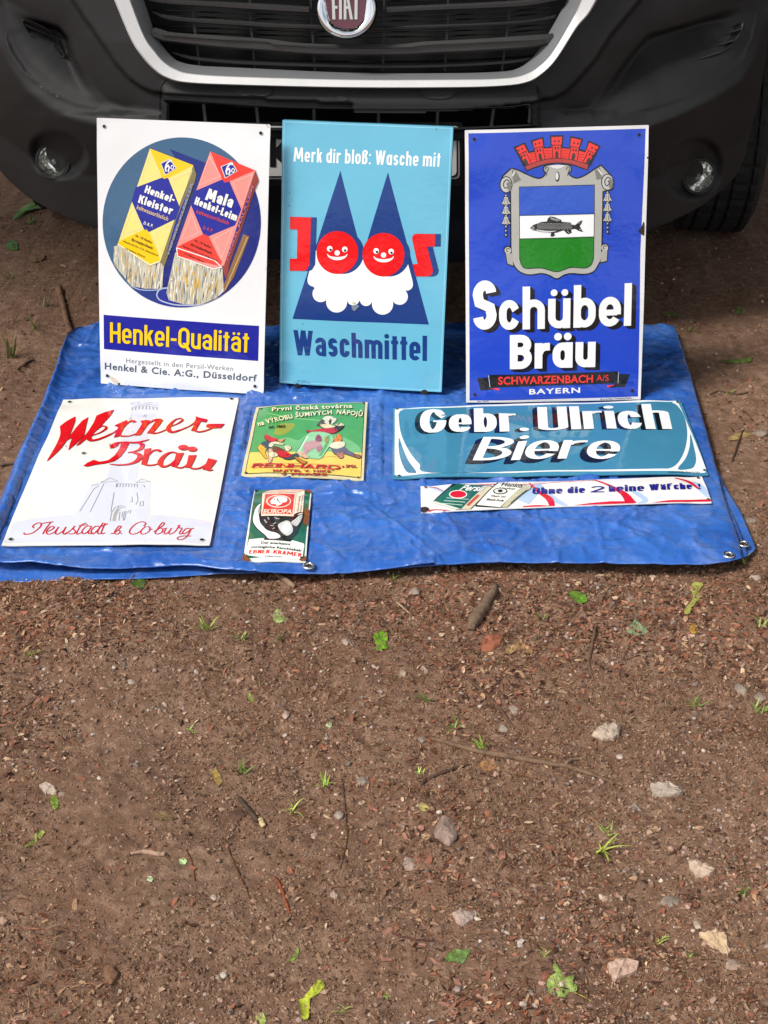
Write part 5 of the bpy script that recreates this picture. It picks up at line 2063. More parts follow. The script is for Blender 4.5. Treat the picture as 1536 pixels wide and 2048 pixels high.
# ---- the big white brewery sign with the red script
def sign_castle():
    s = Sign('enamel_sign', [(126.6, 800), (477.6, 794.4), (419.5, 1091.7), (2.6, 1089.4)],
             'large white enamel sign with red script over a pale castle, flat on the tarpaulin', 'sign', GF, z=FLAT_Z, dome=0.010, seed=4)
    Z = s.zoom(0, 780, 3.1347)
    Y = s.zoom(120, 1000, 5.12)
    s.plate('#e2e0da', corner=0.003)
    lil, line, red = enamel('#cdd0db'), enamel('#7f8187'), enamel('#cf121c')
    p = s.part('castle_picture')
    p.add([Z(spline([(85, 832), (290, 797), (470, 781)], 6)), Z(list(spline([(85, 832), (180, 812), (300, 796), (470, 782), (700, 770), (940, 782), (1080, 790), (1240, 810), (1325, 833)], 5)) + [(1312, 962), (24, 957)]),
           Z([(466, 790), (570, 598), (636, 575), (690, 548), (742, 572), (855, 580), (890, 556), (946, 573), (944, 600), (940, 790)]),
           Z([(656, 580), (690, 480), (808, 190), (822, 135), (822, 110), (812, 78), (905, 62), (998, 78), (1000, 100), (992, 138), (962, 165), (925, 300), (868, 480), (850, 590)])], lil, 1)
    L = []
    for q in ([(500, 762), (590, 620), (622, 600)], [(566, 765), (652, 588)], [(716, 642), (695, 765)], [(728, 610), (732, 588), (862, 592), (860, 612)],
              [(630, 580), (692, 552), (740, 574), (632, 580)], [(855, 580), (888, 558), (944, 576), (850, 582)], [(570, 600), (620, 590)],
              [(858, 645), (866, 690), (852, 720)], [(828, 670), (830, 700), (815, 704)], [(880, 702), (900, 700), (898, 726), (878, 728), (880, 702)],
              [(690, 825), (700, 770), (722, 738), (760, 725), (790, 738)], [(718, 770), (745, 735), (780, 742)], [(745, 820), (752, 765)], [(764, 800), (770, 765)], [(772, 820), (782, 760)], [(780, 818), (792, 758)],
              [(800, 775), (806, 758), (820, 756), (816, 776)], [(895, 600), (908, 602), (905, 612)],
              [(828, 112), (905, 98), (990, 112)], [(840, 100), (905, 88), (985, 98)], [(810, 188), (820, 172), (824, 186)], [(902, 172), (904, 158), (916, 158), (914, 172)],
              [(822, 92), (830, 84)], [(860, 84), (880, 80)], [(930, 80), (960, 82)]):
        L += ribbon(Z(q), .0013)
    for k in range(7):
        L += ribbon(Z([(738 + k * 18, 592), (733 + k * 18, 610)]), .0014)
    for k in range(8):
        a = k / 7
        L += ribbon(Z([(832 + 150 * a, 112 - 10 * math.sin(a * 3.1)), (826 + 158 * a, 128 - 6 * math.sin(a * 3.1))]), .0022)
    p.add(L, line, 2)
    p.add([Z([(704, 822), (712, 780), (730, 752), (758, 742), (742, 762), (730, 790), (724, 824)])], enamel('#a7a49c'), 2)
    p.build()
    G = []
    poly = lambda pts: G.append(Z(pts))
    rib = lambda pts, *w: G.extend(ribbon(Z(spline(pts, 6)), .01, widths=[x / 3.1347 / 1000 for x in w]))
    # W
    poly(list(spline([(375, 230), (420, 196), (472, 168)], 4)) + list(spline([(470, 200), (440, 275), (400, 345), (345, 405), (293, 450)], 5)) + list(spline([(300, 435), (350, 350), (376, 290), (378, 255)], 5)))
    poly([(412, 322), (440, 285), (475, 240), (515, 195), (553, 172), (540, 222), (526, 288), (480, 335), (428, 380), (438, 340), (452, 300)])
    poly([(606, 162), (655, 142), (714, 125), (694, 160), (640, 218), (560, 292), (500, 343), (476, 353), (512, 310), (555, 258), (588, 205)])
    rib([(560, 292), (620, 272), (660, 248), (662, 232), (632, 230), (580, 268), (556, 302), (575, 318), (625, 308), (700, 275), (745, 245)], 12, 14, 18, 16, 14, 24, 36, 34, 26, 16, 10)
    poly([(715, 226), (760, 205), (794, 190), (800, 202), (776, 240), (748, 292), (712, 300), (730, 262), (742, 234)])
    rib([(768, 240), (800, 208), (828, 196), (846, 204)], 12, 16, 26, 26)
    rib([(740, 284), (775, 292), (820, 288), (862, 270)], 26, 20, 14, 8)
    poly([(880, 196), (912, 190), (940, 192), (918, 232), (880, 285), (842, 288), (868, 250), (890, 214)])
    rib([(892, 250), (930, 212), (975, 188), (1010, 188)], 10, 14, 22, 26)
    poly([(980, 186), (1022, 190), (1000, 222), (960, 270), (920, 274), (946, 240), (968, 208)])
    rib([(925, 268), (965, 274), (1010, 264), (1058, 240)], 14, 18, 14, 8)
    rib([(1062, 232), (1110, 214), (1142, 192), (1130, 180), (1095, 190), (1062, 225), (1055, 250), (1078, 266), (1130, 252), (1190, 228)], 10, 12, 16, 14, 14, 26, 34, 28, 16, 8)
    rib([(1180, 232), (1222, 205), (1240, 175)], 8, 14, 20)
    poly([(1226, 166), (1252, 176), (1300, 186), (1292, 204), (1258, 200), (1240, 232), (1224, 262), (1196, 256), (1216, 222), (1232, 196)])
    rib([(1212, 252), (1245, 264), (1290, 256), (1335, 238)], 20, 20, 16, 10)
    poly([(1300, 216), (1408, 214), (1384, 240), (1318, 242), (1290, 232)])
    w1, G2 = list(G), G
    G.clear()
    # Bräu
    rib([(690, 358), (722, 338), (780, 330), (850, 332), (900, 322), (935, 312)], 14, 28, 22, 26, 18, 6)
    poly([(688, 368), (715, 340), (745, 332), (740, 350), (712, 366)])
    poly([(760, 335), (810, 335), (790, 375), (755, 420), (716, 448), (660, 462), (600, 470), (545, 482), (522, 478), (548, 458), (588, 440), (625, 452), (680, 442), (722, 410), (748, 372)])
    rib([(860, 330), (892, 345), (880, 372), (840, 388), (800, 394)], 20, 30, 28, 16, 10)
    rib([(820, 392), (868, 404), (876, 425), (850, 452), (800, 468), (740, 472), (686, 466)], 10, 30, 36, 30, 20, 14, 6)
    poly([(905, 372), (948, 366), (938, 392), (930, 430), (916, 472), (884, 468), (894, 430), (902, 398)])
    rib([(925, 415), (955, 385), (985, 378), (1008, 388)], 10, 18, 26, 24)
    rib([(896, 462), (930, 474), (985, 466), (1022, 440)], 22, 18, 12, 8)
    rib([(1118, 402), (1075, 392), (1030, 415), (1004, 455), (1020, 482), (1065, 470), (1110, 430), (1122, 402)], 16, 18, 28, 36, 26, 14, 12, 14)
    poly([(1105, 398), (1152, 396), (1136, 430), (1118, 468), (1098, 486), (1072, 480), (1092, 446)])
    rib([(1088, 478), (1125, 490), (1160, 480), (1192, 452)], 16, 16, 12, 8)
    poly([(1182, 412), (1232, 410), (1216, 446), (1196, 486), (1162, 490), (1172, 458)])
    rib([(1176, 480), (1215, 496), (1260, 488), (1300, 462)], 18, 18, 14, 10)
    poly([(1305, 430), (1360, 442), (1340, 470), (1312, 506), (1268, 500), (1290, 466)])
    rib([(1280, 492), (1308, 506), (1336, 502)], 20, 14, 6)
    w2 = list(G)
    d1 = [Z(ellipse(1150, 363, 34, 17, n=20)), Z(ellipse(1206, 373, 30, 16, n=20))]
    for nm, w in (('name_script', w1), ('beer_script', w2 + d1)):
        t = s.part(nm)
        t.add([sh(q, .0010, -.0012) for q in w], enamel('#6d2730'), 3)
        t.add(w, red, 4)
        t.build()
    H = []
    k = lambda pts: H.extend(ribbon(Z(spline(pts, 6)), .0030))
    ky = lambda pts: H.extend(ribbon(Y(spline(pts, 6)), .0028))
    k([(150, 897), (158, 907), (205, 898), (250, 862), (258, 840), (235, 836), (206, 855), (214, 868)])
    k([(252, 842), (290, 834), (335, 828)]); k([(318, 832), (290, 868), (268, 905)])
    k([(300, 890), (335, 870), (336, 858), (312, 862), (292, 888), (300, 906), (338, 896), (358, 872)])
    k([(368, 860), (348, 895), (360, 906), (395, 886), (414, 860)]); k([(414, 860), (396, 896), (406, 906), (432, 892)])
    ky([(50, 348), (105, 318), (150, 272), (136, 298), (158, 325), (138, 348), (90, 350)])
    ky([(272, 236), (215, 265), (170, 345), (190, 350), (235, 330)]); ky([(190, 268), (285, 255)])
    ky([(318, 272), (275, 272), (232, 310), (225, 340), (255, 348), (300, 310), (325, 272)]); ky([(325, 272), (290, 330), (300, 350), (335, 335)])
    ky([(402, 278), (365, 272), (325, 310), (320, 342), (345, 348), (395, 300), (442, 236)]); ky([(420, 265), (385, 330), (395, 350), (425, 340)])
    ky([(462, 240), (425, 330), (432, 350), (462, 338)]); ky([(400, 282), (492, 246)])
    ky([(520, 346), (548, 344), (600, 305), (626, 276), (602, 272), (565, 318), (562, 346), (592, 352), (616, 328), (600, 312)])
    ky([(855, 272), (878, 245), (850, 226), (790, 240), (735, 285), (712, 325), (725, 350), (768, 350), (825, 322), (855, 285)])
    ky([(880, 272), (835, 310), (828, 342), (860, 352), (910, 325), (920, 285), (895, 275)]); ky([(912, 300), (930, 304), (946, 300)])
    ky([(960, 328), (1005, 302), (1060, 258), (1066, 236), (1040, 242), (995, 305), (975, 342), (1002, 352), (1045, 330), (1050, 300), (1030, 292)]); ky([(1045, 302), (1080, 295)])
    ky([(1090, 288), (1066, 335), (1080, 352), (1120, 322), (1142, 290)]); ky([(1142, 290), (1115, 340), (1130, 352), (1180, 325), (1215, 272)])
    ky([(1205, 268), (1225, 262), (1216, 288), (1248, 292), (1225, 335), (1232, 352), (1262, 338)])
    ky([(1330, 298), (1292, 296), (1255, 335), (1270, 350), (1315, 325), (1345, 297), (1372, 294)]); ky([(1345, 297), (1300, 375), (1250, 408), (1205, 405), (1210, 385), (1260, 372), (1342, 372)])
    t = s.part('town_script')
    t.add(H + [Y(ellipse(627, 346, 8, 6))], enamel('#bf2333'), 3)
    t.build()
    holes(s, [(437, 78), (1452, 58), (1267, 943), (68, 940), (525, 400)], Z, s.plate_obj, r=.0042, ring='#c9c7c0')
    for q in ((415, 357), (688, 343)):
        w = s.part('speck', s.plate_obj)
        w.add([Z(ellipse(*q, 4, 3, n=10))], mat('chip dark', '#2a2422', .7), 5)
        w.build()
    return s


# ---- the embossed green tin sign with the dwarfs and the bottle
def sign_bottle():
    s = Sign('tin_sign', [(512.8, 813.7), (735.2, 802.4), (727, 961), (481.3, 952.8)],
             'green and yellow tin sign with dwarfs around a leaning bottle, on the tarpaulin', 'sign', GF, z=FLAT_Z, dome=0.004, seed=5)
    Z = s.zoom(470, 790, 5.4857)
    tin = lambda c: mat('tin print ' + c, c, rough=.26, spec=.5, bump=(70, .12, 3, .004), vary=(38, .10))
    s.plate('#cfc59a', corner=.001)
    p = s.part('picture')
    p.add([Z([(262, 142), (1426, 84), (1384, 912), (108, 868)])], tin('#2b3326'), 1)
    gr = Z([(270, 148), (1418, 90), (1378, 906), (118, 862)])
    p.add([gr], tin('#4b9a55'), 2)
    p.add([Z([(100, 636), (1420, 640), (1420, 940), (60, 900)])], tin('#dfc35c'), 3, clip=gr)
    p.add([Z(spline([(300, 640), (340, 560), (420, 520), (560, 470), (700, 500), (800, 430), (1000, 420), (1200, 470), (1350, 560), (1390, 640)], 4))], tin('#6fb276'), 3, clip=gr)
    p.add([Z(spline([(430, 430), (480, 330), (600, 310), (660, 330), (600, 400), (520, 440)], 4, True))], tin('#8f9a3e'), 3)
    p.add(ribbon(Z(spline([(350, 200), (600, 250), (1000, 290)], 5)), .004), tin('#86bf80'), 3)
    ink = tin('#2c2a22')

    def blob(pts, c, lay=6, outline=True):
        q = Z(spline(pts, 4, True))
        if outline:
            p.add(ribbon(np.vstack([q, q[:1]]), .0022), ink, 5)
        p.add([q], tin(c), lay)
        lo, hi = np.min(pts, 0), np.max(pts, 0)
        st = []
        for _ in range(5):
            a = np.array([rnd.uniform(lo[0], hi[0]), rnd.uniform(lo[1], hi[1])])
            b = a + (rnd.uniform(8, 30), rnd.uniform(-12, 14))
            st += ribbon(Z(spline([a, (a + b) / 2 + (0, rnd.uniform(-5, 5)), b], 3)), .0012, widths=[.0003, .0014, .0003])
        V, Fs = fill(st, q)
        p.add((V, Fs), ink, lay + 2.5)
    # the bottle
    blob([(800, 432), (900, 404), (1020, 424), (1076, 468), (1072, 520), (1010, 610), (945, 700), (870, 706), (760, 690), (665, 662), (720, 570)], '#8fc596')
    p.add(ribbon(Z(spline([(1030, 450), (1010, 540), (930, 680)], 4)), .006), tin('#5fa36a'), 7)
    p.add(ribbon(Z(spline([(800, 460), (730, 580), (690, 650)], 4)), .004), tin('#bfe0bd'), 7)
    blob([(880, 500), (905, 445), (940, 460), (955, 510), (920, 525)], '#8d4a63', 8)
    blob([(760, 545), (850, 510), (930, 530), (945, 570), (860, 600), (800, 640), (770, 690), (750, 620)], '#b98f92', 8)
    blob([(890, 600), (930, 560), (960, 590), (920, 640)], '#a57682', 8)
    blob([(985, 470), (1020, 480), (1010, 540), (985, 530)], '#a39a4a', 8)
    # dwarf bending on the left
    blob([(250, 590), (275, 555), (320, 560), (345, 600), (330, 640), (352, 700), (330, 700), (285, 640)], '#e0a92a', 6)
    blob([(290, 545), (330, 515), (390, 525), (400, 570), (370, 610), (335, 600)], '#3a4550', 6)
    blob([(380, 540), (440, 520), (540, 545), (490, 556), (440, 545), (400, 580), (372, 570)], '#d8d4b2', 7)
    blob([(325, 465), (345, 440), (395, 470), (460, 488), (450, 515), (400, 525), (345, 500)], '#c0262b', 8)
    blob([(470, 500), (520, 500), (548, 490), (520, 525), (480, 520)], '#c68d5f', 8)
    blob([(372, 600), (420, 620), (410, 680), (400, 745), (370, 740), (375, 690)], '#d6a98a', 7)
    # dwarf lying in front
    blob([(410, 600), (440, 570), (500, 590), (540, 620), (470, 640), (425, 640)], '#6b3a24', 8)
    blob([(540, 575), (600, 565), (615, 600), (570, 625)], '#d9cfae', 7)
    blob([(455, 640), (520, 620), (610, 660), (590, 695), (500, 690)], '#c01f2a', 9)
    blob([(370, 650), (440, 640), (470, 675), (420, 690), (390, 690)], '#dcd3b0', 8)
    blob([(530, 700), (610, 665), (700, 650), (690, 690), (600, 720)], '#3d4449', 8)
    blob([(650, 690), (700, 700), (760, 730), (790, 740), (765, 768), (700, 740)], '#b5782c', 9)
    blob([(690, 640), (730, 635), (800, 690), (770, 705), (700, 665)], '#d7a78c', 9)
    # dwarf on top of the bottle
    blob([(790, 390), (840, 400), (940, 380), (1090, 372), (1125, 405), (1060, 432), (950, 412), (840, 412), (800, 418)], '#b92638', 8)
    blob([(1090, 350), (1150, 320), (1195, 350), (1160, 390), (1110, 410)], '#2f2b26', 8)
    blob([(1100, 335), (1160, 318), (1198, 345), (1140, 352)], '#cfc4a0', 9)
    blob([(940, 330), (1060, 335), (1100, 360), (1000, 375), (950, 360)], '#d9cda8', 8)
    blob([(980, 250), (1030, 238), (1110, 265), (1100, 300), (1050, 330), (990, 320), (960, 280)], '#d3d0bd', 7)
    blob([(930, 300), (960, 280), (985, 300), (950, 340), (905, 340)], '#57534a', 8)
    blob([(1030, 290), (1060, 280), (1050, 330), (1035, 330)], '#3c3a35', 8)
    # dwarf pushing on the right
    blob([(1070, 590), (1190, 575), (1250, 620), (1370, 680), (1350, 700), (1190, 650), (1160, 650), (1100, 660)], '#5c5b6e', 7)
    blob([(1115, 650), (1180, 640), (1190, 690), (1160, 705), (1140, 690)], '#b47466', 8)
    blob([(1290, 660), (1370, 665), (1378, 700), (1340, 700)], '#8c5b45', 8)
    blob([(1060, 540), (1120, 520), (1200, 530), (1195, 575), (1120, 600), (1040, 580)], '#ddd2b8', 8)
    blob([(1078, 500), (1105, 480), (1130, 440), (1165, 460), (1168, 515), (1100, 522)], '#d37a2b', 9)
    p.add(ribbon(Z(spline([(960, 690), (1060, 680), (1120, 690)], 4)), .002), tin('#a98b3d'), 4)
    p.build()
    def line(nm, col, lay, *items):
        t = s.part(nm)
        for text, a, b, c, bold in items:
            V, Fs = typed(text, Z(a), Z(b), Z(c), bold, 1.1)
            t.add((V + (.0010, -.0010), Fs), ink, lay)
            t.add((V, Fs), tin(col), lay + 1)
        t.build()
    line('top_line', '#e7dfb6', 9, ('První česká továrna', (405, 192), (1290, 152), (404, 152), .024))
    line('arched_line', '#e6ddb4', 9, ('na VÝROBU', (258, 352), (640, 266), (240, 305), .022), ('ŠUMIVÝCH', (665, 256), (1066, 222), (662, 210), .022), ('NÁPOJŮ', (1112, 216), (1396, 246), (1122, 172), .022))
    line('date_line', '#2c2a22', 9, ('zal. 1863', (365, 372), (546, 364), (366, 348), .015))
    t = s.part('name_word')
    w = drawn('REINHARD', Z((182, 808)), Z((1148, 828)), Z((202, 764)), t=.14, xh=.7, gap=.08, rnd=.9, k=1.9)
    t.add([sh(a, .0012, -.0012) for a in w], tin('#5b1a18'), 9)
    t.add(w, tin('#c9262a'), 10)
    t.add(ribbon(Z([(180, 810), (1150, 830)]), .0014), tin('#c9262a'), 10)
    t.add(ribbon(Z([(202, 764), (1150, 780)]), .0010), tin('#c9262a'), 10)
    t.build()
    line('owner_line', '#c03a2e', 9, ('a SPOL.', (1172, 804), (1340, 808), (1176, 776), .02), ('MAJITEL V. NIKEŠ', (414, 850), (1086, 862), (416, 828), .026), ('v PRAZE', (500, 888), (1004, 894), (502, 866), .028))
    holes(s, [(1412, 92), (122, 860), (288, 156), (1352, 910)], Z, s.plate_obj, r=.0024, col='#3a2c20', ring='#8a7a58')
    return s


# ---- the little green tobacco sign
def sign_bull():
    s = Sign('enamel_sign', [(508.7, 979.5), (622.8, 983), (611.5, 1122.4), (485.2, 1122.4)],
             'smallest sign on the tarpaulin, green enamel with a red box between white horns, rusty corners', 'sign', GF, z=FLAT_Z, dome=0.004, seed=6)
    Z = s.zoom(470, 965, 8.533)
    s.plate('#dcded6', corner=.001)
    gre, cre, red, blk, wht = enamel('#1c6249'), enamel('#e9d9c2'), enamel('#d8352c'), enamel('#22241f'), enamel('#e8e8e2')
    f = s.part('green_field')
    f.add([Z([(342, 126), (1285, 152), (1184, 1285), (182, 1300)])], gre, 1)
    f.build()
    p = s.part('picture')
    p.add([Z(spline([(440, 360), (360, 420), (310, 540), (298, 680), (370, 800), (500, 910), (540, 965), (740, 960), (800, 930), (720, 865), (600, 840), (520, 790), (450, 700), (420, 600), (410, 480)], 4, True))], blk, 2)
    p.add([Z([(400, 480), (450, 560), (1010, 590), (1100, 560), (1190, 530), (1165, 650), (1110, 770), (1085, 860), (1010, 935), (950, 1016), (495, 985), (500, 962), (760, 930), (640, 850), (520, 800), (420, 660)])], blk, 2)
    p.add([Z(spline([(440, 366), (368, 425), (322, 540), (310, 670), (385, 790), (520, 905), (570, 958), (700, 962), (775, 930), (720, 872), (610, 842), (540, 815), (490, 765), (430, 690), (410, 590), (400, 500), (412, 440)], 4, True))], wht, 3)
    p.add([Z(spline([(420, 430), (440, 480), (420, 540), (390, 500)], 4, True))], enamel('#8f938c'), 4)
    p.add([Z(spline([(735, 730), (800, 682), (890, 655), (955, 700), (990, 815), (950, 885), (880, 912), (800, 860), (750, 790)], 4, True))], enamel('#c9cac4'), 3)
    p.add([Z(spline([(800, 780), (870, 690), (940, 720), (960, 800), (880, 880), (820, 840)], 4, True))], wht, 4)
    p.add([Z(spline([(955, 690), (1030, 630), (1110, 560), (1150, 560), (1130, 640), (1100, 700), (1040, 755)], 4, True))], enamel('#b9bbb4'), 3)
    for q in ([(980, 690), (1090, 590)], [(1010, 710), (1110, 620)], [(1040, 735), (1110, 660)], [(330, 560), (380, 700)], [(350, 470), (330, 600)]):
        p.add(ribbon(Z(q), .0022), enamel('#e9e9e3'), 5)
    for q in ([(650, 720), (700, 690)], [(600, 740), (660, 750)], [(640, 800), (680, 780)], [(560, 600), (580, 640)], [(680, 600), (720, 630), (760, 625)], [(500, 640), (540, 700)]):
        p.add(ribbon(Z(q), .0026), enamel('#a9a9a4'), 4)
    p.add(ribbon(Z(spline([(1015, 612), (1040, 560), (1100, 528), (1195, 520)], 5)), .004, widths=[.004, .006, .0045, .001]), enamel('#43201a'), 6)
    p.add([Z([(465, 190), (580, 148), (1185, 128), (1192, 140), (1160, 545), (1003, 594), (442, 586)])], blk, 4)
    p.add([Z([(470, 194), (1045, 194), (1000, 590), (447, 582)])], cre, 5)
    p.add([Z([(475, 188), (582, 150), (1180, 131), (1048, 188)])], enamel('#e7b9a4'), 5)
    p.add([Z([(1050, 190), (1188, 138), (1157, 540), (1006, 588)])], enamel('#e9dcc6'), 5)
    p.add([Z([(515, 212), (1016, 212), (988, 478), (480, 474)])], red, 6)
    p.add([Z(ellipse(745, 335, 212, 110))], cre, 7)
    p.add([Z(ellipse(745, 335, 192, 94))], red, 8)
    p.add([Z(spline([(600, 350), (612, 330), (640, 300), (690, 262), (760, 254), (850, 262), (893, 300), (880, 345), (830, 362), (800, 362), (805, 385), (760, 405), (715, 420), (700, 392), (650, 385), (612, 380), (618, 362)], 3, True))], wht, 9)
    p.add(ribbon(Z(spline([(720, 290), (735, 335), (775, 365)], 4)), .0014), blk, 10)
    p.add([Z(ellipse(675, 308, 12, 7))], blk, 10)
    p.add([Z([(480, 480), (985, 482), (978, 555), (462, 550)])], red, 6)
    p.add(typed('EUROPA', Z((482, 545)), Z((972, 546)), Z((500, 476)), .028), cre, 7)
    for k, x in enumerate((1080, 1130)):
        p.add(typed('Ebner u. Kramer' if k else 'Rauchtabak', Z((x, 505)), Z((x + 40, 235 - k * 20)), Z((x - 26, 505)), .02), enamel('#8d5a4c'), 6)
    p.build()
    c = s.part('text_cloud')
    c.add([Z(spline([(235, 1000), (260, 975), (480, 955), (560, 980), (930, 1008), (975, 990), (1120, 1030), (1182, 1062), (1165, 1180), (1140, 1290), (1000, 1312), (700, 1302), (350, 1265), (190, 1225), (210, 1100)], 3, True))], wht, 2)
    c.add([Z([(495, 962), (960, 985), (948, 1016), (496, 986)])], blk, 3)
    c.add(typed('Der anerkannt', Z((440, 1052)), Z((946, 1082)), Z((446, 1014)), .02), blk, 4)
    c.add(typed('vorzügliche Rauchtabak', Z((262, 1124)), Z((1138, 1190)), Z((268, 1088)), .022), blk, 4)
    c.add(drawn('EBNER-KRAMER', Z((236, 1222)), Z((1136, 1278)), Z((248, 1158)), t=.12, gap=.06, k=1.8), red, 4)
    c.add(typed('WIESLOCH', Z((500, 1274)), Z((796, 1288)), Z((502, 1256)), .02), blk, 4)
    c.build()
    rust = mat('orange rust', '#8a4a1e', .85, bump=(300, .8, 5), vary=(160, .5))
    for q in ([(1205, 460), (1250, 470), (1272, 520), (1258, 640), (1240, 745), (1200, 740), (1168, 690), (1190, 600), (1182, 540)],
              [(150, 1220), (185, 1270), (260, 1330), (250, 1348), (128, 1348)], [(1205, 1270), (1210, 1345), (1100, 1346), (1120, 1310), (1160, 1320)], [(1180, 140), (1300, 156), (1296, 190), (1230, 185)]):
        w = s.part('rust_patch', s.plate_obj)
        w.add([Z(spline(q, 3, True))], rust, 9)
        w.build()
    holes(s, [(200, 1290), (365, 146), (1262, 150), (1140, 1292)], Z, s.plate_obj, r=.0022, ring='#4a3a30')
    return s


# ---- the wide teal beer sign
def sign_wide():
    s = Sign('enamel_sign', [(785.9, 816.6), (1361.5, 801.5), (1417, 949.8), (785, 957)],
             'wide teal enamel sign with white italic letters and a white frame, on the tarpaulin', 'sign', GF, z=FLAT_Z, dome=0.009, seed=8)
    Z = s.zoom(770, 790, 2.3273)
    s.plate('#40829f', corner=.004)
    teal, wht, blk = enamel('#3d7d9c'), enamel('#e3e6e6'), enamel('#131a20')
    f = s.part('frame')
    f.add([Z([(46, 70), (54, 64), (1350, 27), (1364, 34), (1496, 350), (1490, 362), (52, 376), (45, 370)])], wht, 1)
    f.build()
    p = s.part('panel')
    p.add([Z(spline([(64, 110), (66, 84), (84, 70), (150, 64), (700, 48), (1290, 32), (1335, 36), (1362, 52), (1388, 90), (1403, 140), (1406, 200), (1392, 265), (1362, 318), (1322, 342), (1250, 344), (700, 354), (216, 363), (160, 322), (112, 262), (76, 185)], 4, True))], teal, 2)
    p.build()
    for q in ([(66, 200), (78, 235), (108, 305), (146, 358), (128, 364), (98, 356), (72, 300), (63, 245)], [(1421, 182), (1436, 235), (1448, 295), (1440, 332), (1418, 345), (1362, 346), (1398, 298), (1418, 240)]):
        p = s.part('corner_panel')
        p.add([Z(spline(q, 3, True))], teal, 2)
        p.build()
    for nm, items, d in (('name_word', (('Gebr.', (160, 180), (672, 170), (166, 70), .080, .74), ('Ulrich', (714, 169), (1337, 161), (708, 60), .080, .74)), (-24, 5)),
                         ('beer_word', (('Biere', (408, 307), (1080, 301), (458, 198), .086, .76),), (-34, 15))):
        t = s.part(nm)
        for tx, a, b, c, w, xh in items:
            g = drawn(tx, Z(a), Z(b), Z(c), t=w, xh=xh, gap=.022, rnd=.9, k=2.1)
            o = Z((700, 180))
            dv = Z((700 + d[0], 180 + d[1])) - o
            for k in range(10):
                t.add([sh(q, *(dv * (k + 1) / 10)) for q in g], blk, 3 + k * .1)
            t.add(g, wht, 5)
        t.build()
    t = s.part('maker_line')
    t.add(typed('Frankfurter Emaillier-Werke Carl Herz', Z((1320, 365)), Z((1465, 363)), Z((1318, 357)), .0), blk, 3)
    t.build()
    holes(s, [(66, 378), (1487, 352), (56, 66), (1362, 36)], Z, s.plate_obj, r=.0030, ring='#7d98a5')
    return s


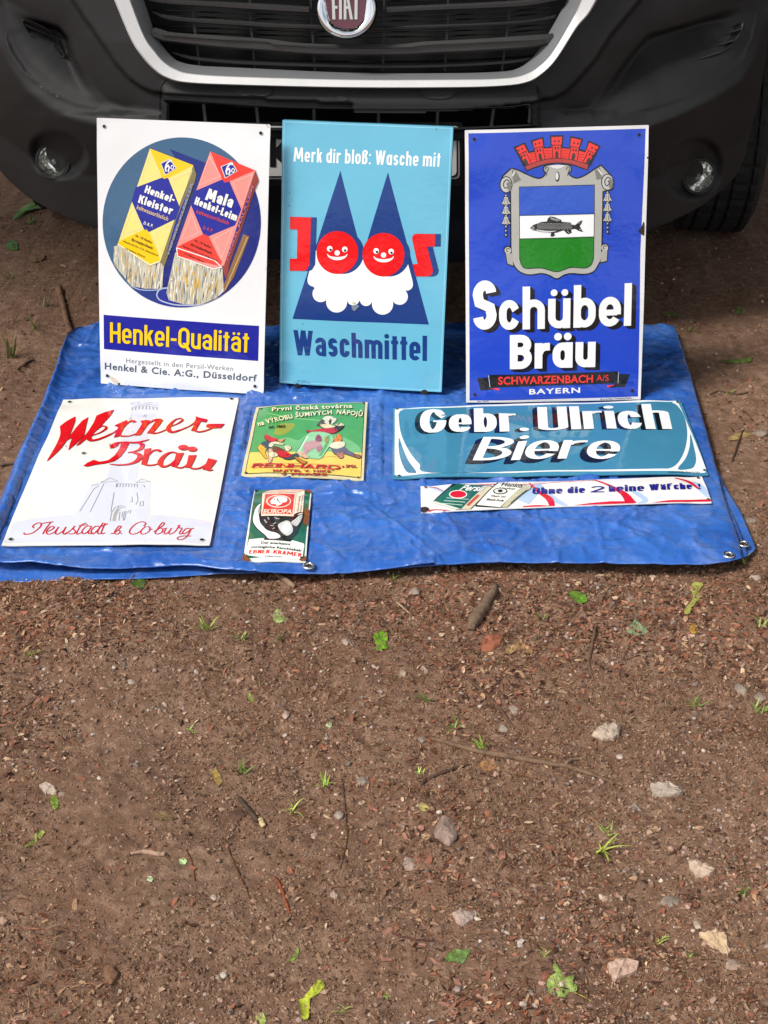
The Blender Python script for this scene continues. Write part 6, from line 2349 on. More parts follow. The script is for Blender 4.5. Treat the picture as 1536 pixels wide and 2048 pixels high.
# ---- the long narrow laundry strip
def sign_strip():
    s = Sign('enamel_sign', [(841, 972.3), (1403.3, 954.3), (1423.5, 1004.6), (842.2, 1024.8)],
             'long narrow white enamel strip with two detergent boxes and red blue streamers', 'sign', GF, z=FLAT_Z, dome=0.004, seed=9)
    Z = s.zoom(820, 940, 2.4774)
    s.plate('#e2e0de', corner=.001)
    red, blu, navy, wht = enamel('#cc1f38'), enamel('#a9bfdf'), enamel('#25247c'), enamel('#e9e9e6')
    p = s.part('streamers')
    clip = Z([(54, 81), (1444, 37), (1493, 160), (57, 208)])
    def band(c, lay, pts, *w):
        rb = ribbon(Z(spline(pts, 8)), .01, widths=[x / 2.4774 / 890 for x in w])
        V, Fs = fill(rb, clip)
        p.add((V, Fs), c, lay)
    band(red, 2, [(250, 78), (420, 72), (600, 72), (720, 62), (850, 54), (920, 52)], 4, 8, 5, 3, 8, 5)
    band(blu, 2, [(625, 72), (660, 110), (720, 150), (790, 185)], 40, 50, 36, 10)
    band(red, 3, [(590, 66), (640, 110), (690, 145), (705, 185)], 8, 22, 34, 22)
    band(red, 3, [(560, 186), (640, 180), (760, 184), (900, 172), (1000, 168), (1120, 160)], 14, 12, 6, 20, 34, 10)
    band(blu, 2, [(1080, 92), (1130, 120), (1165, 150), (1130, 168)], 10, 30, 26, 10)
    band(red, 3, [(900, 46), (980, 75), (1060, 120), (1095, 168)], 6, 16, 34, 50)
    band(red, 3, [(1310, 40), (1380, 60), (1430, 95)], 6, 22, 10)
    band(blu, 2, [(1400, 60), (1440, 90), (1480, 135)], 20, 46, 20)
    band(red, 3, [(1190, 168), (1290, 158), (1400, 154), (1495, 152)], 8, 22, 14, 20)
    band(blu, 2, [(560, 160), (600, 120), (640, 78)], 60, 50, 30)
    band(blu, 2, [(95, 84), (130, 95), (175, 118)], 10, 18, 6)
    band(red, 3, [(92, 84), (130, 90), (170, 108)], 4, 8, 3)
    band(red, 3, [(90, 205), (130, 198), (200, 204)], 14, 6, 10)
    p.build()
    b = s.part('box_picture')
    dk = enamel('#1d241f')
    b.add([Z([(212, 70), (405, 80), (412, 92), (296, 203), (240, 202), (112, 160)])], dk, 4, clip=clip)
    b.add([Z([(345, 82), (402, 84), (408, 94), (292, 203), (244, 200)])], enamel('#c9bfa0'), 5, clip=clip)
    b.add([Z([(232, 72), (378, 80), (252, 198), (120, 158)])], enamel('#1d5f50'), 6, clip=clip)
    b.add([Z([(120, 158), (252, 198), (246, 206), (114, 166)])], enamel('#cfd2c4'), 7, clip=clip)
    b.add(ribbon(Z([(285, 180), (340, 128)]), .006), enamel('#b8452f'), 6)
    b.add([Z(ellipse(238, 125, 45, 21))], wht, 7)
    b.add([Z(ellipse(238, 125, 40, 17))], red, 8)
    b.add(typed('Persil', Z((244, 104)), Z((350, 110)), Z((276, 80)), .024), wht, 9)
    for k, y in enumerate((142, 156, 170)):
        b.add(ribbon(Z([(180 - k * 12, y), (290 - k * 16, y + 8)]), .0022), enamel('#bcd0c2'), 7)
    b.add([Z([(432, 66), (602, 84), (598, 96), (478, 192), (460, 192), (322, 184), (330, 170)])], dk, 6, clip=clip)
    b.add([Z([(560, 80), (600, 86), (596, 96), (478, 190), (452, 188)])], enamel('#b9b69a'), 7, clip=clip)
    b.add([Z([(438, 70), (566, 82), (446, 190), (330, 178)])], enamel('#e3e2d6'), 8, clip=clip)
    b.add(ribbon(Z([(500, 170), (580, 104)]), .003), enamel('#4d5a4c'), 8)
    b.add(typed('Henko', Z((450, 84)), Z((552, 94)), Z((462, 68)), .026), dk, 9)
    b.add(typed('Henkel', Z((440, 98)), Z((516, 103)), Z((446, 90)), .02), dk, 9)
    b.add([Z(ellipse(447, 110, 36, 16))], dk, 9)
    b.add([Z(ellipse(447, 110, 30, 12))], enamel('#d9d8cc'), 10)
    b.add([Z(ellipse(447, 110, 12, 7))], dk, 11)
    b.add(typed('Wasch- und', Z((398, 138)), Z((470, 143)), Z((404, 129)), .02), dk, 9)
    b.add(typed('Bleich-Soda', Z((376, 156)), Z((462, 163)), Z((384, 146)), .028), dk, 9)
    b.build()
    t = s.part('slogan')
    # an angular broken-letter face: heavy drawn letters with little feet
    for tx, a, c, top, wt in (('Ohne', (606, 122), (755, 118), (607, 90), .21), ('die', (780, 117), (866, 115), (780, 86), .21), ('2', (893, 113), (962, 112), (896, 83), .22),
                              ('keine', (985, 110), (1160, 106), (984, 78), .21), ('Wäſche', (1186, 104), (1398, 97), (1183, 74), .21), ('!', (1428, 98), (1442, 97), (1424, 72), .2)):
        g = drawn(tx, Z(a), Z(c), Z(top), t=wt * .56, xh=.74, gap=.05, rnd=.4, k=1.9)
        t.add(g, navy, 5)
    t.build()
    holes(s, [(78, 88), (1428, 42), (1478, 148), (84, 200)], Z, s.plate_obj, r=.0028, ring='#b07a7c')
    w = s.part('rust_chip', s.plate_obj)
    w.add([Z(spline([(54, 190), (80, 186), (95, 196), (80, 210), (55, 211)], 3, True))], mat('rusty steel', '#33231c', .8), 6)
    w.build()
    return s


FLAT_Z = 0.034
sign_castle()
sign_bottle()
sign_bull()
sign_wide()
sign_strip()

# ------------------------------------------------------------------ litter on the soil
NR = np.random.RandomState(11)
TARP_PX = np.array([(150, 680), (210, 658), (1350, 648), (1400, 800), (1440, 930), (1490, 1030), (1515, 1098), (1495, 1116), (1300, 1128), (1000, 1126), (700, 1142), (460, 1150), (290, 1158), (0, 1166), (-90, 1166), (-20, 1010), (60, 830), (120, 705)], float)


def off_tarp(x, y):
    px, py = project(np.stack([x, y, 0 * x], -1))
    return ~inside(np.stack([px, py], 1), TARP_PX)


def scatter(n, y0=1.12, y1=4.2, bias=1.0, clump=None):
    """random points on the open soil, denser near the camera's foot; clump=(scale, threshold, seed)"""
    out = []
    tot = 0
    while tot < n:
        y = y0 + (y1 - y0) * NR.rand(n * 2) ** bias
        half = .40 + .27 * y
        x = (NR.rand(n * 2) * 2 - 1) * half
        k = off_tarp(x, y)
        if clump:
            v = fbm(x * clump[0], y * clump[0], 3, clump[2])
            k &= v > clump[1] + NR.randn(len(x)) * .26
        out.append(np.stack([x[k], y[k]], 1))
        tot += k.sum()
    return np.concatenate(out)[:n]


def scattered_mesh(name, P, base_v, base_f, scale, mats, weights, tilt=.35, sink=.3, label=None, cat=None, jitter=.25, flat=1.0):
    """one mesh of many small copies, each turned, scaled and roughened on its own"""
    n, m = len(P), len(base_v)
    base_v = np.asarray(base_v, float)
    base_f = np.asarray(base_f)
    sc = np.asarray(scale(n))                      # (n,3)
    V = base_v[None] * (1 + jitter * NR.randn(n, m, 1)) * sc[:, None, :]
    a = NR.rand(n) * 2 * np.pi
    t1, t2 = NR.randn(n) * tilt, NR.randn(n) * tilt
    ca, sa = np.cos(a)[:, None], np.sin(a)[:, None]
    x, y, z = V[..., 0], V[..., 1], V[..., 2]
    z = z + x * np.tan(np.clip(t1, -.8, .8))[:, None] + y * np.tan(np.clip(t2, -.8, .8))[:, None]
    X_ = x * ca - y * sa + P[:, :1]
    Y_ = x * sa + y * ca + P[:, 1:]
    Z_ = z + ground_h(P[:, 0], P[:, 1])[:, None] + (sc[:, 2] * (1 - 2 * sink))[:, None]
    Fc = (base_f[None] + (np.arange(n) * m)[:, None, None]).reshape(-1, base_f.shape[1])
    mi = np.repeat(NR.choice(len(mats), n, p=np.array(weights) / np.sum(weights)), len(base_f))
    o = np_obj(name, np.stack([X_, Y_, Z_], -1).reshape(-1, 3), Fc, mats, midx=mi)
    tag(o, label, cat, kind='stuff')
    return o


def soil_mat(c, r=.85, v=.35):
    return mat('soil bit ' + c, c, r, spec=.25, vary=(90, v))


# crumbs of earth
octa_v = [(1, 0, 0), (-1, 0, 0), (0, 1, 0), (0, -1, 0), (0, 0, 1), (0, 0, -1)]
octa_f = [(0, 2, 4), (2, 1, 4), (1, 3, 4), (3, 0, 4), (2, 0, 5), (1, 2, 5), (3, 1, 5), (0, 3, 5)]
P = np.concatenate([scatter(60000, 1.15, 2.6, 1.25, (5, -.25, 3)), scatter(26000, 1.15, 2.6, 1.2), scatter(16000, 2.4, 4.4, 1.0)])
def cs(n):
    s = .0010 + .0018 * NR.rand(n) ** 3 + .0034 * (NR.rand(n) > .96) * NR.rand(n)
    return np.stack([s * (1 + .5 * NR.rand(n)), s, s * (.6 + .4 * NR.rand(n))], 1)
scattered_mesh('soil_crumbs', P, octa_v, octa_f, cs, [soil_mat('#6d523f'), soil_mat('#836753'), soil_mat('#523c2e'), soil_mat('#957a66')], [4, 4, 2, 2],
               label='crumbs of brown earth over the whole ground', cat='soil')
# bark chips, bud scales and bits of dry leaf
chip_v = [(-1, -.6, 0), (-.35, -1, .25), (.4, -.85, .1), (1, -.2, .1), (.85, .55, 0), (.1, 1, .2), (-.7, .75, .1)]
chip_f = [(0, 1, 6), (1, 5, 6), (1, 2, 5), (2, 4, 5), (2, 3, 4)]
P = np.concatenate([scatter(20000, 1.15, 2.6, 1.2, (2.7, .28, 21)), scatter(7000, 2.3, 4.6, 1.0, (4, -.1, 22)), scatter(1600, 1.2, 3, 1.0)])
def cs(n):
    l_ = .0018 + .0070 * NR.rand(n) ** 2.4
    return np.stack([l_, l_ * (.16 + .38 * NR.rand(n)), .0006 + .0014 * NR.rand(n)], 1)
chips = ['#734734', '#885742', '#4f3124', '#9c7a5e', '#3a271c', '#b69a7c', '#8d6352']
scattered_mesh('leaf_litter', P, chip_v, chip_f, cs, [soil_mat(c, .75, .3) for c in chips], [5, 5, 4, 3, 3, 1.2, 2], tilt=.3, sink=.1, jitter=.12,
               label='reddish bark chips and leaf crumbs over the soil', cat='litter')
# needles and stalks
nd_v = [(-1, -.6, 0), (-.3, -.8, .6), (.4, .2, .5), (1, .7, .1), (1, 1.2, .1), (.4, 1.0, .6), (-.3, .1, .7), (-1, .4, .1)]
nd_f = [(0, 1, 6, 7), (1, 2, 5, 6), (2, 3, 4, 5)]
P = np.concatenate([scatter(24000, 1.15, 2.7, 1.2, (3.0, -.05, 31)), scatter(5000, 2.3, 4.6, 1.0)])
def cs(n):
    l_ = .003 + .010 * NR.rand(n) ** 2.5
    return np.stack([l_, .0005 + .0006 * NR.rand(n), .0008 + .001 * NR.rand(n)], 1)
scattered_mesh('dry_needles', P, nd_v, nd_f, cs, [soil_mat(c, .7, .3) for c in ('#5c3322', '#7a4a31', '#3c281c', '#a07a55', '#8c7a52')], [5, 4, 4, 2, 1], tilt=.22, sink=.05, jitter=.1,
               label='dry reddish needles and stalks over the soil', cat='needles')
# grit
def ico(sub):
    bm = bmesh.new()
    bmesh.ops.create_icosphere(bm, subdivisions=sub, radius=1)
    v = [tuple(q.co) for q in bm.verts]
    f = [tuple(x.index for x in q.verts) for q in bm.faces]
    bm.free()
    return v, f
iv, if_ = ico(1)
P = np.concatenate([scatter(5200, 1.15, 2.7, 1.2, (2.6, -.05, 41)), scatter(1200, 2.3, 4.6)])
def cs(n):
    s = .0012 + .0032 * NR.rand(n) ** 3
    return np.stack([s * (1 + .5 * NR.rand(n)), s, s * (.55 + .4 * NR.rand(n))], 1)
grit = [mat('grit ' + c, c, .7, spec=.35, vary=(150, .2)) for c in ('#8d7568', '#a4948a', '#7a5f52', '#b5a595', '#6f625a', '#a07f70')]
scattered_mesh('gravel', P, iv, if_, cs, grit, [4, 3, 4, 1.4, 3, 3], tilt=.2, sink=.35, jitter=.13, label='small grey and pinkish grit bedded in the soil', cat='gravel')


# ---- things one can count
def rest(px, py, h=0.0):
    p = gp(px, py, 0)
    for _ in range(3):
        p = gp(px, py, float(ground_h(p.x, p.y)) + h)
    return p


SLABS = {(1213, 1466): [(1185, 1470), (1194, 1456), (1212, 1450), (1228, 1450), (1242, 1458), (1238, 1474), (1222, 1481), (1198, 1480)],
         (1334, 1581): [(1300, 1572), (1318, 1568), (1340, 1570), (1366, 1582), (1366, 1590), (1340, 1594), (1304, 1592)],
         (1432, 1892): [(1397, 1868), (1420, 1866), (1448, 1868), (1456, 1882), (1462, 1906), (1456, 1914), (1440, 1904), (1412, 1888)],
         (1395, 1738): [(1376, 1724), (1398, 1726), (1412, 1734), (1430, 1744), (1412, 1756), (1390, 1758), (1382, 1742)],
         (1245, 1938): [(1214, 1932), (1230, 1922), (1256, 1920), (1278, 1930), (1274, 1946), (1250, 1956), (1230, 1966), (1218, 1950)],
         (928, 1836): [(904, 1830), (920, 1820), (936, 1826), (953, 1826), (946, 1842), (930, 1852), (912, 1846)],
         (97, 1578): [(78, 1574), (92, 1566), (104, 1572), (116, 1586), (104, 1590), (92, 1590)],
         (985, 1286): [(962, 1290), (966, 1280), (984, 1273), (1000, 1272), (1008, 1278), (998, 1292), (982, 1304), (962, 1302)]}


def slab_stone(px, py, col, label, group):
    """a flat angular stone with the outline it shows, bedded in the soil"""
    q = np.array(SLABS[(px, py)], float)
    rj = np.random.RandomState(int(px + py))
    e = []
    for a, b in zip(q, np.roll(q, -1, 0)):
        for t in (0, .33, .66):
            e.append(a + (b - a) * t + rj.randn(2) * (1.0 if t else .3))
    q = np.array(e)
    c = q.mean(0)
    n = len(q)
    k = (rest(px, py) - EYE).length / FPX
    hgt = .16 * np.ptp(q[:, 0]) * k
    rings = [(1.02, -.8), (1.0, .25), (.94, .75), (.70, .95), (.40, 1.0)]
    V_ = []
    for s_, z_ in rings:
        for x, y in c + (q - c) * s_:
            p = rest(x, y)
            V_.append(p + Vector((0, 0, hgt * (z_ + .35 * (z_ > 0) * float(vnoise(x * .12, y * .12, int(px) % 60)) + .10 * (z_ > .5) * rj.randn()))))
    V_.append(rest(*c) + Vector((0, 0, hgt * 1.0)))
    Fc = [(r_ * n + i, r_ * n + (i + 1) % n, (r_ + 1) * n + (i + 1) % n, (r_ + 1) * n + i) for r_ in range(4) for i in range(n)]
    Fc += [(4 * n + i, 4 * n + (i + 1) % n, 5 * n) for i in range(n)]
    o = mesh_obj('stone', V_, Fc, mat('slab ' + col, [q_ * w for q_, w in zip(srgb(col), (1.12, 1.04, .94))], .85, spec=.25, bump=(150, .9, 7, .005), vary=(42, .30)), smooth=True)
    bm = bmesh.new()
    bm.from_mesh(o.data)
    bmesh.ops.recalc_face_normals(bm, faces=bm.faces[:])
    bm.to_mesh(o.data)
    bm.free()
    o.data.set_sharp_from_angle(angle=R(32))
    return tag(o, label, 'stone', group)


def stone(px, py, wpx, hpx, col, label, group=None, rot=0.0, flat=.5, name='stone', angular=.0, lift=.0):
    """a stone of the size it has in the photograph, half bedded"""
    if (px, py) in SLABS:
        return slab_stone(px, py, col, label, group)
    p = rest(px, py)
    k = (p - EYE).length / FPX
    rx = wpx * k / 2
    ry = hpx * k / 2 / max(.35, abs((EYE - p).normalized().z))
    rz = min(rx, ry) * flat
    bm = bmesh.new()
    bmesh.ops.create_icosphere(bm, subdivisions=3, radius=1)
    sd = int(px * 7 + py) % 90
    rr_ = random.Random(sd)
    planes = [(Vector((rr_.gauss(0, 1), rr_.gauss(0, 1), rr_.gauss(.2, .8))).normalized(), rr_.uniform(.45, .80)) for _ in range(11 if angular else 8)]
    for v in bm.verts:
        c = v.co.copy()
        r_ = 1 + .22 * float(vnoise(c.x * 1.7 + sd, c.y * 1.7 + c.z, sd)) + .09 * float(vnoise(c.x * 5 + sd, c.y * 5 - c.z * 3, sd + 1))
        c *= r_
        for n_, d_ in planes:
            e = c.dot(n_) - d_ - (0 if angular else .08)
            if e > 0:
                c -= n_ * e * (.95 if angular else .7)
        v.co = Vector((c.x * rx, c.y * ry, c.z * rz))
    for f in bm.faces:
        f.smooth = True
    me = bpy.data.meshes.new(name)
    bm.to_mesh(me)
    bm.free()
    me.materials.append(mat('stone ' + col, [q * w for q, w in zip(srgb(col), (.86, .80, .72))], .85, spec=.25, bump=(150, .9, 7, .005), vary=(48, .42)))
    if angular:
        me.set_sharp_from_angle(angle=R(28))
    o = bpy.data.objects.new(name, me)
    COL.objects.link(o)
    o.location = (p.x, p.y, p.z + rz * (-.08 + lift))
    o.rotation_euler = (rr_.uniform(-.12, .12), rr_.uniform(-.12, .12), rot)
    return tag(o, label, 'stone', group)


SG = 'larger stones lying on the bare soil'
for a in [
    (890, 1656, 52, 62, '#917f79', 'large rounded grey stone with a dark split, right of centre in the foreground', .0, .75, 0),
    (1213, 1466, 60, 34, '#a1958a', 'flat pale grey stone beside the long forked stick', .2, .35, 1),
    (1334, 1581, 68, 28, '#9a9088', 'long flat pale stone right of the forked stick', -.05, .35, 1),
    (1432, 1892, 70, 60, '#b09c84', 'triangular sandy stone with a green sprig at its lower tip', -.5, .3, 1),
    (1245, 1938, 72, 48, '#a08a80', 'broad rough pinkish stone right of the pale maple leaf', .0, .3, 0),
    (928, 1836, 48, 34, '#948580', 'grey and white stone with a pointed right end, above the ragged green leaf', .1, .5, 1),
    (1395, 1738, 46, 40, '#a8988c', 'pale angular stone by the right edge above the sandy triangle', .0, .4, 1),
    (1345, 1805, 44, 36, '#8f857d', 'grey speckled stone sunk left of the pale angular one', .5, .35, 0),
    (97, 1578, 36, 28, '#a3978f', 'whitish crumbly stone at the left edge above a green leaf scrap', .1, .5, 0),
    (1482, 1378, 28, 24, '#8c817a', 'smooth grey oval stone near the right edge, beside a grass tuft', .0, .5, 0),
    (1520, 1392, 30, 22, '#877c74', 'grey stone cut by the right edge of the photo', .0, .4, 0),
    (1270, 1615, 24, 22, '#8b827c', 'small dark grey stone under the long flat pale one', .3, .6, 1),
    (693, 1284, 20, 18, '#a59a92', 'whitish pebble left of the bright green leaf scrap', .2, .6, 1),
    (263, 1366, 18, 14, '#b0a59d', 'small white pebble left of centre on bare soil', .4, .6, 0),
    (572, 1430, 16, 18, '#a8988e', 'pale pebble above two grey ones left of the grass tuft', .0, .6, 0),
    (652, 1473, 18, 18, '#8f8680', 'blue grey pebble left of the long forked stick', .0, .7, 1),
    (828, 1184, 26, 16, '#978a84', 'greyish cluster stone under the front edge of the tarpaulin', .0, .5, 0),
    (908, 1138, 18, 14, '#a5907f', 'tan pebble touching the front edge of the tarpaulin', .0, .6, 0),
    (850, 1340, 20, 16, '#a38d84', 'pink pebble left of the rust red stone', .6, .6, 1),
    (806, 1346, 18, 18, '#9a8b83', 'pinkish grey pebble, neighbour of the pink one left of the rust red stone', .2, .6, 0),
    (1028, 1418, 22, 18, '#948b84', 'grey round pebble at the lower end of the thin straight twig', .3, .6, 0),
    (1008, 1457, 22, 16, '#9d938b', 'pale pebble just above the long forked stick', .5, .5, 0),
    (845, 1480, 22, 16, '#8f857f', 'dull grey stone where the long forked stick begins', .0, .5, 1),
    (1240, 1512, 16, 14, '#b3a9a2', 'tiny white stone under the flat pale grey one', .0, .6, 1),
    (626, 1674, 22, 16, '#b09d94', 'pale pink pebble below the broken stub of wood', .4, .6, 1),
    (678, 1630, 22, 18, '#9a918b', 'grey pebble beside the thin dark upright twig', .0, .6, 0),
    (726, 1562, 32, 18, '#8a807a', 'flat grey stone right of the upper end of the thin dark twig', .0, .4, 0),
    (447, 1952, 18, 14, '#bab3ae', 'bright white rounded pebble low in the foreground left of the winged seed', .0, .7, 0),
    (416, 1883, 16, 12, '#b5aaa3', 'white chip of stone left of the small bright pebble', .0, .6, 1),
    (670, 1790, 20, 16, '#a0928b', 'pale angular pebble right of the red brown stick', .7, .6, 1),
    (428, 1796, 14, 14, '#b3aca8', 'small white pebble among grit left of the red brown stick', .0, .6, 0),
    (36, 2038, 48, 22, '#a68b7d', 'flat pink brown stone cut by the lower left corner', .0, .3, 0),
    (435, 1955, 12, 10, '#9b8f88', 'tiny grey pebble touching the bright white one', .0, .6, 0),
    (1470, 1930, 40, 24, '#9d8980', 'rough pinkish stone at the lower right edge', .2, .3, 0),
    (1395, 1850, 16, 16, '#aca098', 'small pale pebble above the sandy triangle stone', .2, .6, 0),
    (478, 1630, 42, 36, '#5b453c', 'dark red brown round stone beside the broken stub of wood', .0, .6, 0),
    (820, 1725, 30, 36, '#9c8d86', 'chalky stone left of the foreground, beside a tan flake', .1, .4, 0),
    (1002, 1710, 24, 20, '#91695c', 'brick pink stone in bare soil right of the large rounded stone', .0, .5, 1),
    (910, 1998, 30, 16, '#a18477', 'pinkish flat stone left of the pale maple leaf', .2, .4, 0),
    (915, 1458 + 520, 18, 12, '#96898a', 'mauve pebble above the pinkish flat stone', .0, .6, 0),
    (1298, 975 + 32, 14, 8, '#9d948a', 'pale pebble behind the tarpaulin at the right', .0, .5, 0),
    (1520, 866, 34, 14, '#8d7f75', 'flat tan stone at the right edge beside the tarpaulin', .0, .4, 0),
    (1500, 1040, 44, 14, '#8a7d74', 'long flat grey stone beside the right corner of the tarpaulin', .0, .3, 0),
    (222, 1948, 34, 42, '#7d5f4d', 'brown knobbly stone with a lit top in the lower left', .2, .8, 0),
]:
    stone(*a[:6], group=SG, rot=a[6], flat=a[7], angular=a[8])
o = stone(985, 1286, 54, 36, '#80503e', 'rust red flat stone like a brick fragment, under the short log', rot=.3, flat=.35, angular=1)
# lesser pebbles nobody could tell apart
pb = []
for i, (x, y) in enumerate(scatter(150, 1.22, 2.55, 1.1, (2.2, -.1, 51))):
    px, py = project(np.array([x, y, 0]))
    s_ = 5 + 9 * NR.rand() ** 1.6
    col = ['#9b8a80', '#857973', '#ab9d94', '#8c6d60', '#766a64'][i % 5]
    stone(float(px), float(py), s_ * (1 + .5 * NR.rand()), s_ * .8, col, 'small grey or pinkish pebble bedded in the bare soil', 'small pebbles in the soil', rot=NR.rand() * 3, flat=.6, name='pebble', angular=i % 2)


def limb(name, pts, w, col, label, cat='twig', group=None, bark=.25, parent=None, ends=None):
    """a knobbly stick laid along points of the photograph; w in photo pixels along it"""
    c = spline(pts, 7)
    n = len(c)
    P3 = [rest(x, y) for x, y in c]
    k = [(p - EYE).length / FPX for p in P3]
    ww = np.interp(np.linspace(0, 1, n), np.linspace(0, 1, len(w)), w)
    V_, F_ = [], []
    m = 9
    sd = int(pts[0][0]) % 70
    for i, p in enumerate(P3):
        a = P3[min(i + 1, n - 1)] - P3[max(i - 1, 0)]
        a.normalize()
        sdv = a.cross(Vector((0, 0, 1))).normalized()
        up = sdv.cross(a)
        r_ = ww[i] * k[i] / 2
        for j in range(m):
            t = 2 * math.pi * j / m
            q = r_ * (1 + bark * float(vnoise(i * .45 + sd, j * 1.1, sd)) + .5 * bark * float(vnoise(i * 1.3, j * 2.0, sd + 3)))
            V_.append(p + sdv * (q * math.cos(t)) + up * (q * math.sin(t)) + Vector((0, 0, r_ * .65)))
    for i in range(n - 1):
        for j in range(m):
            F_.append((i * m + j, i * m + (j + 1) % m, (i + 1) * m + (j + 1) % m, (i + 1) * m + j))
    F_.append(tuple(range(m - 1, -1, -1)))
    F_.append(tuple((n - 1) * m + j for j in range(m)))
    o = mesh_obj(name, V_, F_, mat('bark ' + col, col, .8, spec=.25, bump=(160, .8, 6, .003), vary=(60, .4)), smooth=True)
    if label:
        tag(o, label, cat, group)
    if parent:
        o.parent = parent
        o.matrix_parent_inverse = parent.matrix_world.inverted()
    return o


log = limb('short_log', [(940, 1262), (958, 1232), (976, 1206), (992, 1172)], [15, 24, 24, 20, 19, 8], '#6e5a49', 'short thick brown log with a rotten pale lower end, in front of the tarpaulin', 'log', bark=.30)
st_ = limb('long_stick', [(862, 1478), (910, 1492), (960, 1506), (1020, 1516), (1100, 1530), (1130, 1534), (1180, 1550), (1220, 1564), (1246, 1572)], [6, 9, 12, 10, 10, 9, 7, 5], '#6d5643', 'longest stick on the soil, thin and grey with a fork near its right end')
limb('fork', [(1128, 1533), (1142, 1522), (1164, 1518), (1172, 1512)], [8, 7, 4], '#7a6350', None, parent=st_)
TG_ = 'twigs fallen on the soil'
for pts, w, col, lb in [
    ([(905, 1330), (935, 1358), (968, 1386), (1000, 1420), (1028, 1458)], [3, 5, 5, 6, 5], '#5a4436', 'straight brown twig slanting down to the right above the long stick'),
    ([(1190, 1258), (1186, 1282), (1180, 1312), (1178, 1332), (1188, 1362)], [6, 6, 6, 5, 3], '#5f4a3b', 'upright crooked twig right of the rust red stone'),
    ([(843, 1568), (872, 1552), (905, 1540), (936, 1530)], [5, 8, 7, 5], '#4d392d', 'dark short stick below the left half of the longest stick'),
    ([(792, 1204), (806, 1216), (824, 1232)], [3, 4, 2], '#9b8770', 'pale thin stalk left of the short log'),
    ([(684, 1560), (688, 1600), (692, 1640), (694, 1680), (680, 1740)], [4, 4, 4, 3, 2], '#4f3b2c', 'thin dark upright twig left of the large rounded stone'),
    ([(452, 1682), (462, 1712), (480, 1752), (498, 1792), (503, 1810)], [3, 3, 4, 3, 2], '#4a3528', 'thin dark twig slanting through the lower left'),
    ([(550, 1756), (562, 1776), (570, 1800), (580, 1828)], [6, 7, 6, 4], '#7a3f28', 'red brown bark stick in the lower left'),
    ([(262, 1708), (290, 1706), (312, 1710), (331, 1710)], [5, 10, 11, 9], '#9a7f6c', 'pale stubby piece of wood in the lower left'),
    ([(478, 1598), (494, 1618), (508, 1636), (516, 1644)], [9, 12, 12, 10], '#43352b', 'dark broken stub of wood with a pale end'),
    ([(520, 1640), (528, 1656)], [11, 10], '#c2ab80', 'pale split end lying against the dark stub of wood'),
    ([(30, 1855), (70, 1858), (106, 1859)], [2, 3, 2], '#8a5d49', 'pinkish thin stalk near the left edge'),
    ([(40, 1416), (62, 1406), (74, 1392), (76, 1384)], [2, 3, 2], '#5e4a3a', 'bent wiry twig near the left edge'),
    ([(785, 1868), (830, 1880), (876, 1883)], [3, 4, 2], '#54332a', 'dark reddish stalk left of the ragged green leaf'),
    ([(1336, 1712), (1358, 1700), (1371, 1680)], [5, 5, 3], '#4a3428', 'dark curved stick left of the pale angular stone'),
    ([(1136, 1852), (1150, 1822), (1190, 1792)], [2, 3, 2], '#4f382c', 'thin arched twig in the lower right'),
    ([(1486, 862), (1476, 890), (1464, 925)], [4, 5, 3], '#3f3026', 'dark twig on the soil right of the tarpaulin'),
    ([(1420, 790), (1440, 784), (1475, 790), (1500, 784)], [3, 4, 3], '#4d3a2c', 'thin branching twig beside the teal sign'),
    ([(0, 932), (20, 930), (42, 924)], [7, 8, 6], '#6e5a48', 'grey stick at the left edge beside the tarpaulin'),
    ([(118, 580), (124, 602), (132, 640), (140, 668)], [14, 10, 12, 15], '#6f5340', 'knobbly root running under the far left corner of the tarpaulin'),
    ([(34, 740), (52, 728), (66, 720)], [4, 6, 4], '#5c4737', 'short stick in the shade left of the tarpaulin'),
    ([(546, 1146), (566, 1160), (590, 1176)], [5, 12, 10], '#7d6655', 'flat strip of bark under the front edge of the tarpaulin'),
    ([(372, 1700), (384, 1726), (390, 1762)], [3, 4, 3], '#5f3b2a', 'short reddish stalk left of the pale scrap'),
]:
    limb('twig' if 'bark' not in lb and 'root' not in lb else ('root' if 'root' in lb else 'bark_strip'), pts, w, col, lb, group=TG_ if 'root' not in lb else None, cat='root' if 'root' in lb else 'twig')


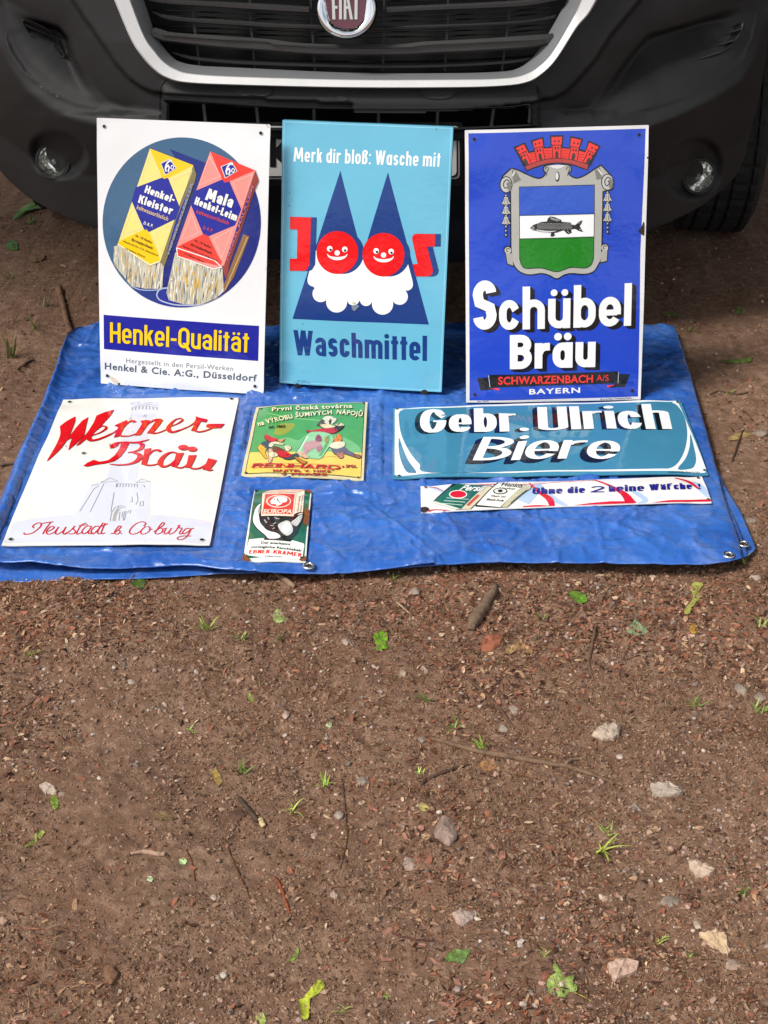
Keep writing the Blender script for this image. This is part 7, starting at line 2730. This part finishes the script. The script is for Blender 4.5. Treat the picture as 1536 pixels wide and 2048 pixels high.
# ---- leaves and seeds
def leaf(name, outline, col, label, lift=6, curl=.4, cat='leaf', group=None, stalk=None, holes_=True):
    """an outline of the photograph laid on the soil as a thin curled blade"""
    q = spline(outline, 7, True)
    rj = np.random.RandomState(int(outline[0][0] + outline[0][1]))
    q = q + rj.randn(*q.shape) * .55
    c = q.mean(0)
    # inner points for the curl
    rngs = [c + (q - c) * s for s in (.66, .33)]
    allp = np.vstack([q] + rngs + [c[None]])
    n = len(q)
    F2 = []
    for r_ in range(2):
        for k in range(n):
            F2.append((r_ * n + k, r_ * n + (k + 1) % n, (r_ + 1) * n + (k + 1) % n, (r_ + 1) * n + k))
    F2 += [(2 * n + k, 2 * n + (k + 1) % n, 3 * n) for k in range(n)]
    sd = int(c[0] * 3 + c[1]) % 80
    P3 = []
    for i, (x, y) in enumerate(allp):
        kx = (rest(x, y) - EYE).length / FPX
        h = (lift * (.5 + .5 * float(vnoise(x * .11, y * .11, sd))) + curl * math.hypot(*(np.array([x, y]) - c)) * (.35 + .3 * float(vnoise(x * .06, y * .06, sd + 2)))) * kx * .45
        g_ = rest(x, y, max(h, .0012))
        P3.append(g_)
    k_ = len(P3)
    th = Vector((0, 0, -.0005))
    ring = list(range(n))
    Fs_ = F2 + [tuple(k_ + i for i in reversed(f)) for f in F2] + [(a, (a + 1) % n, k_ + (a + 1) % n, k_ + a) for a in ring]
    m = mat('leaf ' + col, [q_ * .78 for q_ in srgb(col)], .5, spec=.35, bump=(170, .8, 6, .004), vary=(75, .5))
    root = mesh_obj(name, [tuple(p) for p in P3] + [tuple(p + th) for p in P3], Fs_, m, smooth=True)
    bm = bmesh.new()
    bm.from_mesh(root.data)
    bmesh.ops.recalc_face_normals(bm, faces=bm.faces[:])
    bm.to_mesh(root.data)
    bm.free()
    root.data.set_sharp_from_angle(angle=R(50))
    tag(root, label, cat, group)
    if stalk:
        s_ = limb('stalk', stalk, [2.6, 2.2, 1.8], '#9aa04a', None, bark=.05, parent=root)
    return root


LG = 'leaves and leaf scraps on the soil'
leaf('maple_leaf', [(1094, 1966), (1100, 1952), (1112, 1944), (1106, 1932), (1112, 1928), (1124, 1944), (1130, 1954), (1148, 1950), (1146, 1962), (1155, 1972), (1152, 1982), (1138, 1984), (1130, 1994), (1112, 1992), (1098, 1984)], '#8fa352',
     'pale green maple leaf with a long stalk, lowest in the foreground', stalk=[(1136, 1980), (1160, 1990), (1183, 2003)], group=LG, lift=9)
leaf('leaf', [(890, 1920), (900, 1904), (912, 1898), (928, 1900), (942, 1898), (934, 1912), (926, 1926), (910, 1922)], '#66823f', 'ragged dull green leaf left of the pale maple leaf', group=LG)
leaf('leaf', [(748, 1272), (756, 1264), (770, 1262), (776, 1274), (772, 1286), (776, 1296), (764, 1298), (754, 1302), (752, 1290)], '#6f9a22', 'bright green torn leaf right of the white pebble', group=LG, lift=10)
leaf('leaf', [(1138, 1188), (1148, 1182), (1162, 1184), (1172, 1192), (1174, 1202), (1160, 1206), (1148, 1200)], '#5f8c2a', 'small feathered green leaf between the short log and the winged seed', group=LG)
leaf('leaf', [(1252, 1258), (1262, 1248), (1272, 1236), (1280, 1248), (1294, 1256), (1292, 1266), (1278, 1271), (1262, 1268)], '#8f9c74', 'grey green crumpled leaf right of the upright crooked twig', group=LG)
leaf('maple_seed', [(1368, 1224), (1376, 1208), (1384, 1200), (1386, 1188), (1382, 1172), (1390, 1164), (1404, 1166), (1404, 1172), (1394, 1178), (1400, 1192), (1396, 1204), (1386, 1214), (1380, 1226), (1372, 1228)], '#a3a253', 'yellow green winged maple seed near the right corner of the tarpaulin', cat='seed')
leaf('maple_seed', [(598, 2000), (606, 1996), (616, 1984), (628, 1968), (640, 1960), (648, 1966), (646, 1978), (634, 1988), (620, 1994), (606, 2004), (612, 2010), (619, 2024), (614, 2038), (604, 2036), (602, 2020)], '#b0b838', 'bright yellow green winged maple seed at the bottom of the foreground', cat='seed', lift=10)
leaf('leaf', [(510, 2034), (518, 2026), (528, 2028), (531, 2044), (526, 2060), (512, 2058)], '#a6b560', 'pale green leaf cut by the bottom edge left of the winged seed', group=LG)
leaf('leaf', [(102, 1596), (108, 1590), (116, 1600), (116, 1614), (108, 1618), (102, 1606)], '#7d9438', 'small green scrap under the whitish stone at the left edge', group=LG)
leaf('leaf', [(48, 1694), (66, 1682), (70, 1668), (82, 1660), (90, 1664), (78, 1678), (68, 1688)], '#8c9148', 'curled olive leaf in the lower left', group=LG)
leaf('leaf', [(548, 1240), (546, 1228), (556, 1218), (566, 1228), (570, 1238), (560, 1246)], '#91a05f', 'small pale green lobed leaf below the smallest sign', group=LG)
leaf('leaf', [(262, 1166), (276, 1158), (290, 1160), (290, 1172), (276, 1176)], '#3f5f22', 'dark green leaf at the front edge of the tarpaulin', group=LG)
leaf('leaf', [(498, 1386), (500, 1386), (506, 1398), (506, 1404), (498, 1402)], '#7d8d3a', 'tiny green blade scrap left of centre', group=LG)
leaf('leaf', [(652, 1448), (660, 1442), (664, 1450), (656, 1458)], '#a9b48a', 'tiny pale leaf scrap beside the grey pebble', group=LG)
leaf('leaf', [(358, 1720), (364, 1716), (374, 1720), (370, 1728), (360, 1727)], '#a9c08a', 'pale mint leaf scrap in the lower left', group=LG)
leaf('leaf', [(294, 1758), (300, 1752), (306, 1756), (302, 1764)], '#b5c49a', 'smaller pale mint scrap left of the other one', group=LG)
leaf('leaf', [(576, 1920), (588, 1908), (594, 1896), (598, 1902), (594, 1914), (584, 1922)], '#7b9440', 'narrow green leaf above the bright winged seed', group=LG)
leaf('dry_leaf', [(1010, 1300), (1022, 1290), (1034, 1288), (1040, 1278), (1050, 1290), (1062, 1294), (1066, 1304), (1052, 1306), (1040, 1300), (1028, 1304), (1016, 1308)], '#a9865c', 'tan crumpled dry leaf right of the rust red stone', group=LG, lift=8)
leaf('dry_leaf', [(1380, 1252), (1390, 1246), (1396, 1256), (1392, 1266), (1382, 1266)], '#a87f36', 'small ochre dry leaf below the winged seed', group=LG)
leaf('dry_leaf', [(422, 1544), (428, 1536), (438, 1546), (444, 1562), (438, 1570), (428, 1560)], '#a68a4a', 'mustard brown dry leaf below the grass tuft in the left half', group=LG)
leaf('dry_leaf', [(836, 1610), (844, 1604), (856, 1612), (858, 1620), (846, 1622)], '#a3975a', 'small yellowish dry leaf above the large rounded stone', group=LG)
leaf('dry_leaf', [(310, 1628), (322, 1622), (340, 1628), (346, 1638), (330, 1640), (314, 1638)], '#7f6848', 'dull brown oval leaf above the pale stubby wood', group=LG)
leaf('dry_leaf', [(960, 1526), (980, 1520), (992, 1530), (984, 1540), (966, 1540)], '#9a6f48', 'tan leaf scrap under the longest stick', group=LG)
leaf('dry_leaf', [(1454, 878), (1470, 868), (1490, 864), (1504, 868), (1492, 874), (1470, 880)], '#a48a58', 'straw coloured scrap pile right of the teal sign', group=LG)
leaf('leaf', [(28, 432), (40, 418), (62, 404), (92, 396), (78, 408), (88, 414), (60, 420), (44, 430), (32, 440)], '#5a8a2c', 'jagged bright green leaf beside the bumper at the left', group=LG, lift=14)
leaf('leaf', [(10, 490), (24, 480), (34, 486), (34, 500), (20, 498)], '#4f7a30', 'green leaf at the left edge in the shade', group=LG)
leaf('leaf', [(1442, 722), (1466, 718), (1490, 718), (1504, 714), (1500, 722), (1476, 726), (1454, 724)], '#6b8038', 'long narrow green leaf right of the deep blue sign', group=LG)
leaf('leaf', [(1322, 626), (1340, 622), (1352, 628), (1360, 636), (1346, 632), (1330, 632)], '#6f7d40', 'olive leaf in the shade behind the deep blue sign', group=LG)
leaf('leaf', [(1470, 624), (1478, 612), (1484, 620), (1478, 628)], '#68803a', 'small green leaf in the shade at the right', group=LG)
leaf('dry_leaf', [(62, 514), (76, 506), (90, 510), (84, 520), (68, 524)], '#7d5c40', 'brown curled leaf left of the white sign', group=LG)


# ---- grass
def tuft(px, py, n, hpx, col, label, spread=1.0, lean=0.0):
    p0 = rest(px, py)
    k = (p0 - EYE).length / FPX
    V_, F_ = [], []
    rr_ = random.Random(int(px + py))
    for b in range(n):
        a = rr_.uniform(0, 2 * math.pi)
        L = hpx * k * rr_.uniform(.55, 1.15)
        w = L * .035 + .0007
        dirv = Vector((math.cos(a) + lean, math.sin(a) * .8, 0))
        out = rr_.uniform(.35, 1.0) * spread
        base = p0 + Vector((rr_.gauss(0, .004), rr_.gauss(0, .004), -.002))
        side = Vector((-dirv.y, dirv.x, 0)).normalized()
        m = 6
        o_ = len(V_)
        for i in range(m + 1):
            t = i / m
            c = base + dirv * (L * out * t) + Vector((0, 0, L * (t * (1.05 - .75 * out * t))))
            c.z = max(c.z, float(ground_h(c.x, c.y)) + .001)
            ww = w * (1 - t) ** .7
            V_ += [c - side * ww, c + side * ww]
        for i in range(m):
            F_.append((o_ + 2 * i, o_ + 2 * i + 1, o_ + 2 * i + 3, o_ + 2 * i + 2))
    o = mesh_obj('grass_tuft', V_, F_, mat('grass ' + col, col, .55, spec=.3, vary=(40, .3)), smooth=True)
    return tag(o, label, 'grass', 'grass tufts growing in the soil')


for a in [
    (414, 1258, 12, 46, '#8b9a4a', 'upright pale green grass tuft below the white script sign'),
    (486, 1280, 8, 34, '#7d8f45', 'low spreading grass tuft right of the upright pale one'),
    (380, 1462, 9, 22, '#93a860', 'small star of grass in the left half'),
    (486, 1548, 12, 44, '#6f8a3c', 'bushy grass tuft left of the thin dark twig'),
    (650, 1572, 10, 32, '#86a03f', 'green grass sprig beside the thin dark twig'),
    (590, 1622, 6, 40, '#9aa350', 'few long yellowish blades by the broken stub of wood'),
    (852, 1404, 7, 38, '#5d7d34', 'thin green sprout above the start of the longest stick'),
    (910, 1456, 9, 36, '#6c8c3a', 'leafy grass tuft just above the longest stick'),
    (964, 1496, 8, 40, '#7f973f', 'grass tuft growing through the longest stick'),
    (840, 1548, 7, 18, '#a2b558', 'tiny yellow green tuft by the dark short stick'),
    (1390, 1412, 7, 34, '#6e8438', 'sparse grass right of the flat pale stone'),
    (1518, 1424, 10, 40, '#7c9148', 'grass tuft at the right edge'),
    (1196, 1706, 10, 58, '#95a044', 'long leaning grass blades in the right foreground', 1.1, .5),
    (1214, 1668, 8, 30, '#8a9c4a', 'short grass behind the long leaning blades'),
    (1490, 1786, 7, 34, '#6f8f40', 'grass sprig by the right edge in the foreground'),
    (788, 1160, 6, 28, '#7d8b3f', 'thin grass touching the front edge of the tarpaulin'),
    (1490, 1130, 7, 34, '#75843f', 'grass sprout at the right corner of the tarpaulin'),
    (1520, 1252, 9, 36, '#8b9450', 'dry grass at the right edge below the tarpaulin corner'),
    (560, 1280, 6, 26, '#6b7c40', 'small weed under the pale lobed leaf'),
    (60, 1310, 9, 22, '#6d7032', 'olive moss tuft at the left edge'),
    (1320, 1880, 7, 26, '#92a050', 'grass sprig left of the sandy triangle stone'),
    (1380, 1912, 8, 14, '#7fb04a', 'bright sprig at the tip of the sandy triangle stone'),
    (1085, 1910, 7, 26, '#8d9a4c', 'dry green blades above the pale maple leaf'),
    (24, 716, 9, 70, '#6f6d42', 'tall pale stalks of grass at the left edge', .5),
    (70, 660, 7, 44, '#6a6638', 'dry stalks behind the far left corner of the tarpaulin', .6),
    (92, 612, 7, 30, '#5c6330', 'olive sprout beside the knobbly root'),
    (60, 450, 9, 34, '#4d6b28', 'green weed in the shade beside the bumper'),
    (20, 560, 8, 26, '#5a5f2c', 'mossy tuft at the left edge in the shade'),
    (1380, 662, 7, 20, '#5f6a2f', 'olive sprout behind the right end of the tarpaulin'),
    (1460, 790, 7, 22, '#6a7434', 'green sprout among the branching twig'),
    (210, 1165, 5, 18, '#6f8040', 'tiny blades at the left front edge of the tarpaulin'),
    (1080, 1238, 6, 20, '#7c8440', 'tiny blades between the log and the feathered leaf'),
    (770, 1990, 6, 20, '#7f9640', 'small cross of blades in the lower foreground'),
    (690, 2018, 6, 24, '#8c9a48', 'thin green blades right of the bright winged seed'),
]:
    tuft(*a[:6], *a[6:])
